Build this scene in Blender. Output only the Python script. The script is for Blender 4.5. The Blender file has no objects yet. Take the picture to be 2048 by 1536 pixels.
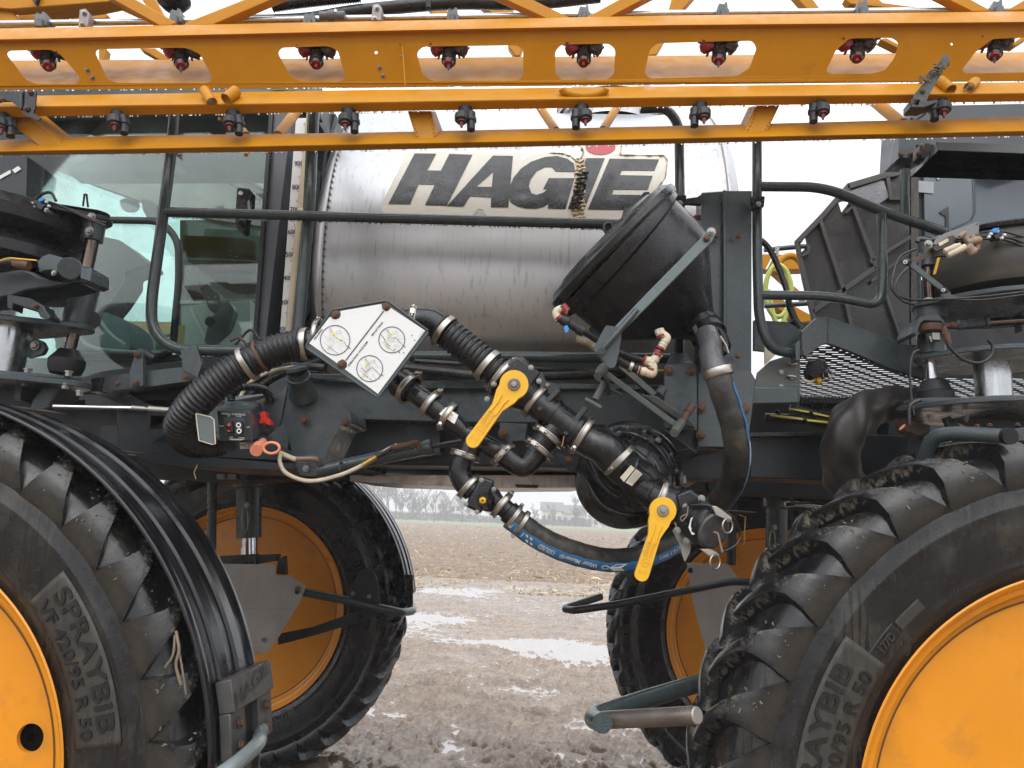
import bpy, bmesh, math, random
import numpy as np
from mathutils import Vector, Matrix, Quaternion
from mathutils.geometry import tessellate_polygon
R = math.radians
random.seed(7)
rng = np.random.default_rng(11)
scene = bpy.context.scene
COL = scene.collection

# ------------------------------------------------------------------ camera
FPX = 1539.0
CH = 1.60
YAW, PITCH, ROLL = R(2.7), R(9.9), R(2.3)
fwd = Vector((-math.sin(YAW) * math.cos(PITCH), math.cos(YAW) * math.cos(PITCH), math.sin(PITCH)))
_rt = Vector((math.cos(YAW), math.sin(YAW), 0))
_up = _rt.cross(fwd)
RT = _rt * math.cos(ROLL) + _up * math.sin(ROLL)
UP = -_rt * math.sin(ROLL) + _up * math.cos(ROLL)
CAM = Vector((0, 0, CH))
cd = bpy.data.cameras.new('camera')
cam = bpy.data.objects.new('camera', cd)
COL.objects.link(cam)
m3 = Matrix((RT, UP, -fwd)).transposed()
cam.matrix_world = Matrix.Translation(CAM) @ m3.to_4x4()
cd.sensor_fit = 'HORIZONTAL'
cd.sensor_width = 36
cd.lens = 36 * FPX / 2048
cd.clip_start = 0.02
cd.clip_end = 3000
scene.camera = cam
scene.render.engine = 'CYCLES'

# ------------------------------------------------------------------ sky, sun, exposure
world = bpy.data.worlds.new("World")
scene.world = world
world.use_nodes = True
wn = world.node_tree
bg = wn.nodes['Background']
sky = wn.nodes.new('ShaderNodeTexSky')
sky.sky_type = 'NISHITA'
sky.sun_disc = False
sky.sun_elevation = R(38)
sky.sun_rotation = R(200)
sky.dust_density = 6.0
sky.air_density = 1.2
hs = wn.nodes.new('ShaderNodeHueSaturation')
hs.inputs['Saturation'].default_value = 0.10
# an overcast sheet: the clear-sky gradient evened out towards a flat white cloud base
mx = wn.nodes.new('ShaderNodeMix')
mx.data_type = 'RGBA'
mx.inputs[0].default_value = 0.70
mx.inputs[7].default_value = (13.2, 13.6, 14.3, 1)
wn.links.new(sky.outputs[0], hs.inputs['Color'])
wn.links.new(hs.outputs[0], mx.inputs[6])
# an overcast sky is brighter overhead than near the horizon
tcw = wn.nodes.new('ShaderNodeTexCoord'); spw = wn.nodes.new('ShaderNodeSeparateXYZ'); mrw = wn.nodes.new('ShaderNodeMapRange')
wn.links.new(tcw.outputs['Generated'], spw.inputs[0]); wn.links.new(spw.outputs[2], mrw.inputs[0])
mrw.inputs[1].default_value = 0; mrw.inputs[2].default_value = 1; mrw.inputs[3].default_value = .55; mrw.inputs[4].default_value = 1.6
vm = wn.nodes.new('ShaderNodeVectorMath'); vm.operation = 'SCALE'
wn.links.new(mx.outputs[2], vm.inputs[0]); wn.links.new(mrw.outputs[0], vm.inputs[3])
wn.links.new(vm.outputs[0], bg.inputs[0])
bg.inputs[1].default_value = 0.12
sl = bpy.data.lights.new('sun', 'SUN')
sl.energy = 0.9
sl.angle = R(60)
sl.color = (1, 0.97, 0.93)
sun = bpy.data.objects.new('sun', sl)
COL.objects.link(sun)
sd = Vector((-0.25, 0.75, -0.95)).normalized()
sun.rotation_euler = sd.to_track_quat('-Z', 'Y').to_euler()
scene.view_settings.view_transform = 'Standard'
scene.view_settings.look = 'None'
scene.view_settings.gamma = 1
scene.view_settings.use_curve_mapping = False
scene.view_settings.exposure = 0.22
scene.cycles.max_bounces = 8
scene.cycles.transparent_max_bounces = 16
scene.cycles.volume_bounces = 1

# ------------------------------------------------------------------ picture point -> place on the vertical plane at depth Y
def ray(px, py):
    return fwd + RT * ((px - 1024) / FPX) + UP * ((768 - py) / FPX)
def P(px, py=None, Y=None):
    if py is None:
        if isinstance(px, Vector): return px.copy()
        px, py, Y = px
    d = ray(px, py)
    return CAM + d * (Y / d.y)
def MPP(px, py, Y):
    d = ray(px, py)
    return (Y / d.y) / FPX
def PG(px, py, z=0.0):
    d = ray(px, py)
    return CAM + d * ((z - CH) / d.z)

# ------------------------------------------------------------------ objects
def link(name, me, mat, parent=None, smooth=None, label=None):
    o = bpy.data.objects.new(name, me)
    COL.objects.link(o)
    if mat is not None:
        for m in (mat if isinstance(mat, (list, tuple)) else [mat]):
            me.materials.append(m)
    if parent is not None: o.parent = parent
    if label: o['label'] = label
    if smooth is not None: shade(me, smooth)
    return o
def shade(me, ang=35):
    for p in me.polygons: p.use_smooth = True
    if ang < 180:
        try: me.set_sharp_from_angle(angle=R(ang))
        except Exception: pass
def from_bm(bm, name='m'):
    bmesh.ops.recalc_face_normals(bm, faces=bm.faces)
    me = bpy.data.meshes.new(name)
    bm.to_mesh(me); bm.free()
    return me
def py_mesh(v, f, name='m', recalc=True):
    me = bpy.data.meshes.new(name)
    me.from_pydata([tuple(a) for a in v], [], f)
    if recalc:
        bm = bmesh.new(); bm.from_mesh(me)
        bmesh.ops.recalc_face_normals(bm, faces=bm.faces)
        bm.to_mesh(me); bm.free()
    return me
def empty(name, loc=(0, 0, 0), parent=None):
    o = bpy.data.objects.new(name, None)
    COL.objects.link(o); o.location = loc
    o.empty_display_size = 0.1
    if parent is not None: o.parent = parent
    return o
class Geo:
    """collects verts and faces of several shells (with material slots)"""
    def __init__(s): s.v = []; s.f = []; s.m = []
    def add(s, v, f, mi=0):
        o = len(s.v); s.v += [tuple(a) for a in v]
        s.f += [tuple(i + o for i in a) for a in f]; s.m += [mi] * len(f)
        return s
    def obj(s, name, mats, parent=None, ang=35, label=None, bevel=0):
        me = py_mesh(s.v, s.f, name)
        o = link(name, me, mats, parent, None, label)
        for p, mi in zip(me.polygons, s.m): p.material_index = mi
        if ang: shade(me, ang)
        if bevel: bev(o, bevel)
        return o
def bev(o, w, seg=2):
    b = o.modifiers.new('bevel', 'BEVEL')
    b.width = w; b.segments = seg; b.limit_method = 'ANGLE'; b.angle_limit = R(40)
    b.harden_normals = False

# ---- sweeps
def catmull(pts, n=8):
    if len(pts) < 3: return list(pts)
    out = []
    q = [pts[0] * 2 - pts[1]] + list(pts) + [pts[-1] * 2 - pts[-2]]
    for i in range(1, len(q) - 2):
        a, b, c, d = q[i - 1], q[i], q[i + 1], q[i + 2]
        for k in range(n):
            t = k / n
            out.append(0.5 * ((2 * b) + (c - a) * t + (2 * a - 5 * b + 4 * c - d) * t * t + (3 * b - a - 3 * c + d) * t ** 3))
    out.append(pts[-1].copy())
    return out
def resample(pts, step):
    d = [0]
    for a, b in zip(pts, pts[1:]): d.append(d[-1] + (b - a).length)
    n = max(2, int(d[-1] / step) + 1)
    out = []; j = 0
    for k in range(n):
        s = d[-1] * k / (n - 1)
        while j < len(d) - 2 and d[j + 1] < s: j += 1
        t = (s - d[j]) / max(1e-9, d[j + 1] - d[j])
        out.append(pts[j].lerp(pts[j + 1], t))
    return out, d[-1]
def frames(pts, ref=None):
    T = []
    for i in range(len(pts)):
        a = pts[max(0, i - 1)]; b = pts[min(len(pts) - 1, i + 1)]
        T.append((b - a).normalized())
    n = Vector(ref) if ref is not None else (Vector((0, -1, 0)) if abs(T[0].y) < .9 else Vector((0, 0, 1)))
    N = []
    for t in T:
        n = (n - t * n.dot(t))
        if n.length < 1e-6: n = t.orthogonal()
        n.normalize(); N.append(n.copy())
    return T, N, [t.cross(n) for t, n in zip(T, N)]
def sweep_geo(pts, rad, seg=16, caps=True, prof=None, ref=None):
    """rad: number or list per point; prof: list of (a,b) offsets for a non-round section"""
    T, N, B = frames(pts, ref)
    v = []; f = []
    if prof is None:
        prof = [(math.cos(2 * math.pi * k / seg), math.sin(2 * math.pi * k / seg)) for k in range(seg)]
    n = len(prof)
    for i, p in enumerate(pts):
        r = rad[i] if hasattr(rad, '__len__') else rad
        for a, b in prof: v.append(p + (N[i] * a + B[i] * b) * r)
    for i in range(len(pts) - 1):
        for k in range(n):
            k2 = (k + 1) % n
            f.append((i * n + k, i * n + k2, (i + 1) * n + k2, (i + 1) * n + k))
    if caps:
        f.append(tuple(range(n))[::-1]); f.append(tuple(range((len(pts) - 1) * n, len(pts) * n)))
    return v, f
def fillet(pts, r, n=6):
    """round the corners of a polyline with arcs of about radius r"""
    out = [pts[0]]
    for i in range(1, len(pts) - 1):
        a, b, c = pts[i - 1], pts[i], pts[i + 1]
        u = (a - b); w = (c - b)
        rr = min(r, u.length * .49, w.length * .49)
        p0 = b + u.normalized() * rr; p1 = b + w.normalized() * rr
        for k in range(n + 1):
            t = k / n
            out.append(p0 * (1 - t) ** 2 + b * 2 * t * (1 - t) + p1 * t * t)
    out.append(pts[-1])
    return out
def tube(name, pts, r, mat, parent, seg=16, bend=None, curve=False, label=None, caps=True):
    """pts: (px,py,Y); r in picture pixels at the first point; bend: corner radius in pixels"""
    q = [P(p) for p in pts]
    m = MPP(*pts[0]) if not isinstance(pts[0], Vector) else 0.0015
    if bend: q = fillet(q, bend * m)
    if curve: q = catmull(q, 8)
    if hasattr(r, '__len__'):
        k = len(r) - 1
        rr = []
        for i in range(len(q)):
            t = i / (len(q) - 1) * k; j = min(k - 1, int(t))
            rr.append((r[j] + (r[j + 1] - r[j]) * (t - j)) * m)
    else: rr = r * m
    v, f = sweep_geo(q, rr, seg, caps)
    return link(name, py_mesh(v, f, name), mat, parent, 40, label)
def bar_geo(a, b, w, h, up=(0, 0, 1)):
    t = (b - a).normalized(); u = Vector(up); u = (u - t * u.dot(t)).normalized(); s = t.cross(u)
    v = []
    for p in (a, b):
        for i, j in ((-1, -1), (1, -1), (1, 1), (-1, 1)): v.append(p + s * (i * w / 2) + u * (j * h / 2))
    return v, [(0, 1, 2, 3), (7, 6, 5, 4), (0, 4, 5, 1), (1, 5, 6, 2), (2, 6, 7, 3), (3, 7, 4, 0)]
def box_geo(c, sx, sy, sz, rot=None):
    v = []
    for i in (-.5, .5):
        for j in (-.5, .5):
            for k in (-.5, .5):
                q = Vector((i * sx, j * sy, k * sz))
                if rot: q = rot @ q
                v.append(Vector(c) + q)
    return v, [(0, 1, 3, 2), (4, 6, 7, 5), (0, 4, 5, 1), (2, 3, 7, 6), (0, 2, 6, 4), (1, 5, 7, 3)]
# ---- plates
def poly_tris(loops3, loops2):
    ls = [[Vector((a[0], a[1], 0)) for a in l] for l in loops2]
    return tessellate_polygon(ls)
def rounded(pts, r, n=4):
    """round the corners of a 2D polygon (pixels)"""
    out = []
    k = len(pts)
    for i in range(k):
        a = Vector(pts[i - 1][:2]); b = Vector(pts[i][:2]); c = Vector(pts[(i + 1) % k][:2])
        u = a - b; w = c - b
        rr = min(r, u.length * .45, w.length * .45)
        p0 = b + u.normalized() * rr; p1 = b + w.normalized() * rr
        for j in range(n + 1):
            t = j / n
            q = p0 * (1 - t) ** 2 + b * 2 * t * (1 - t) + p1 * t * t
            out.append((q.x, q.y))
    return out
def plate_geo(loops, Yf, th):
    """loops: outer + holes, pixel coords; Yf: depth (number or function of px,py); th along the view-away axis"""
    fn = Yf if callable(Yf) else (lambda x, y: Yf)
    flat = []; offs = []
    for l in loops:
        offs.append(len(flat)); flat += [tuple(a) for a in l]
    n = len(flat)
    F = []
    for a in flat:
        F.append(P(a[0], a[1], a[2] if len(a) > 2 else fn(a[0], a[1])))
    thv = Vector((0, th, 0))
    if len(F) > 2:
        nn = Vector((0, 0, 0)); l0 = F[:len(loops[0])]
        for i in range(len(l0)):
            nn += (l0[i] - l0[0]).cross(l0[(i + 1) % len(l0)] - l0[0])
        if nn.length > 1e-9:
            nn.normalize()
            if nn.y < 0: nn = -nn
            if nn.y > .3: thv = nn * th
    v = F + [p + thv for p in F]
    tr = poly_tris(None, [[(a[0], a[1]) for a in l] for l in loops])
    f = [tuple(t) for t in tr] + [tuple(i + n for i in reversed(t)) for t in tr]
    for l, o in zip(loops, offs):
        k = len(l)
        for i in range(k):
            j = (i + 1) % k
            f.append((o + i, o + j, o + j + n, o + i + n))
    return v, f
def plate(name, pts, Y, th, mat, parent, holes=(), bevel=0.0015, label=None, rnd=0):
    if rnd: pts = rounded(pts, rnd)
    v, f = plate_geo([pts] + list(holes), Y, th)
    o = link(name, py_mesh(v, f, name), mat, parent, 30, label)
    if bevel: bev(o, bevel, 2)
    return o
def hexa(name, front, back, mat, parent, bevel=0.004, label=None):
    """front/back: four (px,py,Y) each, same order"""
    v = [P(a) for a in front] + [P(a) for a in back]
    n = len(front)
    f = [tuple(range(n)), tuple(range(2 * n - 1, n - 1, -1))] + [(i, (i + 1) % n, (i + 1) % n + n, i + n) for i in range(n)]
    o = link(name, py_mesh(v, f, name), mat, parent, 30, label)
    if bevel: bev(o, bevel, 3)
    return o
# ---- lathes
def lathe_geo(a, axis, prof, seg=32, ref=None, caps=True):
    """prof: (t along axis in metres, radius)"""
    ax = axis.normalized()
    n = Vector(ref) if ref else Vector((0, 0, 1))
    if abs(n.dot(ax)) > .95: n = Vector((1, 0, 0))
    n = (n - ax * n.dot(ax)).normalized(); b = ax.cross(n)
    v = []; f = []
    for t, r in prof:
        for k in range(seg):
            an = 2 * math.pi * k / seg
            v.append(a + ax * t + (n * math.cos(an) + b * math.sin(an)) * r)
    for i in range(len(prof) - 1):
        for k in range(seg):
            k2 = (k + 1) % seg
            f.append((i * seg + k, i * seg + k2, (i + 1) * seg + k2, (i + 1) * seg + k))
    if caps:
        f.append(tuple(range(seg))[::-1]); f.append(tuple(range((len(prof) - 1) * seg, len(prof) * seg)))
    return v, f
def lathe(name, a, b, prof, mat, parent, seg=32, ang=35, label=None, caps=True):
    """prof: (0..1 along a->b, radius px)"""
    A, B = P(a), P(b)
    m = MPP(*a) if not isinstance(a, Vector) else 0.0015
    L = (B - A).length
    v, f = lathe_geo(A, B - A, [(t * L, r * m) for t, r in prof], seg, caps=caps)
    return link(name, py_mesh(v, f, name), mat, parent, ang, label)
HEX = None
def bolt(px, py, Y, r, mat, parent, name='bolt', d=(0, -1, 0), washer=True):
    """hex head bolt with washer, its head towards d; r in pixels"""
    c = P(px, py, Y); m = MPP(px, py, Y); r = r * m
    d = Vector(d).normalized()
    g = Geo()
    if washer:
        g.add(*lathe_geo(c, d, [(0, r * 1.35), (r * .22, r * 1.35)], 20))
    v, f = lathe_geo(c, d, [(r * .22, r), (r * .85, r), (r * .98, r * .82)], 6, ref=(.3, .1, 1))
    g.add(v, f)
    v, f = lathe_geo(c, d, [(r * .98, r * .45), (r * 1.15, r * .42)], 10)
    g.add(v, f)
    return g.obj(name, mat, parent, 25)
def band(name, c, axis_to, r, w, mat, parent, screw=None, flange=False):
    """metal band / flange clamp round a pipe. c centre (px,py,Y), axis direction point, r radius px, w width px"""
    A = P(c); ax = (P(axis_to) - A).normalized(); m = MPP(*c)
    R0 = r * m; W = w * m; th = 2.2 * m
    if flange:
        prof = [(-W * .5, R0 * .9), (-W * .5, R0 + th * 1.3), (-W * .38, R0 + th * 1.6), (-W * .25, R0 + th * .9), (W * .25, R0 + th * .9), (W * .38, R0 + th * 1.6), (W * .5, R0 + th * 1.3), (W * .5, R0 * .9)]
    else:
        prof = [(-W * .5, R0 * .95), (-W * .5, R0 + th * .6), (-W * .42, R0 + th), (W * .42, R0 + th), (W * .5, R0 + th * .6), (W * .5, R0 * .95)]
    o = Geo().add(*lathe_geo(A, ax, prof, 40, caps=False)).obj(name, mat, parent, 40)
    if screw is not None:
        # worm housing / tee bolt at angle 'screw' (degrees) round the pipe, 0 = towards the viewer, 90 = up
        n = Vector((0, -1, 0)); n = (n - ax * n.dot(ax)).normalized(); b = ax.cross(n)
        if b.z < 0: b = -b
        an = R(screw)
        rad = n * math.cos(an) + b * math.sin(an); tan = -n * math.sin(an) + b * math.cos(an)
        q = A + rad * (R0 + th * 2.4)
        g = Geo()
        g.add(*bar_geo(q - tan * (6 * m), q + tan * (6 * m), W * .75, 5 * m, up=rad))
        g.add(*lathe_geo(q - tan * (12 * m), tan, [(0, 2.2 * m), (24 * m, 2.2 * m)], 10))
        g.add(*lathe_geo(q + tan * (9 * m), tan, [(0, 4.2 * m), (5 * m, 4.2 * m)], 6))
        g.obj('clamp_screw', mat, o, 30, bevel=0.0006)
    return o
def corrugated(name, pts, r, pitch, depth, mat, parent, seg=28, curve=True, label=None):
    q = [P(p) for p in pts]
    if curve: q = catmull(q, 10)
    m = MPP(*pts[0])
    q, L = resample(q, pitch * m / 6)
    rr = []
    for i in range(len(q)):
        s = L * i / (len(q) - 1)
        ph = (s / (pitch * m)) % 1
        k = max(0.0, math.sin(ph * 2 * math.pi)) ** .6 if ph < .5 else 0
        t = i / (len(q) - 1)
        if hasattr(r, '__len__'):
            j = t * (len(r) - 1); j0 = min(len(r) - 2, int(j)); rb = r[j0] + (r[j0 + 1] - r[j0]) * (j - j0)
        else: rb = r
        rr.append((rb - depth + depth * k) * m)
    v, f = sweep_geo(q, rr, seg)
    return link(name, py_mesh(v, f, name), mat, parent, 180, label)
# ---- lettering
def text_geo(s, bold=0.0, extrude=0.0, spacing=1.0):
    cu = bpy.data.curves.new('t', 'FONT')
    cu.body = s; cu.size = 1; cu.offset = bold; cu.extrude = extrude; cu.space_character = spacing
    cu.resolution_u = 3
    o = bpy.data.objects.new('t', cu); COL.objects.link(o)
    dg = bpy.context.evaluated_depsgraph_get()
    me = o.evaluated_get(dg).to_mesh()
    v = [tuple(a.co) for a in me.vertices]; f = [tuple(p.vertices) for p in me.polygons]
    o.evaluated_get(dg).to_mesh_clear()
    bpy.data.objects.remove(o); bpy.data.curves.remove(cu)
    return v, f
def text_flat(s, x0, y0, ang, h, Yf, bold=0.0, shear=0.0, width=None, spacing=1.0):
    """flat lettering: baseline start (x0,y0) px, ang degrees counter-clockwise, cap height h px"""
    v, f = text_geo(s, bold, 0, spacing)
    if not v: return [], []
    xs = [a[0] for a in v]; w = max(xs) - min(xs)
    sc = h / 0.70
    sx = width / w if width else sc
    ca, sa = math.cos(R(ang)), math.sin(R(ang))
    fn = Yf if callable(Yf) else (lambda x, y: Yf)
    out = []
    for x, y, z in v:
        u = (x - min(xs)) * sx + y * sc * shear; w_ = y * sc
        px = x0 + u * ca - w_ * sa; py = y0 - u * sa - w_ * ca
        out.append(P(px, py, fn(px, py)))
    return out, f
def flat_poly(pts, Yf):
    fn = Yf if callable(Yf) else (lambda x, y: Yf)
    tr = poly_tris(None, [[(a[0], a[1]) for a in pts]])
    return [P(a[0], a[1], fn(a[0], a[1])) for a in pts], [tuple(t) for t in tr]
def stroke(pts, w, Yf, closed=False):
    """flat drawn line of width w px"""
    fn = Yf if callable(Yf) else (lambda x, y: Yf)
    q = [Vector((a[0], a[1])) for a in pts]
    n = len(q); v = []; f = []
    for i in range(n):
        a = q[i - 1] if (i > 0 or closed) else q[0]
        b = q[(i + 1) % n] if (i < n - 1 or closed) else q[-1]
        t = (b - a).normalized(); s = Vector((-t.y, t.x)) * w / 2
        for k in (q[i] + s, q[i] - s): v.append(P(k.x, k.y, fn(k.x, k.y)))
    for i in range(n if closed else n - 1):
        j = (i + 1) % n
        f.append((2 * i, 2 * i + 1, 2 * j + 1, 2 * j))
    return v, f
def circ(cx, cy, r, n=32, ry=None):
    ry = ry or r
    return [(cx + r * math.cos(2 * math.pi * k / n), cy + ry * math.sin(2 * math.pi * k / n)) for k in range(n)]

# ------------------------------------------------------------------ materials
def mat(name, col, rough=.45, metal=0.0, dirt=None, damt=.5, dscale=6, dstretch=(1, 1, 1), var=.12, bump=.05, bscale=60,
        drops=0.0, dropscale=220, streak=0.0, streakcol=None, coat=0.0, rvar=.12, spec=None, speck=0.0, speckcol=(.5, .42, .28), runs=0.0):
    m = bpy.data.materials.new(name)
    m.use_nodes = True
    nt = m.node_tree; N = nt.nodes; L = nt.links
    b = N['Principled BSDF']
    tc = N.new('ShaderNodeTexCoord')
    def noise(scale, detail=4, stretch=(1, 1, 1), rough_=.55):
        mp = N.new('ShaderNodeMapping'); mp.inputs['Scale'].default_value = stretch
        L.new(tc.outputs['Object'], mp.inputs[0])
        n = N.new('ShaderNodeTexNoise'); n.inputs['Scale'].default_value = scale
        n.inputs['Detail'].default_value = detail; n.inputs['Roughness'].default_value = rough_
        L.new(mp.outputs[0], n.inputs['Vector'])
        return n.outputs[0]
    def ramp(src, a, c, v0=0, v1=1):
        r = N.new('ShaderNodeMapRange'); r.inputs[1].default_value = a; r.inputs[2].default_value = c
        r.inputs[3].default_value = v0; r.inputs[4].default_value = v1
        L.new(src, r.inputs[0]); return r.outputs[0]
    def mixc(fac, a, c, mode='MIX'):
        x = N.new('ShaderNodeMix'); x.data_type = 'RGBA'; x.blend_type = mode
        if isinstance(fac, float): x.inputs[0].default_value = fac
        else: L.new(fac, x.inputs[0])
        for s, i in ((a, 6), (c, 7)):
            if isinstance(s, tuple): x.inputs[i].default_value = (*s, 1)
            else: L.new(s, x.inputs[i])
        return x.outputs[2]
    base = tuple(col)
    n1 = noise(dscale * .7, 5)
    cur = mixc(ramp(n1, .3, .7), tuple(c * (1 - var) for c in col), tuple(min(1, c * (1 + var)) for c in col))
    if streak:
        s1 = noise(1.0, 3, (70, 70, 3.0))
        cur = mixc(ramp(s1, .55, .72, 0, streak), cur, tuple(streakcol or tuple(c * .4 for c in col)))
    if dirt:
        n2 = noise(dscale, 8, dstretch, .68)
        cur = mixc(ramp(n2, .62 - damt * .35, .80 - damt * .15, 0, min(1, .45 + damt * .5)), cur, tuple(dirt))
    if speck:
        n3 = noise(170, 2)
        n4 = noise(9, 3)
        mul = N.new('ShaderNodeMath'); mul.operation = 'MULTIPLY'
        L.new(ramp(n3, .66, .70), mul.inputs[0]); L.new(ramp(n4, .45, .6, 0, speck), mul.inputs[1])
        cur = mixc(mul.outputs[0], cur, tuple(speckcol))
    if runs:   # water runs washed down through the dust
        s2_ = noise(1.0, 2, (95, 95, 1.6), .4); s3_ = noise(3.2, 3)
        mu_ = N.new('ShaderNodeMath'); mu_.operation = 'MULTIPLY'
        L.new(ramp(s2_, .54, .585, 0, runs), mu_.inputs[0]); L.new(ramp(s3_, .40, .52), mu_.inputs[1])
        cur = mixc(mu_.outputs[0], cur, (.005, .005, .006))
    if isinstance(cur, tuple): b.inputs['Base Color'].default_value = (*cur, 1)
    else: L.new(cur, b.inputs['Base Color'])
    b.inputs['Metallic'].default_value = metal
    rn = noise(dscale * 1.7, 5)
    L.new(ramp(rn, .3, .7, max(.03, rough - rvar), min(1, rough + rvar)), b.inputs['Roughness'])
    if coat:
        b.inputs['Coat Weight'].default_value = coat; b.inputs['Coat Roughness'].default_value = .08
    if spec is not None: b.inputs['Specular IOR Level'].default_value = spec
    last = None
    if bump:
        bp = N.new('ShaderNodeBump'); bp.inputs['Strength'].default_value = min(1, bump * 4); bp.inputs['Distance'].default_value = .002
        L.new(noise(bscale, 6), bp.inputs['Height']); last = bp
    if drops:
        vo = N.new('ShaderNodeTexVoronoi'); vo.inputs['Scale'].default_value = dropscale
        vo.inputs['Randomness'].default_value = 1
        L.new(tc.outputs['Object'], vo.inputs['Vector'])
        h = ramp(vo.outputs['Distance'], .05, .42, 1, 0)
        pw = N.new('ShaderNodeMath'); pw.operation = 'POWER'; L.new(h, pw.inputs[0]); pw.inputs[1].default_value = .5
        gate = ramp(noise(26, 2), .42, .58)
        mu = N.new('ShaderNodeMath'); mu.operation = 'MULTIPLY'; L.new(pw.outputs[0], mu.inputs[0]); L.new(gate, mu.inputs[1])
        b2 = N.new('ShaderNodeBump'); b2.inputs['Strength'].default_value = drops; b2.inputs['Distance'].default_value = .0012
        L.new(mu.outputs[0], b2.inputs['Height'])
        if last: L.new(last.outputs[0], b2.inputs['Normal'])
        last = b2
    if last: L.new(last.outputs[0], b.inputs['Normal'])
    return m

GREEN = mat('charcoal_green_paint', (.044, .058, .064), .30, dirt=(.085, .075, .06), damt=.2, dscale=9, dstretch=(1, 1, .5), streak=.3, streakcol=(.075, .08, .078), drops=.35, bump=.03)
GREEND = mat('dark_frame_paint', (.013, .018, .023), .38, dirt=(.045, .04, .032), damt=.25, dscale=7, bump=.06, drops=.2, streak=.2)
GREENR = mat('rail_paint_wet', (.032, .044, .046), .14, dirt=(.11, .10, .085), damt=.12, dscale=14, drops=.7, dropscale=160, bump=.02, streak=.2, streakcol=(.10, .12, .12))
YEL = mat('boom_yellow_paint', (.47, .195, .002), .42, spec=.2, dirt=(.26, .12, .03), damt=.12, dscale=11, bump=.03, bscale=35, drops=.25, var=.06, speck=.25, speckcol=(.12, .07, .03))
YELW = mat('wheel_yellow_paint', (.70, .262, .008), .36, dirt=(.30, .14, .035), damt=.24, dscale=5, bump=.03, bscale=20, var=.06, speck=.12, speckcol=(.25, .12, .03))
HANDLE = mat('yellow_plastic', (.74, .40, .012), .38, bump=.03, var=.04, dirt=(.45, .25, .03), damt=.05, dscale=20)
BLKP = mat('black_plastic_wet', (.0055, .006, .0075), .24, dirt=(.05, .047, .042), damt=.14, dscale=10, drops=.5, bump=.05, bscale=90, streak=.15, streakcol=(.06, .06, .06))
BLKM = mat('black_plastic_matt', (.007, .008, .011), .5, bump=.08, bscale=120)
RUB = mat('hose_rubber', (.007, .007, .008), .34, dirt=(.12, .105, .08), damt=.26, dscale=16, drops=.4, bump=.15, bscale=120)
RUBC = mat('corrugated_rubber', (.006, .0065, .008), .32, dirt=(.10, .09, .075), damt=.05, dscale=22, bump=.1, bscale=150, drops=.25)
STEEL = mat('stainless_clamp', (.40, .375, .34), .36, 1.0, dirt=(.20, .17, .14), damt=.2, dscale=30, bump=.015, bscale=200)
CHROME = mat('chromed_rod', (.62, .62, .64), .12, 1.0, dirt=(.2, .17, .14), damt=.18, dscale=12, bump=.02, streak=.3, streakcol=(.25, .23, .22))
GALV = mat('zinc_plate', (.30, .29, .27), .42, 1.0, dirt=(.2, .17, .13), damt=.2, dscale=12, bump=.04)
RUST = mat('rusty_bolt', (.10, .052, .033), .6, .3, dirt=(.20, .09, .045), damt=.45, dscale=60, bump=.3, bscale=300)
CREAM = mat('cream_nylon', (.54, .47, .35), .4, dirt=(.35, .27, .16), damt=.2, dscale=35, bump=.05)
REDK = mat('dark_red_plastic', (.11, .008, .010), .4, bump=.04)
RED = mat('red_plastic', (.21, .010, .013), .38, bump=.04, dirt=(.15, .02, .02), damt=.1, dscale=40)
REDB = mat('bright_red_plastic', (.72, .03, .02), .35, bump=.02)
ORANGE = mat('faded_orange_rubber', (.70, .24, .14), .5, bump=.05, dirt=(.5, .2, .12), damt=.2, dscale=50)
BROWNP = mat('brown_plastic', (.045, .025, .018), .5, bump=.1, dirt=(.12, .08, .05), damt=.2, dscale=40)
WHITE = mat('white_print', (.68, .69, .68), .38, bump=.02, var=.03, dirt=(.62, .56, .42), damt=.10, dscale=9, drops=.15)
BLUE = mat('blue_print', (.035, .16, .36), .4, bump=.08, dirt=(.05, .07, .09), damt=.25, dscale=18)
BLUEB = mat('bright_blue_plastic', (.02, .22, .60), .35, bump=.02)
INK = mat('black_ink', (.02, .02, .024), .4, bump=0)
INKG = mat('grey_ink', (.42, .44, .46), .5, bump=0)
INKR = mat('red_ink', (.52, .03, .03), .45, bump=0)
INKY = mat('yellow_ink', (.70, .60, .06), .45, bump=0)
CORD = mat('dirty_cord', (.22, .17, .13), .8, bump=.4, bscale=300)
MUD = mat('dried_mud', (.16, .125, .085), .9, bump=.6, bscale=90, dirt=(.26, .21, .14), damt=.5, dscale=60)
GREY = mat('grey_sheet_metal', (.34, .32, .295), .42, .25, dirt=(.22, .19, .15), damt=.2, dscale=5, bump=.02, streak=.15)
SVR = empty('field_sprayer', P(1024, 1040, 3.7) * 1)
SVR.location = (0, 3.6, 0)
SVR['label'] = 'large yellow and charcoal self-propelled field sprayer with steel tank standing in the mud'
SVR['category'] = 'sprayer'
# every part is modelled in world space; the root stands on the ground below the machine
_link0 = link
def link(name, me, mat, parent=None, smooth=None, label=None):
    o = _link0(name, me, mat, parent, smooth, label)
    if parent is SVR: o.matrix_parent_inverse = Matrix.Translation((0, -3.6, 0))
    return o
def part(name):
    o = empty(name, (0, 0, 0), SVR)
    o.matrix_parent_inverse = Matrix.Translation((0, -3.6, 0))
    return o
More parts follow.
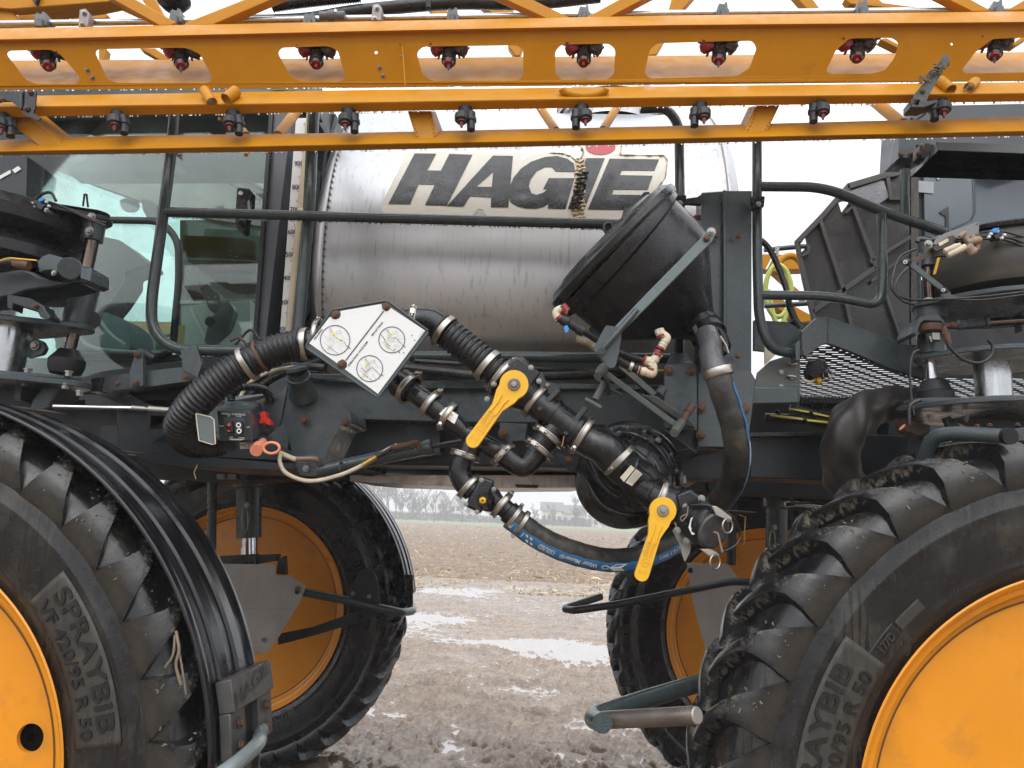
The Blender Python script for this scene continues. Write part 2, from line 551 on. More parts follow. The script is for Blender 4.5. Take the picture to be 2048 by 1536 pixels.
# ------------------------------------------------------------------ wheels
def tyre_mat(name, dirty):
    return mat(name, (.0075, .008, .0095), .27, dirt=(.082, .074, .058), damt=dirty, dscale=7, dstretch=(1, 1, .7), var=.25, runs=.95 if dirty > .2 else 0, bump=.08, bscale=45,
               drops=.2, dropscale=150, streak=.4, streakcol=(.007, .007, .008), speck=.35, speckcol=(.20, .165, .11), rvar=.16)
TYRE = tyre_mat('tyre_rubber_dirty', .42)
TYREC = tyre_mat('tyre_rubber_wet', .06)
PANEL = mat('tyre_lettering_panel', (.034, .032, .027), .55, dirt=(.085, .077, .055), damt=.35, runs=.35, dscale=20, bump=.15, bscale=140)
LETTER = mat('tyre_letter_rubber', (.008, .0085, .010), .38, bump=.08, dirt=(.05, .046, .04), damt=.15, dscale=30)
LUGM = mat('lug_rubber_muddy', (.0075, .008, .0095), .21, dirt=(.070, .063, .050), damt=.32, dscale=5, bump=.12, bscale=60, drops=.15, rvar=.12)
def shoulder_mud(m):
    # earth packed on the outer ends of the lugs
    nt = m.node_tree; N = nt.nodes; L = nt.links; b = N['Principled BSDF']
    tc = N.new('ShaderNodeTexCoord'); sp = N.new('ShaderNodeSeparateXYZ'); L.new(tc.outputs['Object'], sp.inputs[0])
    cb_ = N.new('ShaderNodeCombineXYZ'); L.new(sp.outputs[0], cb_.inputs[0]); L.new(sp.outputs[2], cb_.inputs[2])
    ln = N.new('ShaderNodeVectorMath'); ln.operation = 'LENGTH'; L.new(cb_.outputs[0], ln.inputs[0])
    r1 = N.new('ShaderNodeMapRange'); r1.inputs[1].default_value = .955; r1.inputs[2].default_value = 1.0; L.new(ln.outputs['Value'], r1.inputs[0])
    r0 = N.new('ShaderNodeMapRange'); r0.inputs[1].default_value = 1.024; r0.inputs[2].default_value = 1.006; L.new(ln.outputs['Value'], r0.inputs[0])
    no = N.new('ShaderNodeTexNoise'); no.inputs['Scale'].default_value = 55; no.inputs['Detail'].default_value = 8; no.inputs['Roughness'].default_value = .75; L.new(tc.outputs['Object'], no.inputs['Vector'])
    n2 = N.new('ShaderNodeTexNoise'); n2.inputs['Scale'].default_value = 9; L.new(tc.outputs['Object'], n2.inputs['Vector'])
    ad = N.new('ShaderNodeMath'); ad.operation = 'MULTIPLY_ADD'; L.new(r1.outputs[0], ad.inputs[0]); ad.inputs[1].default_value = .30; ad.inputs[2].default_value = -.36
    a2 = N.new('ShaderNodeMath'); a2.operation = 'ADD'; L.new(ad.outputs[0], a2.inputs[0]); L.new(no.outputs[0], a2.inputs[1])
    a3 = N.new('ShaderNodeMath'); a3.operation = 'MULTIPLY_ADD'; L.new(n2.outputs[0], a3.inputs[0]); a3.inputs[1].default_value = .45; L.new(a2.outputs[0], a3.inputs[2])
    rr = N.new('ShaderNodeMapRange'); rr.inputs[1].default_value = .64; rr.inputs[2].default_value = .80; rr.inputs[4].default_value = .9; L.new(a3.outputs[0], rr.inputs[0])
    mu = N.new('ShaderNodeMath'); mu.operation = 'MULTIPLY'; L.new(rr.outputs[0], mu.inputs[0]); L.new(r0.outputs[0], mu.inputs[1])
    src = b.inputs['Base Color'].links[0].from_socket
    x = N.new('ShaderNodeMix'); x.data_type = 'RGBA'; L.new(mu.outputs[0], x.inputs[0]); L.new(src, x.inputs[6])
    c2_ = N.new('ShaderNodeMix'); c2_.data_type = 'RGBA'; L.new(no.outputs[0], c2_.inputs[0]); c2_.inputs[6].default_value = (.07, .055, .038, 1); c2_.inputs[7].default_value = (.42, .35, .24, 1)
    L.new(c2_.outputs[2], x.inputs[7]); L.new(x.outputs[2], b.inputs['Base Color'])
    rs0 = b.inputs['Roughness'].links[0].from_socket
    mr_ = N.new('ShaderNodeMix'); L.new(mu.outputs[0], mr_.inputs[0]); L.new(rs0, mr_.inputs[2]); mr_.inputs[3].default_value = .85; L.new(mr_.outputs[0], b.inputs['Roughness'])
    bp = N.new('ShaderNodeBump'); bp.inputs['Distance'].default_value = .003; bp.inputs['Strength'].default_value = .8
    m4 = N.new('ShaderNodeMath'); m4.operation = 'MULTIPLY'; L.new(no.outputs[0], m4.inputs[0]); L.new(mu.outputs[0], m4.inputs[1]); L.new(m4.outputs[0], bp.inputs['Height'])
    L.new(b.inputs['Normal'].links[0].from_socket, bp.inputs['Normal']); L.new(bp.outputs[0], b.inputs['Normal'])
shoulder_mud(LUGM)
HW = .21
def lathe_y(prof, seg=144):
    """prof: (y, r) round the Y axis"""
    v = []; f = []
    for y, r in prof:
        for k in range(seg):
            a = 2 * math.pi * k / seg
            v.append((r * math.cos(a), y, r * math.sin(a)))
    for i in range(len(prof) - 1):
        for k in range(seg):
            k2 = (k + 1) % seg
            f.append((i * seg + k, i * seg + k2, (i + 1) * seg + k2, (i + 1) * seg + k))
    return v, f
half = [(.165, .640), (.178, .662), (.186, .682), (.190, .692), (.1925, .694), (.192, .698), (.196, .72), (.203, .76), (.207, .80), (.2085, .835), (.2095, .838), (.2085, .841), (.2065, .87), (.200, .905), (.190, .935), (.172, .960), (.14, .975), (.08, .982), (0, .985)]
prof = [(-y, r) for y, r in half] + [(y, r) for y, r in half[:-1][::-1]]
v, f = lathe_y(prof)
TYRE_ME = py_mesh(v, f, 'tyre'); shade(TYRE_ME, 180)
TYRE_ME.materials.append(TYRE)
NL = 36
PITCHA = 2 * math.pi / NL
def lug_mesh(side):
    sec = [  # base(y,r) top(y,r) angle deg, half width base, half width top
        ((.000, .978), (.000, 1.030), 0.0, .024, .017),
        ((.050, .978), (.050, 1.032), 2.3, .024, .017),
        ((.100, .975), (.102, 1.028), 4.4, .026, .018),
        ((.145, .966), (.152, 1.018), 6.1, .030, .022),
        ((.175, .950), (.192, .999), 7.3, .042, .032),
        ((.188, .928), (.213, .960), 8.2, .060, .049),
        ((.194, .915), (.2135, .930), 8.6, .071, .062),
        ((.199, .898), (.2105, .907), 9.0, .078, .072),
        ((.202, .880), (.2055, .883), 9.3, .083, .080)]
    nx = 6
    v = []; f = []
    for (yb, rb), (yt, rt), a, hb, ht in sec:
        row = []
        def pt(y, r, ds):
            an = -R(a) - ds / r
            return Vector((r * math.cos(an), side * y, r * math.sin(an)))
        row.append(pt(yb, rb, -hb))
        for k in range(nx + 1):
            s = -1 + 2 * k / nx
            e = 1 - .012 * abs(s) ** 4
            row.append(pt(yt, rt * (1 if abs(s) < .99 else .9965), ht * s))
        row.append(pt(yb, rb, hb))
        v += row
    n = nx + 3
    for i in range(len(sec) - 1):
        for k in range(n - 1):
            f.append((i * n + k, i * n + k + 1, (i + 1) * n + k + 1, (i + 1) * n + k))
    f.append(tuple(range(n))); f.append(tuple(range((len(sec) - 1) * n, len(sec) * n)))
    me = py_mesh(v, f, 'lug')
    me.materials.append(LUGM)
    shade(me, 38)
    return me
LUG_ME = {s: lug_mesh(s) for s in (-1, 1)}
# rim: flange + barrel, dished disc with hand holes
yo = -.172
rp = [(yo + .012, .640), (yo - .004, .650), (yo - .010, .656), (yo - .016, .659), (yo - .020, .655), (yo - .014, .648), (yo - .002, .640), (yo + .012, .632), (yo + .018, .618), (yo + .040, .608), (yo + .048, .600), (yo + .052, .592), (yo + .058, .590), (yo + .058, .585)]
v, f = lathe_y(rp, 128)
bp_ = [(.172, .64), (.18, .664), (.172, .655), (.15, .62), (.10, .60), (0, .575), (-.1, .59), (yo + .04, .608)]
v2, f2 = lathe_y(bp_, 128)
RIM_ME = py_mesh(v + v2, f + [tuple(i + len(v) for i in a) for a in f2], 'rim')
RIM_ME.materials.append(YELW); shade(RIM_ME, 30)
def disc_mesh(holes=True):
    seg = 96
    def ring(r, n=seg, cx=0, cz=0): return [(cx + r * math.cos(2 * math.pi * k / n), cz + r * math.sin(2 * math.pi * k / n)) for k in range(n)]
    loops = [ring(.592), ring(.26)]
    if holes:
        for k in range(2):
            a = R(180 * k)
            loops.append(ring(.037, 28, .524 * math.cos(a), .524 * math.sin(a)))
    flat = [q for l in loops for q in l]
    y0 = yo + .056
    n = len(flat)
    V = [Vector((a, y0, b)) for a, b in flat] + [Vector((a, y0 + .014, b)) for a, b in flat]
    tr = poly_tris(None, loops)
    F = [tuple(t) for t in tr] + [tuple(i + n for i in reversed(t)) for t in tr]
    o = 0
    for l in loops:
        k = len(l)
        for i in range(k): F.append((o + i, o + (i + 1) % k, o + (i + 1) % k + n, o + i + n))
        o += k
    g = Geo().add(V, F)
    hub = [(y0 - .001, .262), (y0 - .004, .25), (y0 + .004, .235), (y0 + .03, .222), (y0 + .075, .212), (y0 + .09, .20)]
    g.add(*lathe_y(hub, 72))
    me = py_mesh(g.v, g.f, 'disc'); me.materials.append(YELW); shade(me, 28)
    return me
DISC_ME = disc_mesh()
DISC_PLAIN = disc_mesh(False)
v, f = lathe_y([(yo + .050, .594), (yo + .049, .590), (yo + .0555, .588)], 128)
SEAM_ME = py_mesh(v, f, 'weld_seam'); SEAM_ME.materials.append(mat('rusty_seam', (.10, .045, .015), .8, bump=.4, bscale=200)); shade(SEAM_ME, 180)
v, f = lathe_y([(-.02, .02), (-.02, .47), (.02, .49), (.12, .49), (.12, .02)], 64)
BACKING_ME = py_mesh(v, f, 'hole_backing'); BACKING_ME.materials.append(GREEND); shade(BACKING_ME, 40)  # dark disc added behind the hand holes so they look dark
def hub_mesh():
    y0 = yo + .15
    g = Geo()
    g.add(*lathe_y([(y0, .215), (y0 - .01, .212), (y0 - .012, .14), (y0 - .05, .135), (y0 - .06, .12), (y0 - .065, .0)], 48))
    for k in range(10):
        a = 2 * math.pi * k / 10
        g.add(*lathe_geo(Vector((.178 * math.cos(a), y0 - .011, .178 * math.sin(a))), Vector((0, -1, 0)), [(0, .02), (.006, .02), (.006, .015), (.024, .015), (.026, .01)], 6), 1)
    return g
def sidewall_text(wheel, s, r0, h, a0, a1, mat_, side=-1, lift=.0065, name='lettering', bold=.02):
    """raised letters reading clockwise as the viewer sees them, tops outward; a0/a1 degrees from +x, counter-clockwise positive"""
    v, f = text_geo(s, bold, 0.02, 1.02)
    xs = [a[0] for a in v]; w = max(xs) - min(xs)
    out = []
    for x, y, z in v:
        t = (x - min(xs)) / w
        an = R(a0 + (a1 - a0) * t); r = r0 + y / .72 * h
        ys = np.interp(r, [q[1] for q in half if q[0] > .16], [q[0] for q in half if q[0] > .16]) if r < .9 else .2
        out.append((r * math.cos(an), side * (ys + (lift if z > 0 else .0)), r * math.sin(an)))
    return link(name, py_mesh(out, f, name), mat_, wheel, 30)
def sidewall_patch(wheel, r0, r1, a0, a1, mat_, side=-1, name='lettering_panel', lift=.0012):
    g = []; F = []
    na = 30; nr = 8
    for i in range(na + 1):
        for j in range(nr + 1):
            an = R(a0 + (a1 - a0) * i / na); r = r0 + (r1 - r0) * j / nr
            ys = np.interp(r, [q[1] for q in half if q[0] > .16], [q[0] for q in half if q[0] > .16])
            g.append((r * math.cos(an), side * (ys + lift), r * math.sin(an)))
    for i in range(na):
        for j in range(nr):
            o = i * (nr + 1) + j
            F.append((o, o + 1, o + nr + 2, o + nr + 1))
    me = py_mesh(g, F, name)
    o = link(name, me, mat_, wheel, 180)
    so = o.modifiers.new('thick', 'SOLIDIFY'); so.thickness = .003; so.offset = 0
    return o
WZ = .975
def wheel(x, y, z, label, rot, clean=False, disc_rot=0, steer=0):
    w = part('wheel'); w.location = (x, y, z); w['label'] = label
    w.rotation_euler = (0, 0, R(steer))
    t = link('tyre', TYRE_ME if not clean else TYRE_CLEAN, None, w)
    for k in range(NL):
        for s in (-1, 1):
            l = link('lug', (LUG_ME if not clean else LUG_CLEAN)[s], None, w)
            l.rotation_euler = (0, -(k + (.5 if s > 0 else 0)) * PITCHA - R(rot), 0)
    link('rim', RIM_ME, None, w); link('weld_seam', SEAM_ME, None, w); link('hole_backing', BACKING_ME, None, w)
    d = link('disc', DISC_PLAIN if clean else DISC_ME, None, w); d.rotation_euler = (0, -R(disc_rot), 0)
    return w
TYRE_CLEAN = TYRE_ME.copy(); TYRE_CLEAN.materials.clear(); TYRE_CLEAN.materials.append(TYREC)
LUG_CLEAN = {}
for s in (-1, 1):
    LUG_CLEAN[s] = LUG_ME[s].copy(); LUG_CLEAN[s].materials.clear(); LUG_CLEAN[s].materials.append(TYREC)
XL, XR = -1.865, 1.445
YN, YF_ = 2.258, 5.24
wl = wheel(XL, YN, .85, 'front near wheel with muddy lugs under the black fender', 4, disc_rot=13.2)
wr = wheel(XR, YN, .875, 'rear near wheel streaked with water', 1, disc_rot=40)
fl = wheel(-1.915, YF_, .955, 'front far wheel in the shade behind the steel cover', 3, True, 45)
fr = wheel(1.465, YF_, .945, 'rear far wheel half hidden behind the rear near wheel', 6, True, 45, steer=-3)
HUBG = mat('hub_grey', (.07, .075, .075), .5, dirt=(.15, .12, .09), damt=.3, dscale=15, bump=.1)
for w in (wl, wr, fl, fr): hub_mesh().obj('hub', [HUBG, RUST], w)
sidewall_patch(wl, .698, .822, 43.5, 9.8, PANEL)
sidewall_text(wl, 'SPRAYBIB', .762, .050, 41, 12.4, LETTER)
sidewall_text(wl, 'VF 420/95 R 50', .710, .036, 41.5, 11.5, LETTER)
sidewall_patch(wr, .698, .822, 182, 145.3, PANEL)
sidewall_text(wr, 'SPRAYBIB', .762, .050, 178, 149.5, LETTER)
sidewall_text(wr, 'VF 420/95 R 50', .710, .036, 179, 148.5, LETTER)
sidewall_text(wr, '177D', .722, .022, 143.5, 139.5, PANEL, name='load_mark')
sidewall_patch(wr, .716, .752, 145.5, 138.2, LETTER, name='load_mark_panel', lift=.0006)
sidewall_patch(wr, .718, .748, 137.5, 131, PANEL, name='blank_mark_panel', lift=.0005)
sidewall_text(fl, 'SPRAYBIB', .770, .050, 47, 17, LETTER)
sidewall_text(fl, 'VF 420/95 R 50', .716, .036, 48, 18, LETTER)
sidewall_text(fl, 'MICHELIN', .690, .045, -56, -82, LETTER)
# dirt clods and straw caught on the lug edges of the near tyres: loose debris, one object per wheel
def clods(w, n, seed, a_lo, a_hi):
    rg = np.random.default_rng(seed)
    g = Geo()
    for i in range(n):
        k = rg.integers(0, NL)
        base = math.degrees(-PITCHA * k)
        a = base - rg.uniform(6.2, 8.6)
        r = rg.uniform(.93, 1.012)
        y = -np.interp(r, [.93, .96, .99, 1.01], [.222, .219, .200, .165]) + rg.normal(0, .003)
        an = R(a + 0 + {id(wl): -4, id(wr): -1}[id(w)]) + rg.normal(0, .022)
        c = Vector((r * math.cos(an), y, r * math.sin(an)))
        if not (a_lo <= (math.degrees(math.atan2(c.z, c.x)) % 360) <= a_hi): continue
        s = rg.uniform(.001, .0036)
        d = Vector(rg.normal(0, 1, 3)).normalized()
        ln = s * rg.uniform(.6, 2.2)
        g.add(*bar_geo(c - d * ln, c + d * ln, s, s * .7, up=Vector(rg.normal(0, 1, 3))))
    o = g.obj('mud_clods', MUD, w, None); o['kind'] = 'stuff'
clods(wl, 420, 3, 0, 360); clods(wr, 420, 4, 0, 360)
for a, r_ in (([(352, 1262, 2.03), (358, 1300, 2.02), (352, 1330, 2.02), (362, 1370, 2.02)], 3), ([(350, 1270, 2.03), (346, 1310, 2.02), (330, 1335, 2.02)], 2.6), ([(356, 1290, 2.03), (364, 1335, 2.02), (372, 1388, 2.03)], 2)):
    tube('caught_stalk', a, r_, MUD, SVR, 7, curve=True)
# ------------------------------------------------------------------ ground
def vnoise(x, y, seed=0):
    xi = np.floor(x).astype(np.int64); yi = np.floor(y).astype(np.int64)
    xf = x - xi; yf = y - yi
    def h(a, b):
        n = (a * 374761393 + b * 668265263 + seed * 1274126177) & 0x7fffffff
        n = ((n ^ (n >> 13)) * 1274126177) & 0x7fffffff
        return ((n ^ (n >> 16)) & 0xffff) / 65535.0
    u = xf * xf * (3 - 2 * xf); w = yf * yf * (3 - 2 * yf)
    return (h(xi, yi) * (1 - u) + h(xi + 1, yi) * u) * (1 - w) + (h(xi, yi + 1) * (1 - u) + h(xi + 1, yi + 1) * u) * w
def fbm(x, y, oct=5, seed=0, gain=.5):
    s = 0; a = 1; t = 0
    for o in range(oct):
        s = s + a * vnoise(x * 2 ** o + 17 * o, y * 2 ** o + 5 * o, seed + o); t += a; a *= gain
    return s / t
def height(x, y):
    """mud yard near, tilled field beyond; metres"""
    yard = 1 - np.clip((y - 16.5 - 3.0 * (fbm(x * .3, y * .1, 2, 9) - .5)) / 3, 0, 1)
    big = (fbm(x * .35, y * .35, 4, 1) - .5) * .075
    near = 1 - np.clip((y - 6.5) / 5, 0, 1)
    # wheel ruts running across, with the chevron prints of lugged tyres in them
    yy = y + .10 * x + .25 * fbm(x * .5, y * .5, 3, 3)
    band = (yy * .95) % 1
    rut = np.exp(-((band - .5) / .23) ** 2)
    ch = ((x * 5.2 + np.abs(band - .5) * 7.5 + 1.1 * fbm(x * 1.5, y * 1.5, 2, 44)) % 1)
    print_ = np.clip(np.minimum(ch, 1 - ch) * 4.5 - .7, -.5, .8)
    gate = np.clip((fbm(x * .6, y * .8, 2, 45) - .40) * 7, 0, 1)
    prints = rut * gate * (print_ * .040 * (.45 + .55 * near) - .012)
    amp = .25 + 1.3 * fbm(x * 1.2, y * 1.2, 3, 6)
    clod = (fbm(x * 10, y * 10, 6, 5, .70) - .5) * (.055 + .055 * near) * amp
    ridg = (1 - np.abs(2 * fbm(x * 6.5, y * 8.5, 4, 12, .6) - 1)) ** 4 * (.012 + .034 * near) * amp
    crumb = (1 - np.abs(2 * vnoise(x * 38, y * 38, 91) - 1)) ** 2 * .009 * (vnoise(x * 13, y * 13, 93) > .4)
    mud = big + prints + clod + ridg + crumb
    fld = (fbm(x * 5, y * 5, 4, 21, .65) - .5) * .075 + .045 + .012 * np.sin((y + .04 * x) * 8.2)
    z = mud * yard + fld * (1 - yard) + .002 - .055 * np.clip(4.6 - y, 0, 2)
    for cx, cy, rx, ry, dp in PUD:
        q = ((x - cx) / rx) ** 2 + ((y - cy) / ry) ** 2
        q = q * (.45 + 1.1 * fbm(x * 1.6, y * 1.6, 5, 61))
        z = z - dp * .50 * np.exp(-q * q * 1.2)
    return z
PUD = []
_gx, _gy = np.meshgrid(np.linspace(-4, 4, 220), np.linspace(5, 15, 260))
WATER_LEVEL = float(np.percentile(height(_gx, _gy), 16))
WL = WATER_LEVEL   # level of the standing water
for _x, _y, _rx, _ry, _d in ((1130, 1298, .9, 1.1, .085), (915, 1180, 1.0, 1.1, .09), (1045, 1176, .6, .7, .09), (1215, 1188, .9, .8, .08), (850, 1236, .8, .35, .06), (985, 1288, .9, .35, .06), (800, 1420, .5, .25, .05), (1250, 1450, .6, .3, .05), (690, 1470, .35, .15, .05), (1060, 1380, .5, .18, .045), (1180, 1520, .4, .2, .05), (930, 1500, .3, .12, .05)):
    _c = PG(_x, _y); PUD.append((_c.x, _c.y, _rx, _ry, _d))
def grid(x0, x1, y0, y1, nx, ny, pw=1.0):
    xs = np.linspace(x0, x1, nx); ys = y0 + (y1 - y0) * np.linspace(0, 1, ny) ** pw
    X, Y = np.meshgrid(xs, ys)
    Z = height(X, Y)
    if y0 > 20: Z = Z * np.clip(1.3 - Y / 160, .3, 1)
    return X, Y, Z
def grid_obj(name, X, Y, Z, m):
    ny, nx = X.shape
    v = np.stack([X.ravel(), Y.ravel(), Z.ravel()], 1)
    i = np.arange(ny - 1)[:, None] * nx + np.arange(nx - 1)[None, :]
    f = np.stack([i, i + 1, i + nx + 1, i + nx], -1).reshape(-1, 4)
    me = bpy.data.meshes.new(name)
    me.vertices.add(len(v)); me.vertices.foreach_set('co', v.ravel().astype(np.float32))
    me.loops.add(f.size); me.loops.foreach_set('vertex_index', f.ravel().astype(np.int32))
    me.polygons.add(len(f)); me.polygons.foreach_set('loop_start', np.arange(0, f.size, 4, dtype=np.int32))
    me.polygons.foreach_set('loop_total', np.full(len(f), 4, np.int32))
    me.update(); me.validate()
    o = _link0(name, me, m)
    for p in me.polygons: p.use_smooth = True
    return o
def mud_material():
    m = mat('wet_mud', (.200, .143, .098), .30, dirt=(.31, .240, .172), damt=.45, dscale=3.5, var=.25, bump=.8, bscale=55, rvar=.22, speck=.25, speckcol=(.42, .33, .2))
    nt = m.node_tree; b = nt.nodes['Principled BSDF']
    # low wet spots are glossier, high crumbs drier
    g = nt.nodes.new('ShaderNodeNewGeometry'); sp = nt.nodes.new('ShaderNodeSeparateXYZ')
    nt.links.new(g.outputs['Position'], sp.inputs[0])
    r = nt.nodes.new('ShaderNodeMapRange'); r.inputs[1].default_value = WL; r.inputs[2].default_value = WL + .05; r.inputs[3].default_value = .06; r.inputs[4].default_value = .40
    nt.links.new(sp.outputs[2], r.inputs[0]); nt.links.new(r.outputs[0], b.inputs['Roughness'])
    b.inputs['Specular IOR Level'].default_value = .75
    return m
MUDM = mud_material()
FIELD = mat('tilled_soil', (.150, .098, .058), .7, dirt=(.26, .185, .110), damt=.5, dscale=1.8, var=.3, bump=.5, bscale=22, speck=.9, speckcol=(.46, .36, .22), rvar=.1)
o = grid_obj('ground', *grid(-6.5, 6.5, 2.4, 20, 760, 900, 1.5), MUDM); o['kind'] = 'structure'
# ground meets the field with the same height function, so the edges agree
X, Y, Z = grid(-60, 60, 19.96, 165, 700, 520, 1.7)
o = grid_obj('field', X, Y, Z, FIELD); o['kind'] = 'structure'
# the yard and field on either side and behind, out to where the land ends
def flat_ring():
    g = Geo()
    z = -.04
    for x0, x1, y0, y1 in ((-420, -6.45, -60, 20.1), (6.45, 420, -60, 20.1), (-6.45, 6.45, -60, 2.42), (-420, -59.8, 20.1, 165), (59.8, 420, 20.1, 165), (-420, 420, 164.9, 480)):
        g.add([(x0, y0, z), (x1, y0, z), (x1, y1, z), (x0, y1, z)], [(0, 1, 2, 3)])
    return g
o = flat_ring().obj('terrain', FIELD, None, None); o['kind'] = 'structure'
WATER = mat('standing_water', (.30, .26, .23), .03, bump=.012, bscale=7, var=.1, rvar=.0, spec=1.0)
WATER.node_tree.nodes['Principled BSDF'].inputs['Coat Weight'].default_value = .6
WATER.node_tree.nodes['Principled BSDF'].inputs['Coat Roughness'].default_value = .02
g = Geo().add([(-6.4, 4.7, WL), (6.4, 4.7, WL), (6.4, 19.9, WL), (-6.4, 19.9, WL)], [(0, 1, 2, 3)])
o = g.obj('puddle_water', WATER, None, None); o['kind'] = 'structure'
# corn stubble and chopped residue lying on the field and trodden into the yard
STRAW = mat('corn_residue', (.52, .41, .25), .75, var=.35, dscale=3, bump=0, dirt=(.24, .17, .10), damt=.5)
def residue(n, seed, ylo, yhi, pw, xspread, size, name):
    rg = np.random.default_rng(seed)
    Y = ylo + (yhi - ylo) * rg.random(n) ** pw
    X = rg.uniform(-1, 1, n) * xspread * (Y * .62 + 2) - .05 * Y
    keep = fbm(X * .8, Y * .8, 3, 77) > rg.uniform(.25, .62, n)
    X, Y = X[keep], Y[keep]; n = len(X)
    Z = height(X, Y) + rg.uniform(.0, .02, n)
    an = rg.uniform(0, 2 * np.pi, n); el = rg.normal(0, .30, n)
    ln = size * rg.lognormal(0, .5, n) * (1 + Y / 45) * .5; w = ln * rg.uniform(.05, .16, n)
    d = np.stack([np.cos(an) * np.cos(el), np.sin(an) * np.cos(el), np.sin(el)], 1)
    s = np.stack([-np.sin(an), np.cos(an), rg.normal(0, .5, n)], 1); s /= np.linalg.norm(s, axis=1)[:, None]
    c = np.stack([X, Y, Z], 1)
    bend = np.stack([np.zeros(n), np.zeros(n), ln * rg.uniform(0, .35, n)], 1)
    L = ln[:, None] * d; W = w[:, None] * s
    v = np.stack([c - L - W, c - L + W, c + bend + W, c + bend - W, c + L + W * .6, c + L - W * .6], 1).reshape(-1, 3)
    b = np.arange(n)[:, None] * 6
    f = np.concatenate([b + np.array([[0, 1, 2, 3]]), b + np.array([[3, 2, 4, 5]])], 0)
    me = bpy.data.meshes.new(name)
    me.vertices.add(len(v)); me.vertices.foreach_set('co', v.ravel().astype(np.float32))
    me.loops.add(f.size); me.loops.foreach_set('vertex_index', f.ravel().astype(np.int32))
    me.polygons.add(len(f)); me.polygons.foreach_set('loop_start', np.arange(0, f.size, 4, dtype=np.int32))
    me.polygons.foreach_set('loop_total', np.full(len(f), 4, np.int32))
    me.update(); me.validate()
    o = _link0(name, me, STRAW); o['kind'] = 'stuff'
residue(80000, 31, 17, 120, 1.9, .75, .055, 'corn_stubble')
residue(12000, 33, 2.5, 18, 1.0, .8, .022, 'trodden_straw')
GRASSM = mat('winter_grass', (.17, .20, .085), .9, dirt=(.26, .24, .13), damt=.5, dscale=.4, bump=.3, bscale=5)
g = Geo()
g.add([(-140, 132, .09), (140, 132, .09), (160, 185, .30), (-160, 185, .30)], [(0, 1, 2, 3)])
o = g.obj('grass_strip', GRASSM, None, None); o['kind'] = 'structure'
# ------------------------------------------------------------------ hazy background
BARK = mat('bare_twigs', (.075, .058, .046), .9, bump=0, var=.2)
BARKW = mat('bare_twigs_reddish', (.12, .075, .05), .9, bump=0, var=.2)
def bare_tree(x, y, h, spread, seed, m, label, evergreen=False, dens=1.0):
    rg = random.Random(seed)
    root = empty('bare_tree', (x, y, 0))
    root['label'] = label; root['category'] = 'tree'; root['group'] = 'bare trees along the far edge of the field'
    tg = Geo(); cg = Geo()
    def branch(p, d, ln, r, lv):
        n = 3
        q = p
        pts = [p]
        for k in range(n):
            d = (d + Vector((rg.gauss(0, .10), rg.gauss(0, .10), rg.gauss(.05, .06)))).normalized()
            q = q + d * ln / n; pts.append(q)
        G_ = tg if lv < 1 else cg
        if lv < 2:
            G_.add(*sweep_geo(pts, [r * (1 - .45 * i / n) for i in range(n + 1)], 5, False))
        else:
            for a, b in zip(pts, pts[1:]):
                s = Vector((rg.gauss(0, 1), rg.gauss(0, 1), 0)).normalized() * max(r, .034)
                G_.add([a - s, a + s, b + s * .5, b - s * .5], [(0, 1, 2, 3)])
        if lv >= 4: return
        kids = int((5, 5, 5, 4)[lv] * dens)
        for k in range(kids):
            t = .3 + .7 * (k + rg.random()) / kids if lv == 0 else .2 + .8 * rg.random()
            a = pts[min(n - 1, int(t * n))].lerp(pts[min(n, int(t * n) + 1)], (t * n) % 1)
            az = rg.uniform(0, 6.28); tilt = rg.uniform(.35, .8) * spread
            side = Vector((math.cos(az), math.sin(az), 0))
            nd = (d * math.cos(tilt) + side * math.sin(tilt)).normalized()
            branch(a, nd, ln * rg.uniform(.45, .72), r * .42, lv + 1)
    branch(Vector((0, 0, -.3)), Vector((rg.gauss(0, .04), 0, 1)), h * .52, h * .016, 0)
    for G_, nm in ((tg, 'trunk'), (cg, 'crown')):
        me = py_mesh(G_.v, G_.f, nm, False)
        link(nm, me, m, root)
    return root
def px_at(px, Y): return P(px, 1030, Y).x
tid = 0
T = [(640, 178, 15.5, .8, 'tallest'), (668, 182, 13, .9, ''), (700, 175, 14.5, .8, ''), (722, 180, 12.8, .85, ''), (744, 176, 13.6, .85, ''), (762, 184, 12.3, .8, ''), (781, 178, 11.8, .9, ''),
     (797, 186, 9.2, .9, ''), (815, 182, 7.0, .9, ''), (832, 184, 6.4, .8, ''), (852, 180, 8.4, .55, 'narrow reddish'), (868, 183, 7.4, .55, 'narrow reddish'), (884, 190, 5.6, .8, ''), (902, 188, 6.2, 1.0, ''),
     (925, 170, 8.2, 1.0, ''), (940, 178, 7.0, 1.0, ''), (985, 190, 5.4, .9, ''), (1010, 192, 5.8, .9, ''), (1040, 186, 5.2, .9, ''), (1068, 190, 5.0, .8, ''),
     (1108, 172, 5.4, 1.0, ''), (1150, 194, 8.6, 1.0, ''), (1172, 196, 8.0, 1.0, ''), (1150, 170, 5.2, 1.0, ''), (1206, 180, 4.6, 1.0, ''), (1262, 190, 5.8, 1.0, ''), (1300, 188, 5.0, 1.0, ''),
     (655, 190, 14, .8, ''), (684, 188, 14.5, .85, ''), (712, 186, 13.8, .85, ''), (733, 188, 13.2, .85, ''), (770, 190, 12.6, .85, ''), (790, 180, 10.4, .85, ''), (806, 182, 8.0, .9, ''), (824, 188, 7.6, .9, ''), (842, 190, 7.4, .8, ''), (894, 180, 5.2, .9, ''), (560, 180, 14, .8, ''), (600, 184, 13, .8, ''), (1420, 190, 7, .9, ''), (1500, 186, 6, .9, '')]
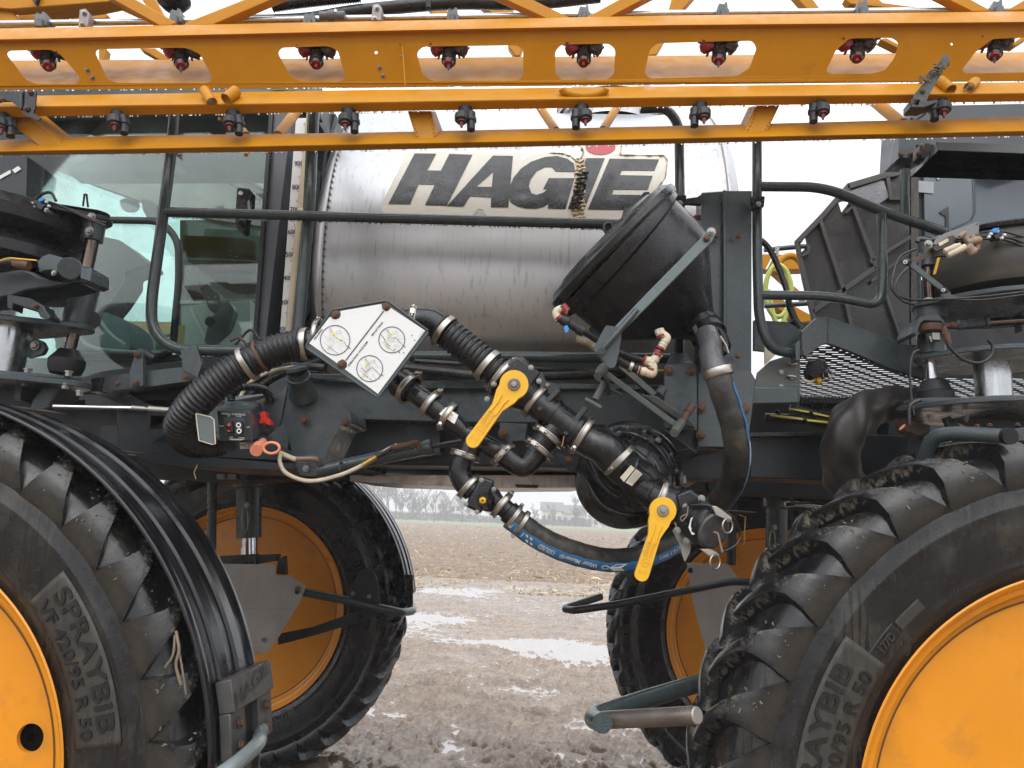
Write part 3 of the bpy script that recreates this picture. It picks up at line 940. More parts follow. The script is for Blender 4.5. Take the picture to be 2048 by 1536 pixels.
TL = ['tallest bare tree at the left end of the hazy tree line', 'bare tree second from the left in the hazy tree line', 'broad bare tree rising above the far fender', 'bare tree in the hazy clump right of the far fender', 'bare tree with a rounded crown in the middle of the hazy clump', 'bare tree just right of the rounded one in the hazy clump', 'last tall bare tree at the right edge of the hazy clump',
      'medium bare tree stepping down from the tall clump', 'low bare tree left of the two reddish ones', 'low bushy tree beside the reddish trees', 'narrow reddish young tree, taller of the pair', 'narrow reddish young tree, shorter of the pair', 'small hazy tree left of the white house', 'small hazy tree in front of the white house gable',
      'spreading bare tree between the two white houses on the left', 'bare tree touching the right white house on the left', 'faint small tree behind the hanging valve', 'faint small tree above the blue striped hose', 'faint low tree at the start of the house row', 'faint low tree left of the cream house',
      'bare tree in front of the middle of the cream house', 'large faint tree behind the row of houses', 'second large faint tree behind the row of houses', 'grey bare tree between the cream house and the low white one', 'small bare tree before the low white house', 'faint tree right of the low white house', 'faint tree by the far tyre',
      'bare tree at the back of the clump just behind the far fender', 'bare tree second row, above the far fender curve', 'bare tree at the back in the middle of the hazy clump', 'bare tree second row beside the rounded crown', 'bare tree at the back near the right edge of the clump', 'shoulder high bare tree where the clump steps down', 'low bare tree at the foot of the clump', 'bushy bare tree between the clump and the reddish trees', 'bushy bare tree touching the reddish trees', 'small bare tree beside the leftmost white house',
      'bare tree far left behind the front wheel', 'bare tree left behind the far front wheel', 'bare tree behind the rear wheels', 'low bare tree behind the rear wheels']
for i, (px, Y, h, sp, kd) in enumerate(T):
    bare_tree(px_at(px, Y), Y, h * (1.15 if px < 800 else 1), sp, 100 + i, BARKW if 'red' in kd else BARK, TL[i], dens=1.0)
HW_ = mat('house_siding', (.62, .60, .55), .8, bump=0, var=.04)
HWC = mat('house_siding_cream', (.60, .53, .40), .8, bump=0, var=.04)
HR = mat('house_roof', (.12, .12, .125), .85, bump=0, var=.1)
HG = mat('house_window_glass', (.05, .06, .07), .2, bump=0)
def house(px0, px1, Y, hw, hr, m, label, gable=False, wins=3, garage=False):
    x0, x1 = px_at(px0, Y), px_at(px1, Y)
    b = empty('house', ((x0 + x1) / 2, Y, .25)); b['label'] = label; b['category'] = 'house'; b['group'] = 'houses beyond the field'
    w = x1 - x0; d = 9
    g = Geo(); g.add(*box_geo((0, d / 2, hw / 2), w, d, hw))
    if gable: g.add([(-w / 2, 0, hw), (w / 2, 0, hw), (0, 0, hw + hr), (-w / 2, d, hw), (w / 2, d, hw), (0, d, hw + hr)], [(0, 1, 2), (3, 5, 4)])
    link('wall', py_mesh(g.v, g.f), m, b)
    e = .4; rg = Geo()
    if gable:
        for s in (-1, 1):
            a = Vector((s * (w / 2 + e), 0, hw - e * hr / (w / 2))); c = Vector((0, 0, hw + hr))
            v = [a + Vector((0, -e, .02)), c + Vector((0, -e, .02)), c + Vector((0, d + e, .02)), a + Vector((0, d + e, .02))]
            rg.add(v + [q + Vector((0, 0, .25)) for q in v], [(0, 1, 2, 3), (4, 5, 6, 7), (0, 1, 5, 4), (1, 2, 6, 5), (2, 3, 7, 6), (3, 0, 4, 7)])
    else:
        v = [(-w / 2 - e, -e, hw), (w / 2 + e, -e, hw), (w / 2 + e, d + e, hw), (-w / 2 - e, d + e, hw), (-w / 2 - e, d / 2, hw + hr), (w / 2 + e, d / 2, hw + hr)]
        rg.add(v, [(0, 1, 5, 4), (2, 3, 4, 5), (0, 4, 3), (1, 2, 5), (0, 3, 2, 1)])
    link('roof', py_mesh(rg.v, rg.f), HR, b)
    for k in range(wins):
        wx = -w / 2 + w * (k + .5) / wins
        for z in ([hw * .30, hw * .72] if hw > 4 else [hw * .5]):
            link('window', py_mesh(*box_geo((wx, -.03, z), .9, .1, 1.1)), HG, b)
    if garage: link('garage_door', py_mesh(*box_geo((w * .3, -.04, 1.1), 2.4, .12, 2.1)), HG, b)
house(868, 890, 196, 5.0, 2.2, HW_, 'hazy white house, leftmost, behind small trees', True, 1)
house(900, 921, 205, 4.6, 2.4, HW_, 'hazy white gabled house next to the spreading bare tree', True, 2)
house(935, 957, 200, 2.8, 1.8, HW_, 'small hazy white house left of the hanging valve', False, 2)
house(1083, 1124, 192, 3.6, 2.2, HWC, 'wide cream house with grey roof left of the black pump', False, 4)
house(1124, 1168, 200, 3.2, 2.2, HWC, 'cream house with grey roof half behind a bare tree', False, 3, True)
house(1184, 1232, 186, 2.4, 1.7, HW_, 'low pale house under the black pump', False, 3)
house(1236, 1290, 196, 2.6, 2.0, HW_, 'low white house between the pump and the yellow handle', False, 3)
house(1310, 1350, 196, 3.2, 2.0, HW_, 'pale house hidden behind the rear wheels', False, 3)
POLE = mat('weathered_pole', (.10, .09, .08), .9, bump=0)
for px, Y, h, lab in ((870, 150, 3.6, 'thin post on the grass strip below the reddish trees'), (1090, 140, 3.0, 'thin post on the grass strip left of the cream house')):
    c = px_at(px, Y)
    o = Geo().add(*lathe_geo(Vector((c, Y, -.1)), Vector((0, 0, 1)), [(0, .08), (h, .06)], 8)).obj('field_post', POLE, None)
    o['label'] = lab; o['category'] = 'post'
# low hedge line along the grass
rg = np.random.default_rng(5); n = 26000
X = rg.uniform(-75, 62, n); Yh = 188 + rg.normal(0, 1.5, n); hh = 1.0 + 1.6 * fbm(X * .12, X * 0 + 3, 3, 8)
Zh = rg.random(n) * hh + .2
d = rg.normal(0, 1, (n, 3)); d[:, 2] = np.abs(d[:, 2]) + .6; d /= np.linalg.norm(d, axis=1)[:, None]
s = rg.normal(0, 1, (n, 3)); s /= np.linalg.norm(s, axis=1)[:, None]
c = np.stack([X, Yh, Zh], 1)
v = np.stack([c - s * .05, c + s * .05, c + d * .6 + s * .03, c + d * .6 - s * .03], 1).reshape(-1, 3)
me = bpy.data.meshes.new('hedgerow'); f = np.arange(4 * n, dtype=np.int32)
me.vertices.add(4 * n); me.vertices.foreach_set('co', v.ravel().astype(np.float32))
me.loops.add(4 * n); me.loops.foreach_set('vertex_index', f)
me.polygons.add(n); me.polygons.foreach_set('loop_start', np.arange(0, 4 * n, 4, dtype=np.int32)); me.polygons.foreach_set('loop_total', np.full(n, 4, np.int32))
me.update(); me.validate()
o = _link0('hedgerow', me, BARK); o['kind'] = 'stuff'
# mist
def haze():
    m = bpy.data.materials.new('mist'); m.use_nodes = True
    nt = m.node_tree; nt.nodes.clear()
    out = nt.nodes.new('ShaderNodeOutputMaterial'); pv = nt.nodes.new('ShaderNodeVolumePrincipled')
    pv.inputs['Color'].default_value = (.93, .96, 1, 1); pv.inputs['Density'].default_value = .0027
    pv.inputs['Anisotropy'].default_value = 0.0
    nt.links.new(pv.outputs[0], out.inputs['Volume'])
    o = _link0('haze', py_mesh(*box_geo((0, 210, 11.5), 860, 560, 25)), m)
    o['kind'] = 'stuff'
haze()
# ------------------------------------------------------------------ tank
TY, TZ, TR = 3.66, 2.655, .875
def P_tank(px, py, lift=.002):
    """where the sight line of a picture point meets the tank's skin"""
    d = ray(px, py); o = CAM
    a = d.y ** 2 + d.z ** 2; b = 2 * ((o.y - TY) * d.y + (o.z - TZ) * d.z); c = (o.y - TY) ** 2 + (o.z - TZ) ** 2 - (TR + lift) ** 2
    D = b * b - 4 * a * c
    if D < 0: D = 0
    return o + d * ((-b - math.sqrt(D)) / (2 * a))
def tank_material():
    m = mat('brushed_stainless', (.48, .485, .495), .36, 1.0, dirt=(.46, .45, .43), damt=.06, dscale=5, dstretch=(3, 1, .12), var=.05, bump=.006, bscale=260, drops=.10, dropscale=170,
            streak=.55, streakcol=(.25, .25, .25), rvar=.05)
    return m
TANKM = tank_material()
tank = part('tank')
xl, xr = P(640, 600, 2.85).x, P(1462, 600, 2.85).x
A = Vector((xl - .11, TY, TZ)); L = xr - xl + .22
prof = [(0, .0), (.001, .30), (.012, .55), (.035, .72), (.07, .82), (.10, .862), (.12, TR), (L - .12, TR), (L - .10, .862), (L - .07, .82), (L - .035, .72), (L - .012, .55), (L - .001, .30), (L, 0)]
link('shell', py_mesh(*lathe_geo(A, Vector((1, 0, 0)), prof, 128, caps=False)), TANKM, tank, 50)
WELD = mat('weld_bead', (.25, .22, .2), .5, 1.0, bump=.4, bscale=300)
for x in (A.x + .125, A.x + L - .125):
    link('weld_seam', py_mesh(*lathe_geo(Vector((x, TY, TZ)), Vector((1, 0, 0)), [(-.003, TR), (-.002, TR + .003), (.002, TR + .003), (.003, TR)], 128, caps=False)), WELD, tank, 180)
# stitch marks of the head weld
g = Geo()
for k in range(70):
    a = R(95 + k * 1.9)
    for x in (A.x + .128,):
        c = Vector((x, TY + math.cos(a) * TR * 1.003, TZ + math.sin(a) * TR * 1.003))
        g.add(*box_geo(c, .005, .005, .007, Matrix.Rotation(a, 3, 'X')))
g.obj('stitched_seam', INK, tank, None)['kind'] = 'stuff'
# manway with lid on top
mc = P(1215, 240, TY); mc = Vector((mc.x, TY - .15, TZ + TR - .02))
mw = link('manway', py_mesh(*lathe_geo(mc, Vector((0, 0, 1)), [(-.05, .235), (.06, .235), (.06, .262), (.10, .262), (.11, .25), (.125, .15), (.128, 0)], 48, caps=False)), TANKM, tank, 35)
link('manway_ring', py_mesh(*lathe_geo(mc + Vector((0, 0, .02)), Vector((0, 0, 1)), [(0, .255), (.0, .262), (.02, .262), (.02, .255)], 48, caps=False)), STEEL, mw, 35)
hx = P(1120, 240, TY).x
link('manway_latch', py_mesh(*box_geo((hx, mc.y, mc.z + .03), .03, .06, .12)), BLKP, mw, 30)
tube('tank_fitting', [(875, 233, 3.3), (895, 228, 3.3), (915, 234, 3.3)], 4, BLKP, tank, 10)
# decal: backing and letters wrapped on the skin
def c2(pts): return [(680 + x / 2.926, y / 2.926) for x, y in pts]
def tank_decal(loops, lift, name, m, parent, step=5):
    bm = bmesh.new()
    flat = [q for l in loops for q in l]
    vs = [bm.verts.new((a, b, 0)) for a, b in flat]
    for t in poly_tris(None, loops):
        try: bm.faces.new([vs[i] for i in t])
        except Exception: pass
    ys = [q[1] for q in flat]
    y = min(ys) + step
    while y < max(ys):
        bmesh.ops.bisect_plane(bm, geom=bm.verts[:] + bm.edges[:] + bm.faces[:], plane_co=(0, y, 0), plane_no=(0, 1, 0))
        y += step
    bmesh.ops.triangulate(bm, faces=bm.faces[:])
    for v in bm.verts: v.co = P_tank(v.co.x, v.co.y, lift)
    return link(name, from_bm(bm, name), m, parent, 180)
DECW = mat('decal_backing', (.68, .65, .57), .40, bump=.02, var=.04, dirt=(.45, .38, .26), damt=.12, dscale=7, drops=.35, dropscale=150)
DECB = mat('decal_black', (.010, .012, .016), .25, bump=.02, drops=.9, dropscale=130, var=.1, streak=.25, streakcol=(.05, .05, .06))
DECR = mat('decal_red', (.42, .03, .05), .35, bump=.02, drops=.5)
outer = [(415, 885), (620, 884), (820, 882), (842, 888), (860, 900), (905, 893), (1035, 893), (1055, 900), (1068, 932), (1100, 915), (1150, 903), (1240, 890), (1300, 893), (1340, 905), (1385, 940), (1418, 908), (1425, 880), (1405, 855), (1440, 840), (1640, 838), (1648, 862), (1640, 905), (1760, 908), (1895, 908), (1918, 925), (1918, 985), (1900, 1050), (1862, 1085), (1850, 1120), (1700, 1330), (1050, 1320), (900, 1310), (865, 1275), (835, 1225), (805, 1222), (775, 1265), (740, 1310), (480, 1300), (458, 1245), (440, 1262), (270, 1255), (248, 1240), (240, 1215), (252, 1175), (388, 905), (398, 890)]
dec = part('tank_decal')
back = tank_decal([c2(outer)], .0015, 'decal_backing', DECW, dec)
L_ = {
    'H': [[(437, 897), (563, 899), (510, 997), (590, 998), (640, 900), (775, 905), (625, 1203), (497, 1200), (555, 1080), (460, 1077), (410, 1195), (283, 1192)]],
    'A': [[(895, 910), (1012, 912), (985, 1213), (882, 1212), (886, 1155), (762, 1148), (722, 1208), (625, 1206)], [(897, 1005), (888, 1093), (797, 1092)]],
    'G': [[(1378, 1005), (1262, 1003), (1240, 977), (1200, 977), (1150, 1002), (1115, 1050), (1105, 1090), (1120, 1130), (1150, 1140), (1190, 1127), (1217, 1105), (1188, 1108), (1222, 1042), (1373, 1042), (1320, 1222), (1215, 1220), (1222, 1192), (1190, 1210), (1150, 1220), (1090, 1220), (1040, 1208), (1000, 1185), (985, 1150), (990, 1100), (1015, 1040), (1060, 985), (1120, 945), (1200, 918), (1270, 912), (1330, 928), (1368, 955)]],
    'I': [[(1440, 925), (1550, 925), (1430, 1222), (1333, 1222)]],
    'E': [[(1578, 928), (1867, 932), (1840, 998), (1650, 996), (1637, 1024), (1830, 1028), (1800, 1110), (1603, 1108), (1587, 1138), (1760, 1140), (1720, 1228), (1450, 1225)]]}
for k in 'HAGIE': tank_decal([c2(l) for l in L_[k]], .0035, 'letter', DECB, dec)
tank_decal([c2(circ(1525, 858, 88, 40, 47))], .0035, 'red_dot', DECR, dec)
# the peeled, crinkled strip between G and I
def crinkle(x0t, x0b, w0, w1, y0, y1, m, name, amp, seed):
    nx, ny = 26, 110
    v = []; f = []
    for j in range(ny + 1):
        t = j / ny
        for i in range(nx + 1):
            s = i / nx
            cx = x0t + (x0b - x0t) * t; w = w0 + (w1 - w0) * t
            x = cx + (s - .5) * w + 5 * math.sin(t * 31 + seed) * (abs(s - .5) > .35)
            y = y0 + (y1 - y0) * t
            h = amp * (.5 + .5 * math.sin(t * 95 + 5 * float(fbm(np.array([s * 5.]), np.array([t * 14.]), 2, seed)[0]) + 3 * s)) * (math.sin(math.pi * s) ** .4)
            h *= .35 + 1.3 * float(vnoise(np.array([s * 7.]), np.array([t * 30.]), seed + 3)[0])
            v.append(P_tank(680 + x / 2.926, y / 2.926, .003 + h))
    for j in range(ny):
        for i in range(nx):
            o = j * (nx + 1) + i; f.append((o, o + 1, o + nx + 2, o + nx + 1))
    return link(name, py_mesh(v, f), m, dec, 180)
PEELT = mat('peeled_backing', (.50, .40, .25), .6, bump=.1, dirt=(.62, .58, .48), damt=.5, dscale=60)
crinkle(1408, 1395, 52, 78, 925, 1284, PEELT, 'peeled_strip', .010, 3)
crinkle(1424, 1378, 62, 70, 1000, 1222, DECB, 'crinkled_film', .016, 8)
# yellowed peeling border on the right-hand side
def edge_strip(pts, w, name):
    q = [Vector(a) for a in pts]; v = []; f = []
    k = 0
    for i in range(len(q) - 1):
        for t in np.linspace(0, 1, 8, endpoint=False):
            p = q[i].lerp(q[i + 1], float(t)); d = (q[i + 1] - q[i]).normalized(); n = Vector((-d.y, d.x))
            ww = w * (.5 + .9 * random.random())
            a = p + n * ww * .5; b = p - n * ww * .5
            v += [P_tank(680 + a.x / 2.926, a.y / 2.926, .003), P_tank(680 + p.x / 2.926, p.y / 2.926, .003 + .008 * random.random()), P_tank(680 + b.x / 2.926, b.y / 2.926, .0025)]
            k += 1
    for i in range(k - 1):
        f += [(3 * i, 3 * i + 1, 3 * i + 4, 3 * i + 3), (3 * i + 1, 3 * i + 2, 3 * i + 5, 3 * i + 4)]
    link(name, py_mesh(v, f, name, False), PEELT, dec, 180)
edge_strip([(1225, 893), (1300, 896), (1350, 912), (1390, 945), (1420, 905), (1426, 878), (1408, 856)], 9, 'peeling_edge')
edge_strip([(1648, 850), (1640, 905), (1760, 908), (1895, 908), (1916, 935), (1905, 1040), (1868, 1085), (1855, 1115)], 9, 'peeling_edge')
# worn vertical stain strip under the decal is part of the tank's material; cradle below
CRAD = mat('cradle_stainless', (.50, .46, .42), .35, .9, dirt=(.25, .2, .15), damt=.3, dscale=12, streak=.4)
plate('cradle_skirt', [(590, 742), (820, 741), (1440, 738), (1440, 768), (820, 775), (590, 770)], 2.98, .02, CRAD, SVR)
plate('cradle_lip', [(820, 735), (1440, 730), (1440, 739), (820, 743)], 2.94, .03, GREEND, SVR)
plate('belly_shield', [(700, 962), (756, 967), (1012, 976), (1150, 975), (1200, 965), (1200, 950), (700, 950)], 3.35, .5, CRAD, SVR)
plate('belly_bracket', [(1029, 968), (1078, 970), (1075, 976), (1033, 975)], 3.33, .05, GREEND, SVR)
plate('belly_bracket', [(722, 947), (745, 948), (745, 952), (722, 951)], 3.2, .05, GREEND, SVR)
tube('tank_rail', [(820, 712, 2.78), (1350, 716, 2.78)], 11, GREENR, SVR, 20)
tube('hose', [(560, 712, 2.72), (800, 735, 2.72), (1000, 752, 2.74), (1250, 748, 2.8)], 9, RUB, SVR, 14, curve=True)
tube('hose', [(830, 722, 2.74), (1000, 733, 2.74), (1180, 745, 2.8)], 5, RUB, SVR, 10, curve=True)
tube('yellow_hose', [(830, 742, 2.76), (1330, 742, 2.82)], 3, HANDLE, SVR, 8)

g = part('underbody_shade')  # unseen slabs added overhead to block light and darken the underside
for x0, x1, y0, y1, z0 in ((-3.6, -1.0, 3.35, 4.95, 1.97), (1.15, 3.6, 3.15, 4.95, 1.96), (-3.6, 3.6, 4.35, 4.9, 2.2)):
    link('shade_slab', py_mesh(*box_geo(((x0 + x1) / 2, (y0 + y1) / 2, z0), x1 - x0, y1 - y0, .05)), GREEND, g, 30)
# ------------------------------------------------------------------ sight gauge and rear of the cab
gz = part('tank_gauge')
GY = 2.86
def gx(y, x240, x690): return x240 + (x690 - x240) * (y - 240) / 450
plate('gauge_board', [(592, 236), (612, 236), (588, 664), (560, 664)], GY, .006, WHITE, gz, bevel=0)
plate('gauge_board_edge', [(612, 236), (618, 236), (603, 664), (588, 664)], GY + .006, .012, WHITE, gz, bevel=0)
SIGHT = mat('yellowed_sight_tube', (.52, .44, .30), .3, bump=.02, var=.12, dirt=(.36, .28, .16), damt=.25, dscale=9, dstretch=(1, 1, .2))
tube('sight_tube', [(620, 225, GY - .03), (577, 664, GY - .03)], 6.5, SIGHT, gz, 14)
for t, y, big in (('400', 246, 0), ('900', 327, 1), ('340', 333, 0), ('320', 352, 0), ('800', 374, 1), ('300', 380, 0), ('280', 400, 0), ('700', 419, 1), ('260', 424, 0), ('240', 448, 0), ('600', 464, 1), ('220', 472, 0), ('200', 496, 0), ('500', 509, 1), ('180', 520, 0), ('160', 545, 0), ('400', 556, 1), ('140', 570, 0), ('120', 597, 0), ('300', 605, 1), ('100', 624, 0), ('200', 658, 1)):
    rx = gx(y, 614, 571) + 2
    w = 18 if big else 9
    v, f = text_flat(t, rx - w - (1 if big else 0), y + 4, 0, 9 if big else 4.6, GY - .004, .02 if big else .0, width=w)
    link('numeral', py_mesh(v, f, 'numeral', False), INK if big else INKR, gz)
tk = Geo()
for i in range(40):
    y = 640 - i * 10.0
    x = gx(y, 617, 583) + 8
    tk.add(*stroke([(x, y), (x + 5, y - 1.5)], 1.0, GY + .003))
tk.obj('tick_marks', INK, gz, None)
bnd = [(590, 419), (610, 419)]
tube('tube_clip', [(598, 421, GY - .045), (612, 421, GY - .045)], 4, SIGHT, gz, 8)
plate('gauge_clip', [(622, 228), (642, 228), (642, 238), (622, 238)], GY - .04, .03, GREEND, gz)
# tank support panels and a black fill sheet behind the gauge
plate('support_panel', [(600, 225), (638, 228), (672, 228), (650, 300), (632, 420), (628, 640), (640, 700), (560, 690), (585, 500)], 3.25, .04, GREEND, SVR)
plate('dark_fill_sheet', [(545, 236), (612, 236), (575, 690), (520, 690)], 3.05, .5, BLKM, SVR)  # black sheet filling the gap between pillar and gauge
plate('brace_plate', [(628, 330), (640, 345), (634, 600), (600, 655), (600, 640), (625, 540)], 3.0, .03, GREEND, SVR)
tube('support_bar', [(634, 545, 2.95), (602, 650, 2.95)], 3, GREEND, SVR, 8)
plate('small_box', [(538, 545), (545, 547), (545, 575), (538, 573)], 2.95, .04, GREEND, SVR)

# ------------------------------------------------------------------ cab
cab = part('cab')
def glass_mat(name, tint, rough=.0, dirt=.12):
    m = bpy.data.materials.new(name); m.use_nodes = True
    nt = m.node_tree; nt.nodes.clear(); N = nt.nodes; L = nt.links
    out = N.new('ShaderNodeOutputMaterial'); tr = N.new('ShaderNodeBsdfTransparent'); gl = N.new('ShaderNodeBsdfGlossy')
    tr.inputs[0].default_value = (*tint, 1); gl.inputs['Roughness'].default_value = .02
    fr = N.new('ShaderNodeFresnel'); fr.inputs[0].default_value = 1.52
    ms = N.new('ShaderNodeMixShader'); L.new(fr.outputs[0], ms.inputs[0]); L.new(tr.outputs[0], ms.inputs[1]); L.new(gl.outputs[0], ms.inputs[2])
    # film of dirt and drying droplets
    tc = N.new('ShaderNodeTexCoord'); vo = N.new('ShaderNodeTexVoronoi'); vo.inputs['Scale'].default_value = 55
    L.new(tc.outputs['Object'], vo.inputs['Vector'])
    mr = N.new('ShaderNodeMapRange'); mr.inputs[1].default_value = .16; mr.inputs[2].default_value = .10; L.new(vo.outputs['Distance'], mr.inputs[0])
    no = N.new('ShaderNodeTexNoise'); no.inputs['Scale'].default_value = 4; no.inputs['Detail'].default_value = 6; L.new(tc.outputs['Object'], no.inputs['Vector'])
    m2 = N.new('ShaderNodeMapRange'); m2.inputs[1].default_value = .45; m2.inputs[2].default_value = .75; L.new(no.outputs[0], m2.inputs[0])
    mu = N.new('ShaderNodeMath'); mu.operation = 'MULTIPLY'; L.new(mr.outputs[0], mu.inputs[0]); L.new(m2.outputs[0], mu.inputs[1])
    ad = N.new('ShaderNodeMath'); ad.operation = 'MULTIPLY_ADD'; L.new(m2.outputs[0], ad.inputs[0]); ad.inputs[1].default_value = dirt; L.new(mu.outputs[0], ad.inputs[2])
    df = N.new('ShaderNodeBsdfDiffuse'); df.inputs[0].default_value = (.32, .38, .36, 1)
    m3 = N.new('ShaderNodeMixShader'); L.new(ad.outputs[0], m3.inputs[0]); L.new(ms.outputs[0], m3.inputs[1]); L.new(df.outputs[0], m3.inputs[2])
    L.new(m3.outputs[0], out.inputs[0])
    return m
GLASS = glass_mat('green_cab_glass', (.82, .91, .885))
GLASSF = glass_mat('green_far_glass', (.80, .93, .905), dirt=.15)
GLASSD = glass_mat('dark_tinted_glass', (.22, .25, .22), dirt=.05)
CABG = mat('cab_grey_trim', (.085, .10, .105), .45, bump=.05, var=.1)
CABD = mat('cab_dark_trim', (.022, .026, .026), .5, bump=.05)
LINER = mat('cab_headliner', (.13, .14, .115), .6, bump=.1, bscale=30, var=.15)
PALE = mat('cab_pale_panel', (.46, .50, .47), .5, bump=.05, var=.06)
# near glass door, with a slight curve to it (nearer in its middle)
def cabY(px, py): return 2.98 + .00000055 * (px - 250) ** 2
plate('door_glass', [(-60, 180), (545, 180), (528, 690), (300, 742), (140, 756), (-60, 760)], cabY, .006, GLASS, cab, bevel=0)
plate('rear_pillar', [(546, 180), (592, 180), (572, 330), (530, 690), (506, 690), (540, 330)], 2.90, .12, mat('pillar_grey', (.075, .082, .095), .4, bump=.04, streak=.3), cab)
plate('pillar_seal', [(541, 180), (549, 180), (512, 690), (504, 690)], 2.885, .02, BLKM, cab)
g = Geo()
for i in range(64):
    y = 300 + i * 6; x = 549 - (y - 180) / 510 * 37 + 1
    p = P(x, y, 2.884); g.add(*box_geo(p, .008, .012, .004))
g.obj('seal_ribs', GREEND, cab, None)
plate('front_pillar', [(-60, 300), (54, 312), (52, 420), (-60, 420)], 2.93, .1, GREEND, cab)
plate('reflector', [(-2, 352), (20, 340), (22, 346), (0, 358)], 2.925, .003, WHITE, cab, bevel=0)
plate('reflector', [(24, 340), (36, 332), (42, 338), (30, 346)], 2.925, .003, WHITE, cab, bevel=0)
plate('roof_edge', [(-60, 130), (620, 130), (612, 200), (-60, 205)], 2.9, .8, CABG, cab)
# far side of the cab
plate('far_window', [(-300, 230), (560, 230), (560, 740), (-300, 740)], 4.35, .006, GLASSF, cab, bevel=0)
plate('far_roof_liner', [(-300, 160), (545, 160), (548, 470), (520, 452), (430, 440), (300, 409), (180, 366), (95, 330), (54, 312), (-300, 250)], 4.25, .05, LINER, cab)
tube('liner_piping', [(125, 325, 4.2), (190, 308, 4.2), (280, 312, 4.2), (380, 322, 4.2), (470, 345, 4.2), (540, 385, 4.2)], 7, CABG, cab, 10, curve=True)
tube('liner_piping', [(125, 340, 4.2), (200, 322, 4.2), (300, 326, 4.2), (400, 338, 4.2), (520, 400, 4.2)], 2.5, CABD, cab, 8, curve=True)
plate('sun_visor', [(-60, 228), (118, 228), (130, 245), (132, 290), (124, 318), (60, 316), (-60, 300)], 3.6, .03, CABG, cab, rnd=12)
plate('ceiling_lamp', [(150, 232), (190, 236), (186, 244), (160, 246)], 3.5, .02, CABD, cab, rnd=3)
plate('ceiling_console', [(165, 246), (300, 250), (300, 272), (160, 270)], 3.55, .05, PALE, cab)
plate('tinted_pane', [(360, 440), (560, 440), (560, 602), (360, 602)], 4.30, .006, GLASSD, cab, bevel=0)
plate('inner_wall', [(357, 600), (560, 596), (560, 745), (357, 745)], 4.28, .03, CABG, cab)
plate('lower_body', [(-60, 716), (560, 716), (560, 800), (-60, 800)], 3.04, .05, GREEND, cab)
plate('window_lower_rail', [(100, 712), (540, 706), (540, 722), (100, 722)], 3.02, .03, CABD, cab)
# wiper motor and mirror silhouettes, seat, console
plate('cab_mirror', [(238, 400), (262, 393), (277, 402), (276, 418), (262, 424), (244, 420)], 4.6, .02, CABD, cab, rnd=6)
plate('far_pillar', [(283, 395), (310, 404), (308, 440), (300, 445), (285, 420)], 4.1, .05, CABD, cab, rnd=5)
tube('window_frame', [(120, 440, 3.02), (215, 440, 3.02), (322, 442, 3.02), (357, 480, 3.02), (358, 560, 3.02), (345, 700, 3.02), (325, 713, 3.02), (150, 711, 3.02), (118, 690, 3.02), (108, 596, 3.02)], 7, CABD, cab, 12, bend=28)
plate('seat_back', [(190, 470), (240, 480), (292, 520), (294, 528), (250, 543), (252, 560), (226, 600), (205, 625), (206, 700), (110, 700), (115, 590), (180, 560)], 3.75, .18, CABD, cab, rnd=8)
plate('seat_cushion', [(205, 622), (232, 630), (255, 650), (262, 700), (205, 705)], 3.7, .25, mat('seat_blue', (.05, .11, .12), .7, bump=.2), cab, rnd=10)
tube('grab_rail', [(150, 650, 3.3), (175, 690, 3.3), (230, 702, 3.3), (320, 705, 3.3)], 4, PALE, cab, 10, curve=True)
tube('steering_rim', [(200, 640, 3.4), (222, 668, 3.4), (252, 690, 3.4)], 3, PALE, cab, 10, curve=True)
plate('console', [(362, 612), (400, 608), (500, 600), (500, 740), (362, 740)], 3.6, .3, PALE, cab)
plate('console_arm', [(378, 617), (384, 615), (412, 672), (408, 678)], 3.5, .02, WHITE, cab)
plate('side_trim', [(408, 685), (418, 640), (455, 600), (470, 620), (455, 660), (420, 690)], 3.3, .05, CABG, cab, rnd=8)
lathe('armrest_knob', (420, 643, 3.22), (420, 643, 3.26), [(0, 8), (0.3, 10.5), (1, 10.5)], BLKM, cab, 24)
plate('warning_label', [(352, 652), (371, 650), (368, 690), (348, 690)], 3.45, .002, mat('label_ochre', (.45, .36, .10), .5, bump=0), cab, bevel=0)
plate('fuse_box', [(395, 562), (412, 566), (440, 590), (440, 618), (420, 622), (405, 590)], 3.5, .06, BLKM, cab, rnd=3)
plate('red_latch', [(399, 572), (410, 564), (408, 574), (400, 577)], 3.49, .01, RED, cab)
# things seen through the glass behind the cab: boom section of the far side
far = part('far_boom')
plate('beam', [(366, 470), (500, 478), (500, 510), (366, 505)], 5.6, .12, YEL, far)
plate('beam', [(366, 520), (500, 522), (500, 540), (366, 540)], 5.6, .12, YEL, far)
plate('beam', [(360, 548), (500, 555), (500, 600), (360, 600)], 5.55, .1, GREEND, far)
plate('beam', [(120, 640), (350, 644), (350, 668), (120, 664)], 5.6, .12, YEL, far)
plate('beam', [(120, 672), (350, 676), (350, 700), (120, 695)], 5.6, .12, GREEND, far)
# door handle
dh = lambda a: [(470 + x * 1.0, y) for x, y in a]
plate('door_handle', [(474, 378), (478, 375), (499, 378), (502, 382), (500, 410), (496, 425), (492, 440), (490, 462), (482, 465), (473, 458), (470, 440), (472, 410)], 2.86, .05, BLKP, cab, rnd=5, bevel=.004)
plate('door_lock', circ(481, 386, 4.5, 16), 2.855, .01, STEEL, cab, bevel=0)
tube('door_grip', [(498, 405, 2.85), (497, 425, 2.82), (482, 442, 2.82), (476, 440, 2.85)], 5, BLKP, cab, 10, curve=True)
# sill and steps under the door
plate('cab_sill', [(205, 742), (525, 700), (525, 730), (300, 766), (190, 775), (150, 760)], 2.86, .5, GREEND, cab)
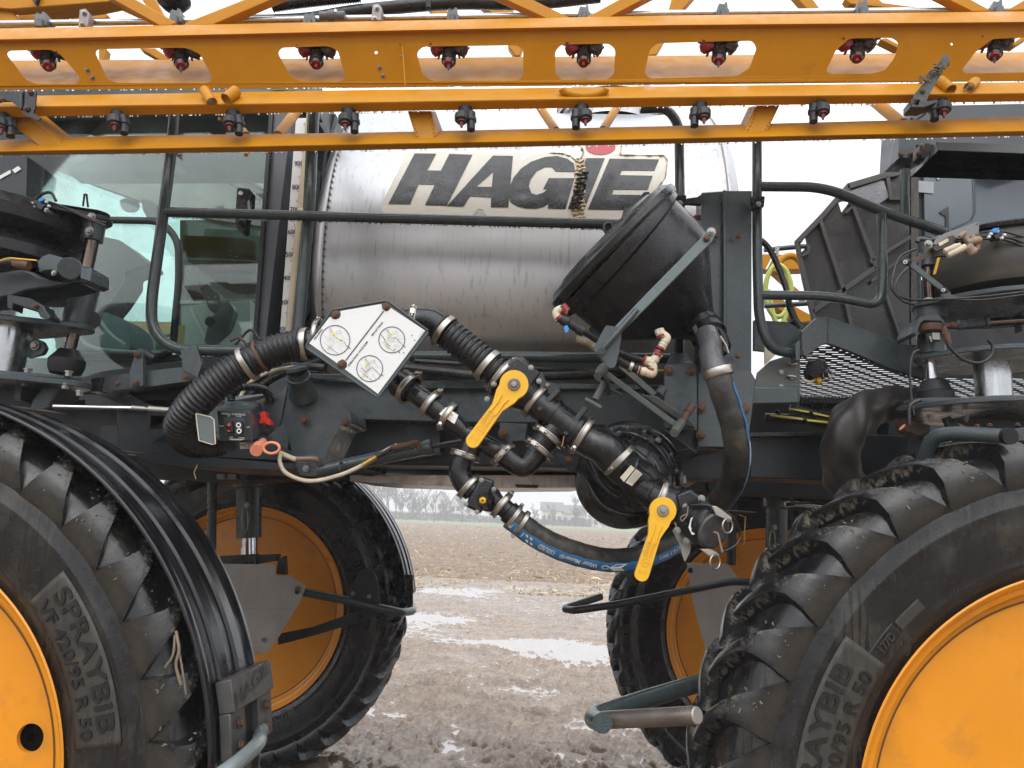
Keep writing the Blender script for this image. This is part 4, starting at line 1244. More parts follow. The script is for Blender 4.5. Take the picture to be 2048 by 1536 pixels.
# ------------------------------------------------------------------ chassis and lower frame
fr_ = part('chassis')
plate('main_beam', [(575, 745), (700, 748), (828, 765), (1392, 770), (1392, 864), (1292, 868), (1288, 862), (1215, 860), (1205, 850), (1150, 846), (880, 843), (645, 836), (630, 822), (600, 800), (575, 800)], 2.80, .10, GREEN, fr_, bevel=.006)
plate('beam_top_flange', [(600, 752), (700, 757), (1392, 772), (1392, 779), (830, 776), (640, 760)], 2.76, .03, GREENR, fr_)
plate('beam_bottom_lip', [(1262, 861), (1285, 872), (1218, 870), (1210, 860)], 2.77, .05, GREEN, fr_)
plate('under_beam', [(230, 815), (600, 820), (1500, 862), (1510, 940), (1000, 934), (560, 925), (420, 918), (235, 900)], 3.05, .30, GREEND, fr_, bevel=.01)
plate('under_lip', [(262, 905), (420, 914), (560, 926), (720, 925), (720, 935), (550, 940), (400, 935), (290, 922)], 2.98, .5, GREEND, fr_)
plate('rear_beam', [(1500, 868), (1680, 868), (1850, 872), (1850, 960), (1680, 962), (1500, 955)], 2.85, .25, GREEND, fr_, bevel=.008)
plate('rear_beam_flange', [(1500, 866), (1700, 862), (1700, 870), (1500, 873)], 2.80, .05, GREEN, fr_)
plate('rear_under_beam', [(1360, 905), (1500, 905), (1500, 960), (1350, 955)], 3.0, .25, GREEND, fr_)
hexa('cross_member', [(1330, 905, 2.7), (1400, 893, 2.7), (1400, 903, 2.7), (1345, 925, 2.7)], [(1330, 905, 3.1), (1440, 893, 3.1), (1440, 903, 3.1), (1345, 925, 3.1)], GREEND, fr_)
plate('axle_plate', [(640, 842), (880, 850), (880, 905), (800, 915), (660, 918)], 2.9, .3, GREEND, fr_)
plate('hanger_tab', [(1000, 845), (1055, 848), (1050, 880), (1015, 882), (998, 870)], 2.74, .02, GREEN, fr_)
bolt(1007, 866, 2.73, 8, RUST, fr_)
plate('ear_bracket', [(1070, 752), (1085, 742), (1090, 760), (1120, 772), (1118, 790), (1090, 790), (1075, 770)], 2.74, .012, GREEN, fr_, rnd=3)
# front frame pieces round the hose box
plate('side_channel', [(535, 722), (575, 700), (640, 690), (640, 745), (575, 745), (590, 800), (575, 900), (545, 880)], 2.82, .06, GREEN, fr_)
cst = part('steering_knuckle')
lathe('knuckle_cap', (594, 742, 2.38), (607, 790, 2.46), [(0, 8), (0, 20), (.18, 22), (.2, 24), (.34, 24), (.36, 22), (.5, 21), (1, 30)], GREEN, cst, 32)
lathe('cap_face', (594, 741, 2.375), (592, 733, 2.37), [(0, 22), (.8, 21), (1, 18)], GREEN, cst, 32)
plate('knuckle_body', [(575, 790), (610, 770), (640, 790), (700, 822), (704, 848), (680, 850), (655, 900), (645, 930), (630, 948), (598, 950), (592, 930), (572, 860), (565, 835), (575, 800)], 2.46, .22, GREEN, cst, rnd=8, bevel=.015)
plate('knuckle_tab', [(598, 925), (632, 925), (632, 945), (625, 952), (600, 950), (596, 940)], 2.42, .03, GREEN, cst, rnd=4)
bolt(612, 937, 2.41, 5, GALV, cst)
bolt(608, 842, 2.44, 6.5, RUST, cst); bolt(691, 845, 2.44, 6.5, RUST, cst)
plate('knuckle_fin', [(640, 820), (700, 835), (670, 880), (640, 900)], 2.52, .1, GREEND, cst)
# hydraulic steering cylinder
cy = part('hydraulic_cylinder')
lathe('barrel', (634, 942, 2.40), (865, 893, 2.40), [(0, 10), (.01, 14), (.93, 14), (.935, 16.5), (.99, 16.5), (1, 13), (1, 6)], GREENR, cy, 28)
lathe('rod', (860, 894, 2.40), (935, 880, 2.42), [(0, 5), (1, 5)], BLKP, cy, 16)
tube('pressure_hose', [(562, 905, 2.34), (560, 925, 2.34), (575, 948, 2.33), (620, 962, 2.33), (680, 950, 2.34), (735, 925, 2.36), (770, 902, 2.36), (795, 890, 2.37)], 4.2, CREAM, cy, 12, curve=True)
lathe('brass_sleeve', (726, 930, 2.345), (752, 914, 2.355), [(0, 5.5), (1, 5.5)], mat('brass', (.35, .22, .06), .4, .8, bump=.1), cy, 12)
tube('fitting', [(785, 896, 2.36), (815, 890, 2.36), (832, 886, 2.37), (840, 898, 2.38)], 6, RUST, cy, 12, curve=True)
tube('return_hose', [(560, 906, 2.35), (590, 918, 2.35), (612, 920, 2.36)], 5, CREAM, cy, 12, curve=True)
tube('fitting', [(592, 918, 2.35), (630, 918, 2.36), (641, 928, 2.38)], 6, mat('dull_fitting', (.22, .18, .14), .5, .8, bump=.1), cy, 12, curve=True)
tube('pressure_hose', [(752, 914, 2.355), (790, 893, 2.365)], 5, RUB, cy, 12)
band('zip_tie', (684, 940, 2.37), (700, 937, 2.37), 15, 3, BLKM, cy)
# clutter of hoses and plates in the dark behind the box
clut = part('hydraulic_hoses')
for pts, r in (([(470, 690, 2.6), (500, 660, 2.6), (520, 680, 2.6)], 3), ([(490, 800, 2.6), (540, 760, 2.6), (600, 735, 2.6), (650, 735, 2.6)], 8), ([(500, 790, 2.65), (560, 745, 2.65), (640, 722, 2.65)], 6), ([(460, 800, 2.62), (500, 755, 2.62), (580, 728, 2.62)], 4.5)):
    tube('hose', pts, r, RUB, clut, 12, curve=True)
tube('printed_hose', [(480, 795, 2.58), (500, 765, 2.58), (545, 742, 2.58), (600, 732, 2.6)], 4, CREAM, clut, 10, curve=True)
tube('strap', [(460, 682, 2.5), (478, 676, 2.5), (495, 690, 2.5)], 3, BROWNP, clut, 8, curve=True)
tube('strap', [(495, 688, 2.5), (510, 682, 2.5)], 3, BROWNP, clut, 8)
for i, (x, y) in enumerate(((170, 760), (300, 830), (340, 850), (200, 850))):
    plate('inner_plate', [(x, y), (x + 90, y + 6), (x + 100, y + 60), (x, y + 55)], 3.0 + i * .05, .1, GREEND, clut)
plate('shade_backing', [(-200, 750), (150, 765), (560, 770), (560, 905), (150, 900), (-200, 890)], 3.2, .1, BLKM, clut)  # black sheet added for the shaded depth, closing the view to the sky
tube('loom', [(250, 790, 2.7), (290, 808, 2.7), (325, 820, 2.7)], 3, RUB, clut, 8, curve=True)
plate('angled_step_arm', [(205, 775), (245, 782), (240, 792), (305, 812), (300, 822), (235, 806), (200, 790)], 2.6, .04, GREEN, clut, rnd=3)
tube('drain_pipe', [(232, 786, 2.62), (160, 786, 2.62), (152, 800, 2.62)], 3.5, GREENR, clut, 8, bend=8)
# strut push rod running to the hose
tube('push_rod', [(106, 813, 2.2), (290, 817, 2.3)], 4.5, CHROME, SVR, 14)
lathe('rod_end', (262, 816, 2.28), (340, 822, 2.33), [(0, 5.5), (.35, 5.5), (.36, 4), (.42, 4), (.43, 7.5), (1, 7.5)], GALV, SVR, 16)
# bridge bracket under the railing, left
br = part('platform_bracket')
plate('rail_foot_bar', [(180, 756), (262, 745), (400, 730), (395, 760), (262, 778), (180, 784)], 2.50, .05, GREEN, br, bevel=.003)
plate('upright_ear', [(262, 757), (258, 748), (272, 700), (280, 696), (286, 703), (286, 772), (258, 774)], 2.47, .02, GREEN, br, rnd=4)
plate('upright_ear', [(361, 700), (392, 690), (404, 728), (395, 755), (365, 740)], 2.49, .02, GREEN, br)
lathe('rubber_bumper', (284, 706, 2.5), (310, 718, 2.5), [(0, 13), (.4, 12), (1, 8)], BLKM, br, 20)
for x, y in ((274, 709), (235, 768), (270, 767)): bolt(x, y, 2.462, 5, RUST, br)
bolt(372, 754, 2.48, 5, RUST, br)
plate('black_end_cap', [(182, 757), (205, 755), (200, 782), (180, 782)], 2.49, .06, BLKM, br)

# control box and its bracket
cb = part('control_box')
plate('bracket_plate', [(425, 805), (440, 795), (560, 785), (575, 770), (560, 850), (540, 870), (515, 890), (440, 890), (415, 835)], 2.45, .012, GREEN, cb, rnd=3)
FB = [(433, 820, 2.20), (501, 824, 2.20), (505, 882, 2.20), (440, 884, 2.20)]
hexa('box', FB, [(452, 801, 2.42), (522, 804, 2.42), (537, 862, 2.42), (452, 870, 2.42)], GREEN, cb, bevel=.006)
FY = 2.196
plate('face_panel', [(436, 823), (499, 827), (502, 879), (443, 881)], FY, .002, BLKM, cb, rnd=3, bevel=0)
plate('switch_surround', [(447, 834), (489, 836), (491, 871), (451, 870)], FY - .002, .003, mat('switch_plate', (.045, .048, .052), .5), cb, bevel=0)
for x in (450, 470):
    plate('rocker_switch', [(x, 840), (x + 14, 840.5), (x + 16, 866), (x + 2, 866)], FY - .014, .014, BLKP, cb, rnd=4, bevel=.002)
g = Geo()
for x, y in ((477, 850), (478, 862)):
    c = circ(x, y, 4, 20); g.add(*stroke(c, 2.4, FY - .0155, True))
g.obj('switch_mark', WHITE, cb, None)
g = Geo()
g.add(*flat_poly([(454, 848), (459, 845), (462, 849), (460, 853), (455, 852)], FY - .0155)); g.add(*flat_poly([(453, 862), (457, 859), (462, 862), (458, 864)], FY - .0155))
g.obj('switch_mark', INKR, cb, None)
def lab(s, x, y, h, w=None, ang=-3, m=WHITE, Y=FY - .003, par=cb, name='lettering', bold=.01):
    v, f = text_flat(s, x, y, ang, h, Y, bold, width=w)
    return link(name, py_mesh(v, f, name, False), m, par)
lab('SIDEFILL CONTROLS', 442.5, 828.5, 3.6, 48); lab('ON', 454, 832.5, 2.2, 5.5); lab('RAISE', 472, 833, 2.2, 11)
lab('PUMP', 438.5, 853, 2.2, 9); lab('LIFT', 493, 855, 2.2, 7); lab('OFF', 459, 875.5, 2.2, 7); lab('LOWER', 477, 876.5, 2.2, 12)
g = Geo(); g.add(*stroke([(458, 877.8), (488, 878.8)], .7, FY - .003)); g.add(*stroke([(461, 879.3), (484, 880)], .7, FY - .003))
g.obj('small_print', WHITE, cb, None)
plate('key_switch', [(519, 826), (529, 822), (533, 828), (531, 833), (541, 842), (541, 850), (534, 849), (529, 845), (520, 848), (518, 842), (522, 836)], 2.29, .03, REDB, cb, rnd=2, bevel=.003)
lathe('switch_collar', (520, 838, 2.34), (522, 838, 2.30), [(0, 10), (1, 10)], BLKM, cb, 16)
plate('information_label', [(479, 885), (514, 882.5), (514, 896), (480, 898)], 2.30, .002, WHITE, cb, bevel=0)
g = Geo(); g.add(*stroke([(481, 890.5), (488, 890)], 1.6, 2.297)); g.add(*stroke([(490, 894), (490, 887), (497, 886), (504, 886.5), (504, 893), (497, 894), (490, 894)], 1.1, 2.297)); g.add(*stroke([(497, 886), (497, 894)], .9, 2.297))
g.obj('label_symbol', INK, cb, None)
g = Geo(); g.add(*stroke([(506, 889.5), (513, 889)], 1.6, 2.297)); g.add(*stroke([(509.5, 886), (509.5, 893)], 1.6, 2.297)); g.obj('plus_sign', INKR, cb, None)
lathe('socket', (523, 882, 2.42), (523, 884, 2.28), [(0, 15), (.8, 15), (1, 12), (1, 6)], BLKM, cb, 24)
cap = lathe('socket_cap', (526, 884, 2.27), (512, 901, 2.20), [(0, 8.5), (.5, 8.5), (.55, 12), (1, 12)], ORANGE, cb, 24)
v, f = sweep_geo([P(543 + 16 * math.cos(a), 896 + 11 * math.sin(a), 2.2) for a in np.linspace(0, 2 * math.pi, 32)], 3 * MPP(543, 896, 2.2), 10, False)
link('cap_loop', py_mesh(v, f), ORANGE, cb, 60)
plate('drip_guard', [(391, 826), (395, 828), (423, 834), (428, 840), (431, 888), (424, 889), (397, 880), (392, 850)], 2.12, .004, mat('grey_mirror_plate', (.085, .105, .11), .35, bump=.02), cb, rnd=4)
tube('guard_trim', [(392, 827, 2.118), (422, 834, 2.118), (428, 840, 2.118), (431, 888, 2.118), (424, 889, 2.118), (398, 881, 2.118), (392, 828, 2.118)], 1.1, mat('guard_edge', (.55, .48, .34), .5), cb, 6)
lathe('cable_clip', (460, 892, 2.36), (460, 892, 2.28), [(0, 12), (1, 12)], BLKM, cb, 20)
bolt(443, 803, 2.44, 3.5, RUST, cb); bolt(529, 805, 2.44, 4, RUST, cb); bolt(533, 863, 2.4, 4.5, RUST, cb)
corrugated('cable_conduit', [(463, 802, 2.34), (464, 786, 2.34), (482, 775, 2.34), (510, 774, 2.36), (532, 782, 2.4), (540, 800, 2.44)], 9, 4, 2.0, RUBC, cb, 18)
tube('cable', [(440, 803, 2.5), (470, 770, 2.5), (520, 740, 2.5), (560, 728, 2.55)], 4, RUB, cb, 10, curve=True)

# upright channel that carries the hopper and the hand rails
up = part('upright_post')
plate('channel_face', [(1403, 384), (1449, 381), (1449, 745), (1460, 900), (1395, 893), (1400, 770)], 2.47, .10, GREEN, up, bevel=.005)
plate('channel_flange', [(1449, 381), (1504, 381), (1503, 745), (1512, 760), (1490, 895), (1460, 900), (1449, 745)], lambda x, y: 2.455 + (x - 1449) * .0006, .012, GREEN, up, bevel=.003)
tube('fold_ridge', [(1449, 382, 2.452), (1449, 745, 2.452)], 4, GREEN, up, 10)
plate('gusset', [(1395, 745), (1500, 740), (1512, 760), (1500, 860), (1487, 895), (1395, 893)], 2.43, .012, GREEN, up, bevel=.003)
for x, y in ((1477, 473), (1476, 712), (1432, 472)): bolt(x, y, 2.445, 4.5, RUST, up)
for x, y in ((1402, 815), (1402, 870), (1490, 818), (1490, 874)): bolt(x, y, 2.42, 7.5, RUST, up)
pb = part('rail_socket')
plate('socket_plate', [(1329, 732), (1334, 729), (1388, 729), (1393, 734), (1394, 860), (1329, 856)], 2.40, .02, GREEN, pb, rnd=2)
hexa('socket_wedge', [(1330, 731, 2.40), (1393, 731, 2.40), (1375, 706, 2.5), (1342, 706, 2.5)], [(1330, 731, 2.55), (1393, 731, 2.55), (1375, 708, 2.56), (1342, 708, 2.56)], GREEN, pb)
bolt(1339, 742, 2.395, 6.5, RUST, pb); bolt(1383, 742, 2.395, 6.5, RUST, pb)
plate('lower_link_plate', [(1330, 858), (1394, 860), (1394, 905), (1360, 880)], 2.46, .012, GREEND, pb)

# ------------------------------------------------------------------ hand rails
def rail(pts, r=10.5, bend=45, name='rail_tube', par=None, m=GREENR): return tube(name, pts, r, m, par, 20, bend=bend)
hr = part('hand_rail')
RY = 2.52
rail([(351, 200, RY), (342, 310, RY), (325, 440, RY), (303, 600, RY), (303, 660, RY), (345, 700, RY), (600, 702, RY)], 10.5, 62, par=hr)
rail([(332, 424, RY), (800, 437, RY), (1245, 449, RY)], 10, 1, par=hr)
tube('rail_post', [(627, 225, RY + .03), (618, 420, RY + .03), (594, 690, RY + .03)], 11.5, GREENR, hr, 20)
rail([(1280, 218, RY + .05), (1335, 216, RY + .05), (1358, 250, RY + .05), (1361, 470, RY + .05), (1358, 715, RY + .05)], 9.5, 36, par=hr)
g = Geo()
rs = random.Random(5)
for k in range(150):   # beads of water hanging under the cross rails
    x = rs.uniform(345, 1215); y = 424 + (x - 332) / 913 * 25 + 10.2
    if abs(x - 612) < 14: continue
    c = P(x, y, RY); g.add(*lathe_geo(c, Vector((0, 0, -1)), [(0, .0028), (.0018, .0028), (.004, .0018), (.0052, 0)], 6))
for k in range(60):
    x = rs.uniform(360, 470); c = P(x, 711.5, RY); g.add(*lathe_geo(c, Vector((0, 0, -1)), [(0, .0028), (.0018, .0028), (.004, .0018), (.0052, 0)], 6))
WB = bpy.data.materials.new('water_beads'); WB.use_nodes = True
_b = WB.node_tree.nodes['Principled BSDF']; _b.inputs['Base Color'].default_value = (.9, .95, 1, 1); _b.inputs['Transmission Weight'].default_value = 1; _b.inputs['IOR'].default_value = 1.33; _b.inputs['Roughness'].default_value = .02
o = g.obj('water_beads', WB, hr, 60); o['kind'] = 'stuff'
for a in ((1351, 390), (1508, 392)):
    rc = part('rail_clamp'); x, y = a
    plate('clamp_plate', [(x + 2, y + 2), (x + 22, y), (x + 20, y + 22), (x - 2, y + 24)], 2.43, .03, BLKP, rc, rnd=3)
    bolt(x + 9, y + 16, 2.425, 4, GALV, rc)
plate('clamp_arm', [(1372, 397), (1395, 394), (1404, 388), (1404, 408), (1372, 406)], 2.45, .02, GREEND, up, rnd=2)
plate('clamp_arm', [(1503, 392), (1520, 396), (1518, 408), (1503, 406)], 2.45, .02, GREEND, up)
plate('red_tab', [(1388, 430), (1403, 430), (1403, 439), (1390, 437)], 2.5, .01, RED, up)
plate('red_tab', [(1394, 718), (1404, 715), (1404, 730), (1395, 733)], 2.5, .01, RED, up)
rr = part('rear_hand_rail')
QY = 2.50
rail([(1514, 250, QY), (1514, 500, QY), (1518, 640, QY), (1540, 700, QY), (1600, 708, QY + .05)], 9.5, 75, par=rr)
rail([(1518, 373, QY), (1650, 374, QY), (1770, 425, QY), (1905, 470, QY)], 10, 45, par=rr)
rail([(1520, 590, QY), (1655, 592, QY), (1760, 612, QY), (1765, 560, QY), (1763, 424, QY)], 9.5, 40, par=rr)
rail([(1810, 340, QY + .35), (1810, 425, QY + .35), (1810, 440, QY + .35)], 9, 5, par=rr)
rail([(1895, 470, QY + .2), (2060, 452, QY + .2)], 8, 5, par=rr)
plate('rail_foot', [(1590, 688), (1600, 680), (1600, 720), (1592, 722)], 2.5, .05, GREEN, rr)
plate('post_sleeve', [(1797, 276), (1832, 276), (1832, 316), (1798, 316)], QY + .30, .05, GREEN, rr)
bolt(1802, 309, QY + .295, 5, RUST, rr); bolt(1825, 308, QY + .295, 5, RUST, rr)
tube('black_cable', [(1508, 470, 2.55), (1540, 500, 2.55), (1570, 570, 2.55), (1580, 620, 2.55)], 6, RUB, rr, 12, curve=True)
lathe('cable_boot', (1582, 640, 2.55), (1600, 652, 2.56), [(0, 7), (1, 5)], RUB, rr, 12)
tube('black_cable', [(1580, 615, 2.55), (1590, 640, 2.55), (1602, 655, 2.55)], 7, RUB, rr, 12)
# ------------------------------------------------------------------ boom
def lerp(a, b, t): return a + (b - a) * t
def interp_line(pts, x):
    """pts sorted (x,y): y at x"""
    if x <= pts[0][0]: a, b = pts[0], pts[1]
    elif x >= pts[-1][0]: a, b = pts[-2], pts[-1]
    else:
        for a, b in zip(pts, pts[1:]):
            if a[0] <= x <= b[0]: break
    return a[1] + (b[1] - a[1]) * (x - a[0]) / (b[0] - a[0])
def beam3(name, top, mid, bot, Yt, Ym, Yb, x0, x1, parent, m=None, n=14):
    """square tube set on edge: its upper face between the lines top and mid, its lower face between mid and bot"""
    g = Geo(); rows = []
    for i in range(n + 1):
        x = lerp(x0, x1, i / n)
        a = P(x, interp_line(top, x), Yt); b = P(x, interp_line(mid, x), Ym); c = P(x, interp_line(bot, x), Yb)
        d = a + (c - b)
        # soft front edge
        b1 = b.lerp(a, .10); b2 = b.lerp(c, .14); b0 = (b * 2 + b1 + b2) / 4
        a1 = a.lerp(b, .06); a2 = a.lerp(d, .08)
        rows.append([a1, b1, b0, b2, c.lerp(b, .06), c.lerp(d, .08), d, a2])
    v = [q for r in rows for q in r]; k = 8; f = []
    for i in range(n):
        for j in range(k): f.append((i * k + j, i * k + (j + 1) % k, (i + 1) * k + (j + 1) % k, (i + 1) * k + j))
    f.append(tuple(range(k))); f.append(tuple(range(n * k, n * k + k)))
    g.add(v, f)
    return g.obj(name, m or YEL, parent, 28)
b1 = part('boom_section'); b1['label'] = 'upper boom section with the windowed plate'
T1 = [(0, 56), (680, 43), (1348, 30), (2048, 22)]; M1 = [(0, 79), (680, 63), (1348, 50), (2048, 44)]; B1 = [(0, 90), (680, 74), (1348, 60), (2048, 53)]
beam3('top_tube', T1, M1, B1, 2.215, 2.165, 2.205, -80, 2130, b1)
BOLTD = mat('dull_zinc_bolt', (.16, .155, .15), .5, .6, bump=.05)
W = [[(12, 106), (18, 101), (100, 99), (120, 108), (158, 152), (159, 162), (150, 168), (72, 168), (52, 160), (14, 112)],
     [(189, 104), (195, 98), (370, 95), (400, 108), (422, 150), (424, 160), (415, 166), (235, 166), (215, 158), (192, 112)],
     [(556, 103), (563, 95), (655, 92), (675, 100), (690, 150), (687, 160), (675, 164), (600, 163), (580, 150), (557, 110)],
     [(833, 105), (845, 93), (1035, 90), (1046, 98), (1047, 150), (1037, 161), (865, 162), (845, 150)],
     [(1110, 103), (1122, 89), (1218, 87), (1231, 98), (1228, 148), (1215, 159), (1125, 160), (1111, 150)],
     [(1290, 140), (1300, 98), (1315, 86), (1505, 81), (1514, 95), (1500, 135), (1475, 152), (1300, 157), (1291, 150)],
     [(1652, 142), (1672, 100), (1700, 77), (1785, 75), (1799, 85), (1790, 115), (1770, 140), (1745, 147), (1660, 148)],
     [(1924, 140), (1950, 105), (1985, 78), (2080, 73), (2092, 80), (2092, 135), (2080, 144), (1930, 147)]]
out_ = [(-80, 88), (0, 86), (680, 70), (1348, 56), (2048, 49), (2130, 48), (2130, 159), (2048, 162), (1348, 169), (680, 176), (0, 180), (-80, 181)]
holes = [rounded(w, 7, 3) for w in W] + [circ(752, 105, 3.4, 10)[::-1], circ(1904, 88, 3, 10)[::-1]]
plate('windowed_plate', out_, lambda x, y: 2.190 + max(0, y - interp_line(B1, x)) * .00062, .005, YEL, b1, holes=holes, bevel=.001)
# weld beads along the joint
g = Geo(); rs = random.Random(2)
for x0, x1 in ((-40, 15), (75, 260), (355, 475), (490, 570), (640, 745), (800, 850), (1020, 1140), (1210, 1330), (1500, 1560), (1720, 1800), (1900, 1990)):
    pts = []
    x = x0
    while x < x1:
        pts.append(P(x, interp_line(B1, x) + 1 + rs.uniform(-.8, .8), 2.196)); x += 6
    if len(pts) > 2: Geo().add(*sweep_geo(pts, [(.0042 + .0012 * math.sin(i * 1.7)) for i in range(len(pts))], 8)).obj('weld_bead', YEL, b1, 60)
# the tray behind the windows
tray = [(-80, 124), (0, 121), (680, 117), (1348, 111), (2048, 104), (2130, 103)]
trayb = [(-80, 172), (0, 171), (680, 167), (1348, 160), (2048, 152), (2130, 151)]
hull = tray + trayb[::-1]
plate('rear_tray', hull, lambda x, y: 2.42 - (y - 110) * .0030, .004, YEL, b1, bevel=0)
for x, y in ((175, 140), (185, 155), (759, 135), (766, 151), (800, 88), (802, 112)): bolt(x, y, 2.19 + max(0, y - interp_line(B1, x)) * .00062, 3.4 if y > 130 else 1.8, BOLTD, b1)
plate('joint_line', [(803, 92), (806, 92), (812, 172), (809, 172)], 2.1935, .004, YEL, b1)
# spray pipe with clips
tube('spray_pipe', [(-60, 50, 2.28), (0, 48, 2.28), (700, 37, 2.28), (1348, 27, 2.28), (2100, 19, 2.28)], 6.3, mat('aluminium_pipe', (.55, .55, .56), .3, 1.0, bump=.03, dirt=(.3, .28, .25), damt=.2, dscale=20), b1, 16)
def clip(x, y, s=1.0):
    c = part('pipe_clip')
    Y = 2.255
    plate('clip_body', [(x - 12 * s, y + 14 * s), (x - 12 * s, y + 3), (x - 9 * s, y - 8 * s), (x - 5 * s, y - 12 * s), (x - 5 * s, y - 8 * s), (x + 4 * s, y - 8 * s), (x + 4 * s, y - 13 * s), (x + 9 * s, y - 12 * s), (x + 10 * s, y), (x + 13 * s, y + 2), (x + 12 * s, y + 14 * s)], Y, .05, mat_clip, c, bevel=.002)
    lathe('clip_stem', (x, y + 4, Y - .004), (x, y + 18, Y - .004), [(0, 6 * s), (1, 5 * s)], mat_clip, c, 10)
mat_clip = mat('grey_nylon', (.10, .105, .11), .45, bump=.06)
for x, y in ((80, 36), (350, 29), (618, 36), (905, 27), (1168, 22), (1446, 16), (1725, 12), (1996, 11)): clip(x, y)
pcp = part('pipe_valve')
lathe('valve_body', (640, 32, 2.26), (690, 31, 2.26), [(0, 9), (.3, 8), (.35, 11), (.6, 11), (.65, 8), (1, 9)], mat_clip, pcp, 20)
lathe('valve_knob', (671, 26, 2.25), (671, 20, 2.25), [(0, 4), (1, 4)], STEEL, pcp, 10)
for x, y, h in ((168, 36, 17), (754, 25, 16)):
    pk = part('pipe_bracket')
    plate('bracket_plate', [(x - 12, y + h), (x - 9, y - h), (x + 3, y - h - 2), (x + 10, y - h + 6), (x + 8, y + h)], 2.235, .03, mat('weathered_aluminium', (.26, .22, .21), .5, .6, bump=.1), pk, bevel=.002)
    bolt(x - 1, y - h + 6, 2.23, 3.6, GALV, pk); bolt(x - 5, y + h - 5, 2.23, 3.6, GALV, pk)
def flatbar(name, pts, Y, th, parent, m=None): return plate(name, pts, Y, th, m or YEL, parent, bevel=.004)
# truss diagonals rising from the top tube
for pts in ([(175, -30), (222, -30), (352, 44), (345, 50), (318, 50)], [(366, 50), (372, 44), (560, -30), (610, -30), (428, 48)],
            [(950, -30), (1005, -30), (1142, 36), (1100, 40)], [(1160, 38), (1172, 34), (1290, -30), (1340, -30), (1215, 36)],
            [(1840, -30), (1890, -30), (1985, 22), (1948, 24)], [(2010, 22), (2100, -30), (2140, -30), (2060, 20)]):
    flatbar('truss_diagonal', pts, 2.23, .035, b1)
b3 = part('boom_section'); b3['label'] = 'boom section folded behind the upper one'
for pts, Y in (([(-60, 62), (100, 8), (160, 8), (60, 64)], 2.7), ([(-60, -20), (240, -20), (235, 2), (30, 18), (-60, 10)], 2.6), ([(-60, 22), (25, 22), (38, 40), (-60, 55)], 2.62),
               ([(100, 20), (230, 10), (260, 0), (200, 16), (90, 30)], 2.65), ([(190, -10), (230, -6), (330, 40), (300, 40)], 3.0), ([(270, -20), (300, -20), (335, 44), (318, 48)], 2.9), ([(150, 28), (215, 28), (212, 36), (140, 38)], 2.8),
               ([(835, -20), (870, -20), (905, 38), (870, 36)], 2.8), ([(955, -20), (985, -20), (1045, 40), (1010, 40)], 2.9), ([(960, 10), (1010, 20), (1100, 75), (1070, 82)], 2.8), ([(1015, 90), (1030, 80), (1046, 90), (1040, 112), (1030, 112)], 2.8),
               ([(1330, 45), (1348, -20), (1400, -20), (1350, 36)], 2.8), ([(1290, 112), (1318, 70), (1334, 70), (1312, 110)], 2.8), ([(1580, -20), (1612, -20), (1650, 30), (1625, 30)], 2.8), ([(1700, -20), (1735, -20), (1810, 40), (1775, 40)], 2.9), ([(1690, -5), (1900, 22), (1880, 26), (1700, 8)], 2.7),
               ([(1760, 78), (1772, 75), (1810, 95), (1798, 97)], 2.75), ([(2020, 90), (2060, 62), (2060, 72), (2030, 92)], 2.75), ([(278, 96), (310, 96), (345, 120), (320, 120)], 2.7), ([(197, 96), (212, 96), (206, 120), (212, 160), (198, 150)], 2.7)):
    flatbar('truss_member', pts, Y, .04, b3)
plate('pivot_plate', [(60, -4), (80, -20), (70, 8)], 2.58, .02, BLKP, b3)
bh = part('boom_hoses')
tube('black_hose', [(440, 44, 2.38), (600, 40, 2.38), (720, 22, 2.38), (900, 6, 2.38), (1060, 6, 2.38), (1200, -8, 2.38)], 13, RUB, bh, 20, curve=True)
corrugated('corrugated_hose', [(545, 12, 2.36), (620, 2, 2.36), (720, -8, 2.36)], 13, 5, 2.2, RUBC, bh, 20)
tube('black_hose', [(870, 0, 2.5), (980, 12, 2.5), (1080, -10, 2.5)], 8, RUB, bh, 12, curve=True)
tube('hose_clip', [(857, -10, 2.33), (857, 16, 2.33)], 5, BLKM, bh, 8)
lathe('round_sensor', (348, -12, 2.5), (348, 20, 2.5), [(0, 32), (.5, 32), (.9, 20), (1, 8)], BLKP, bh, 24)
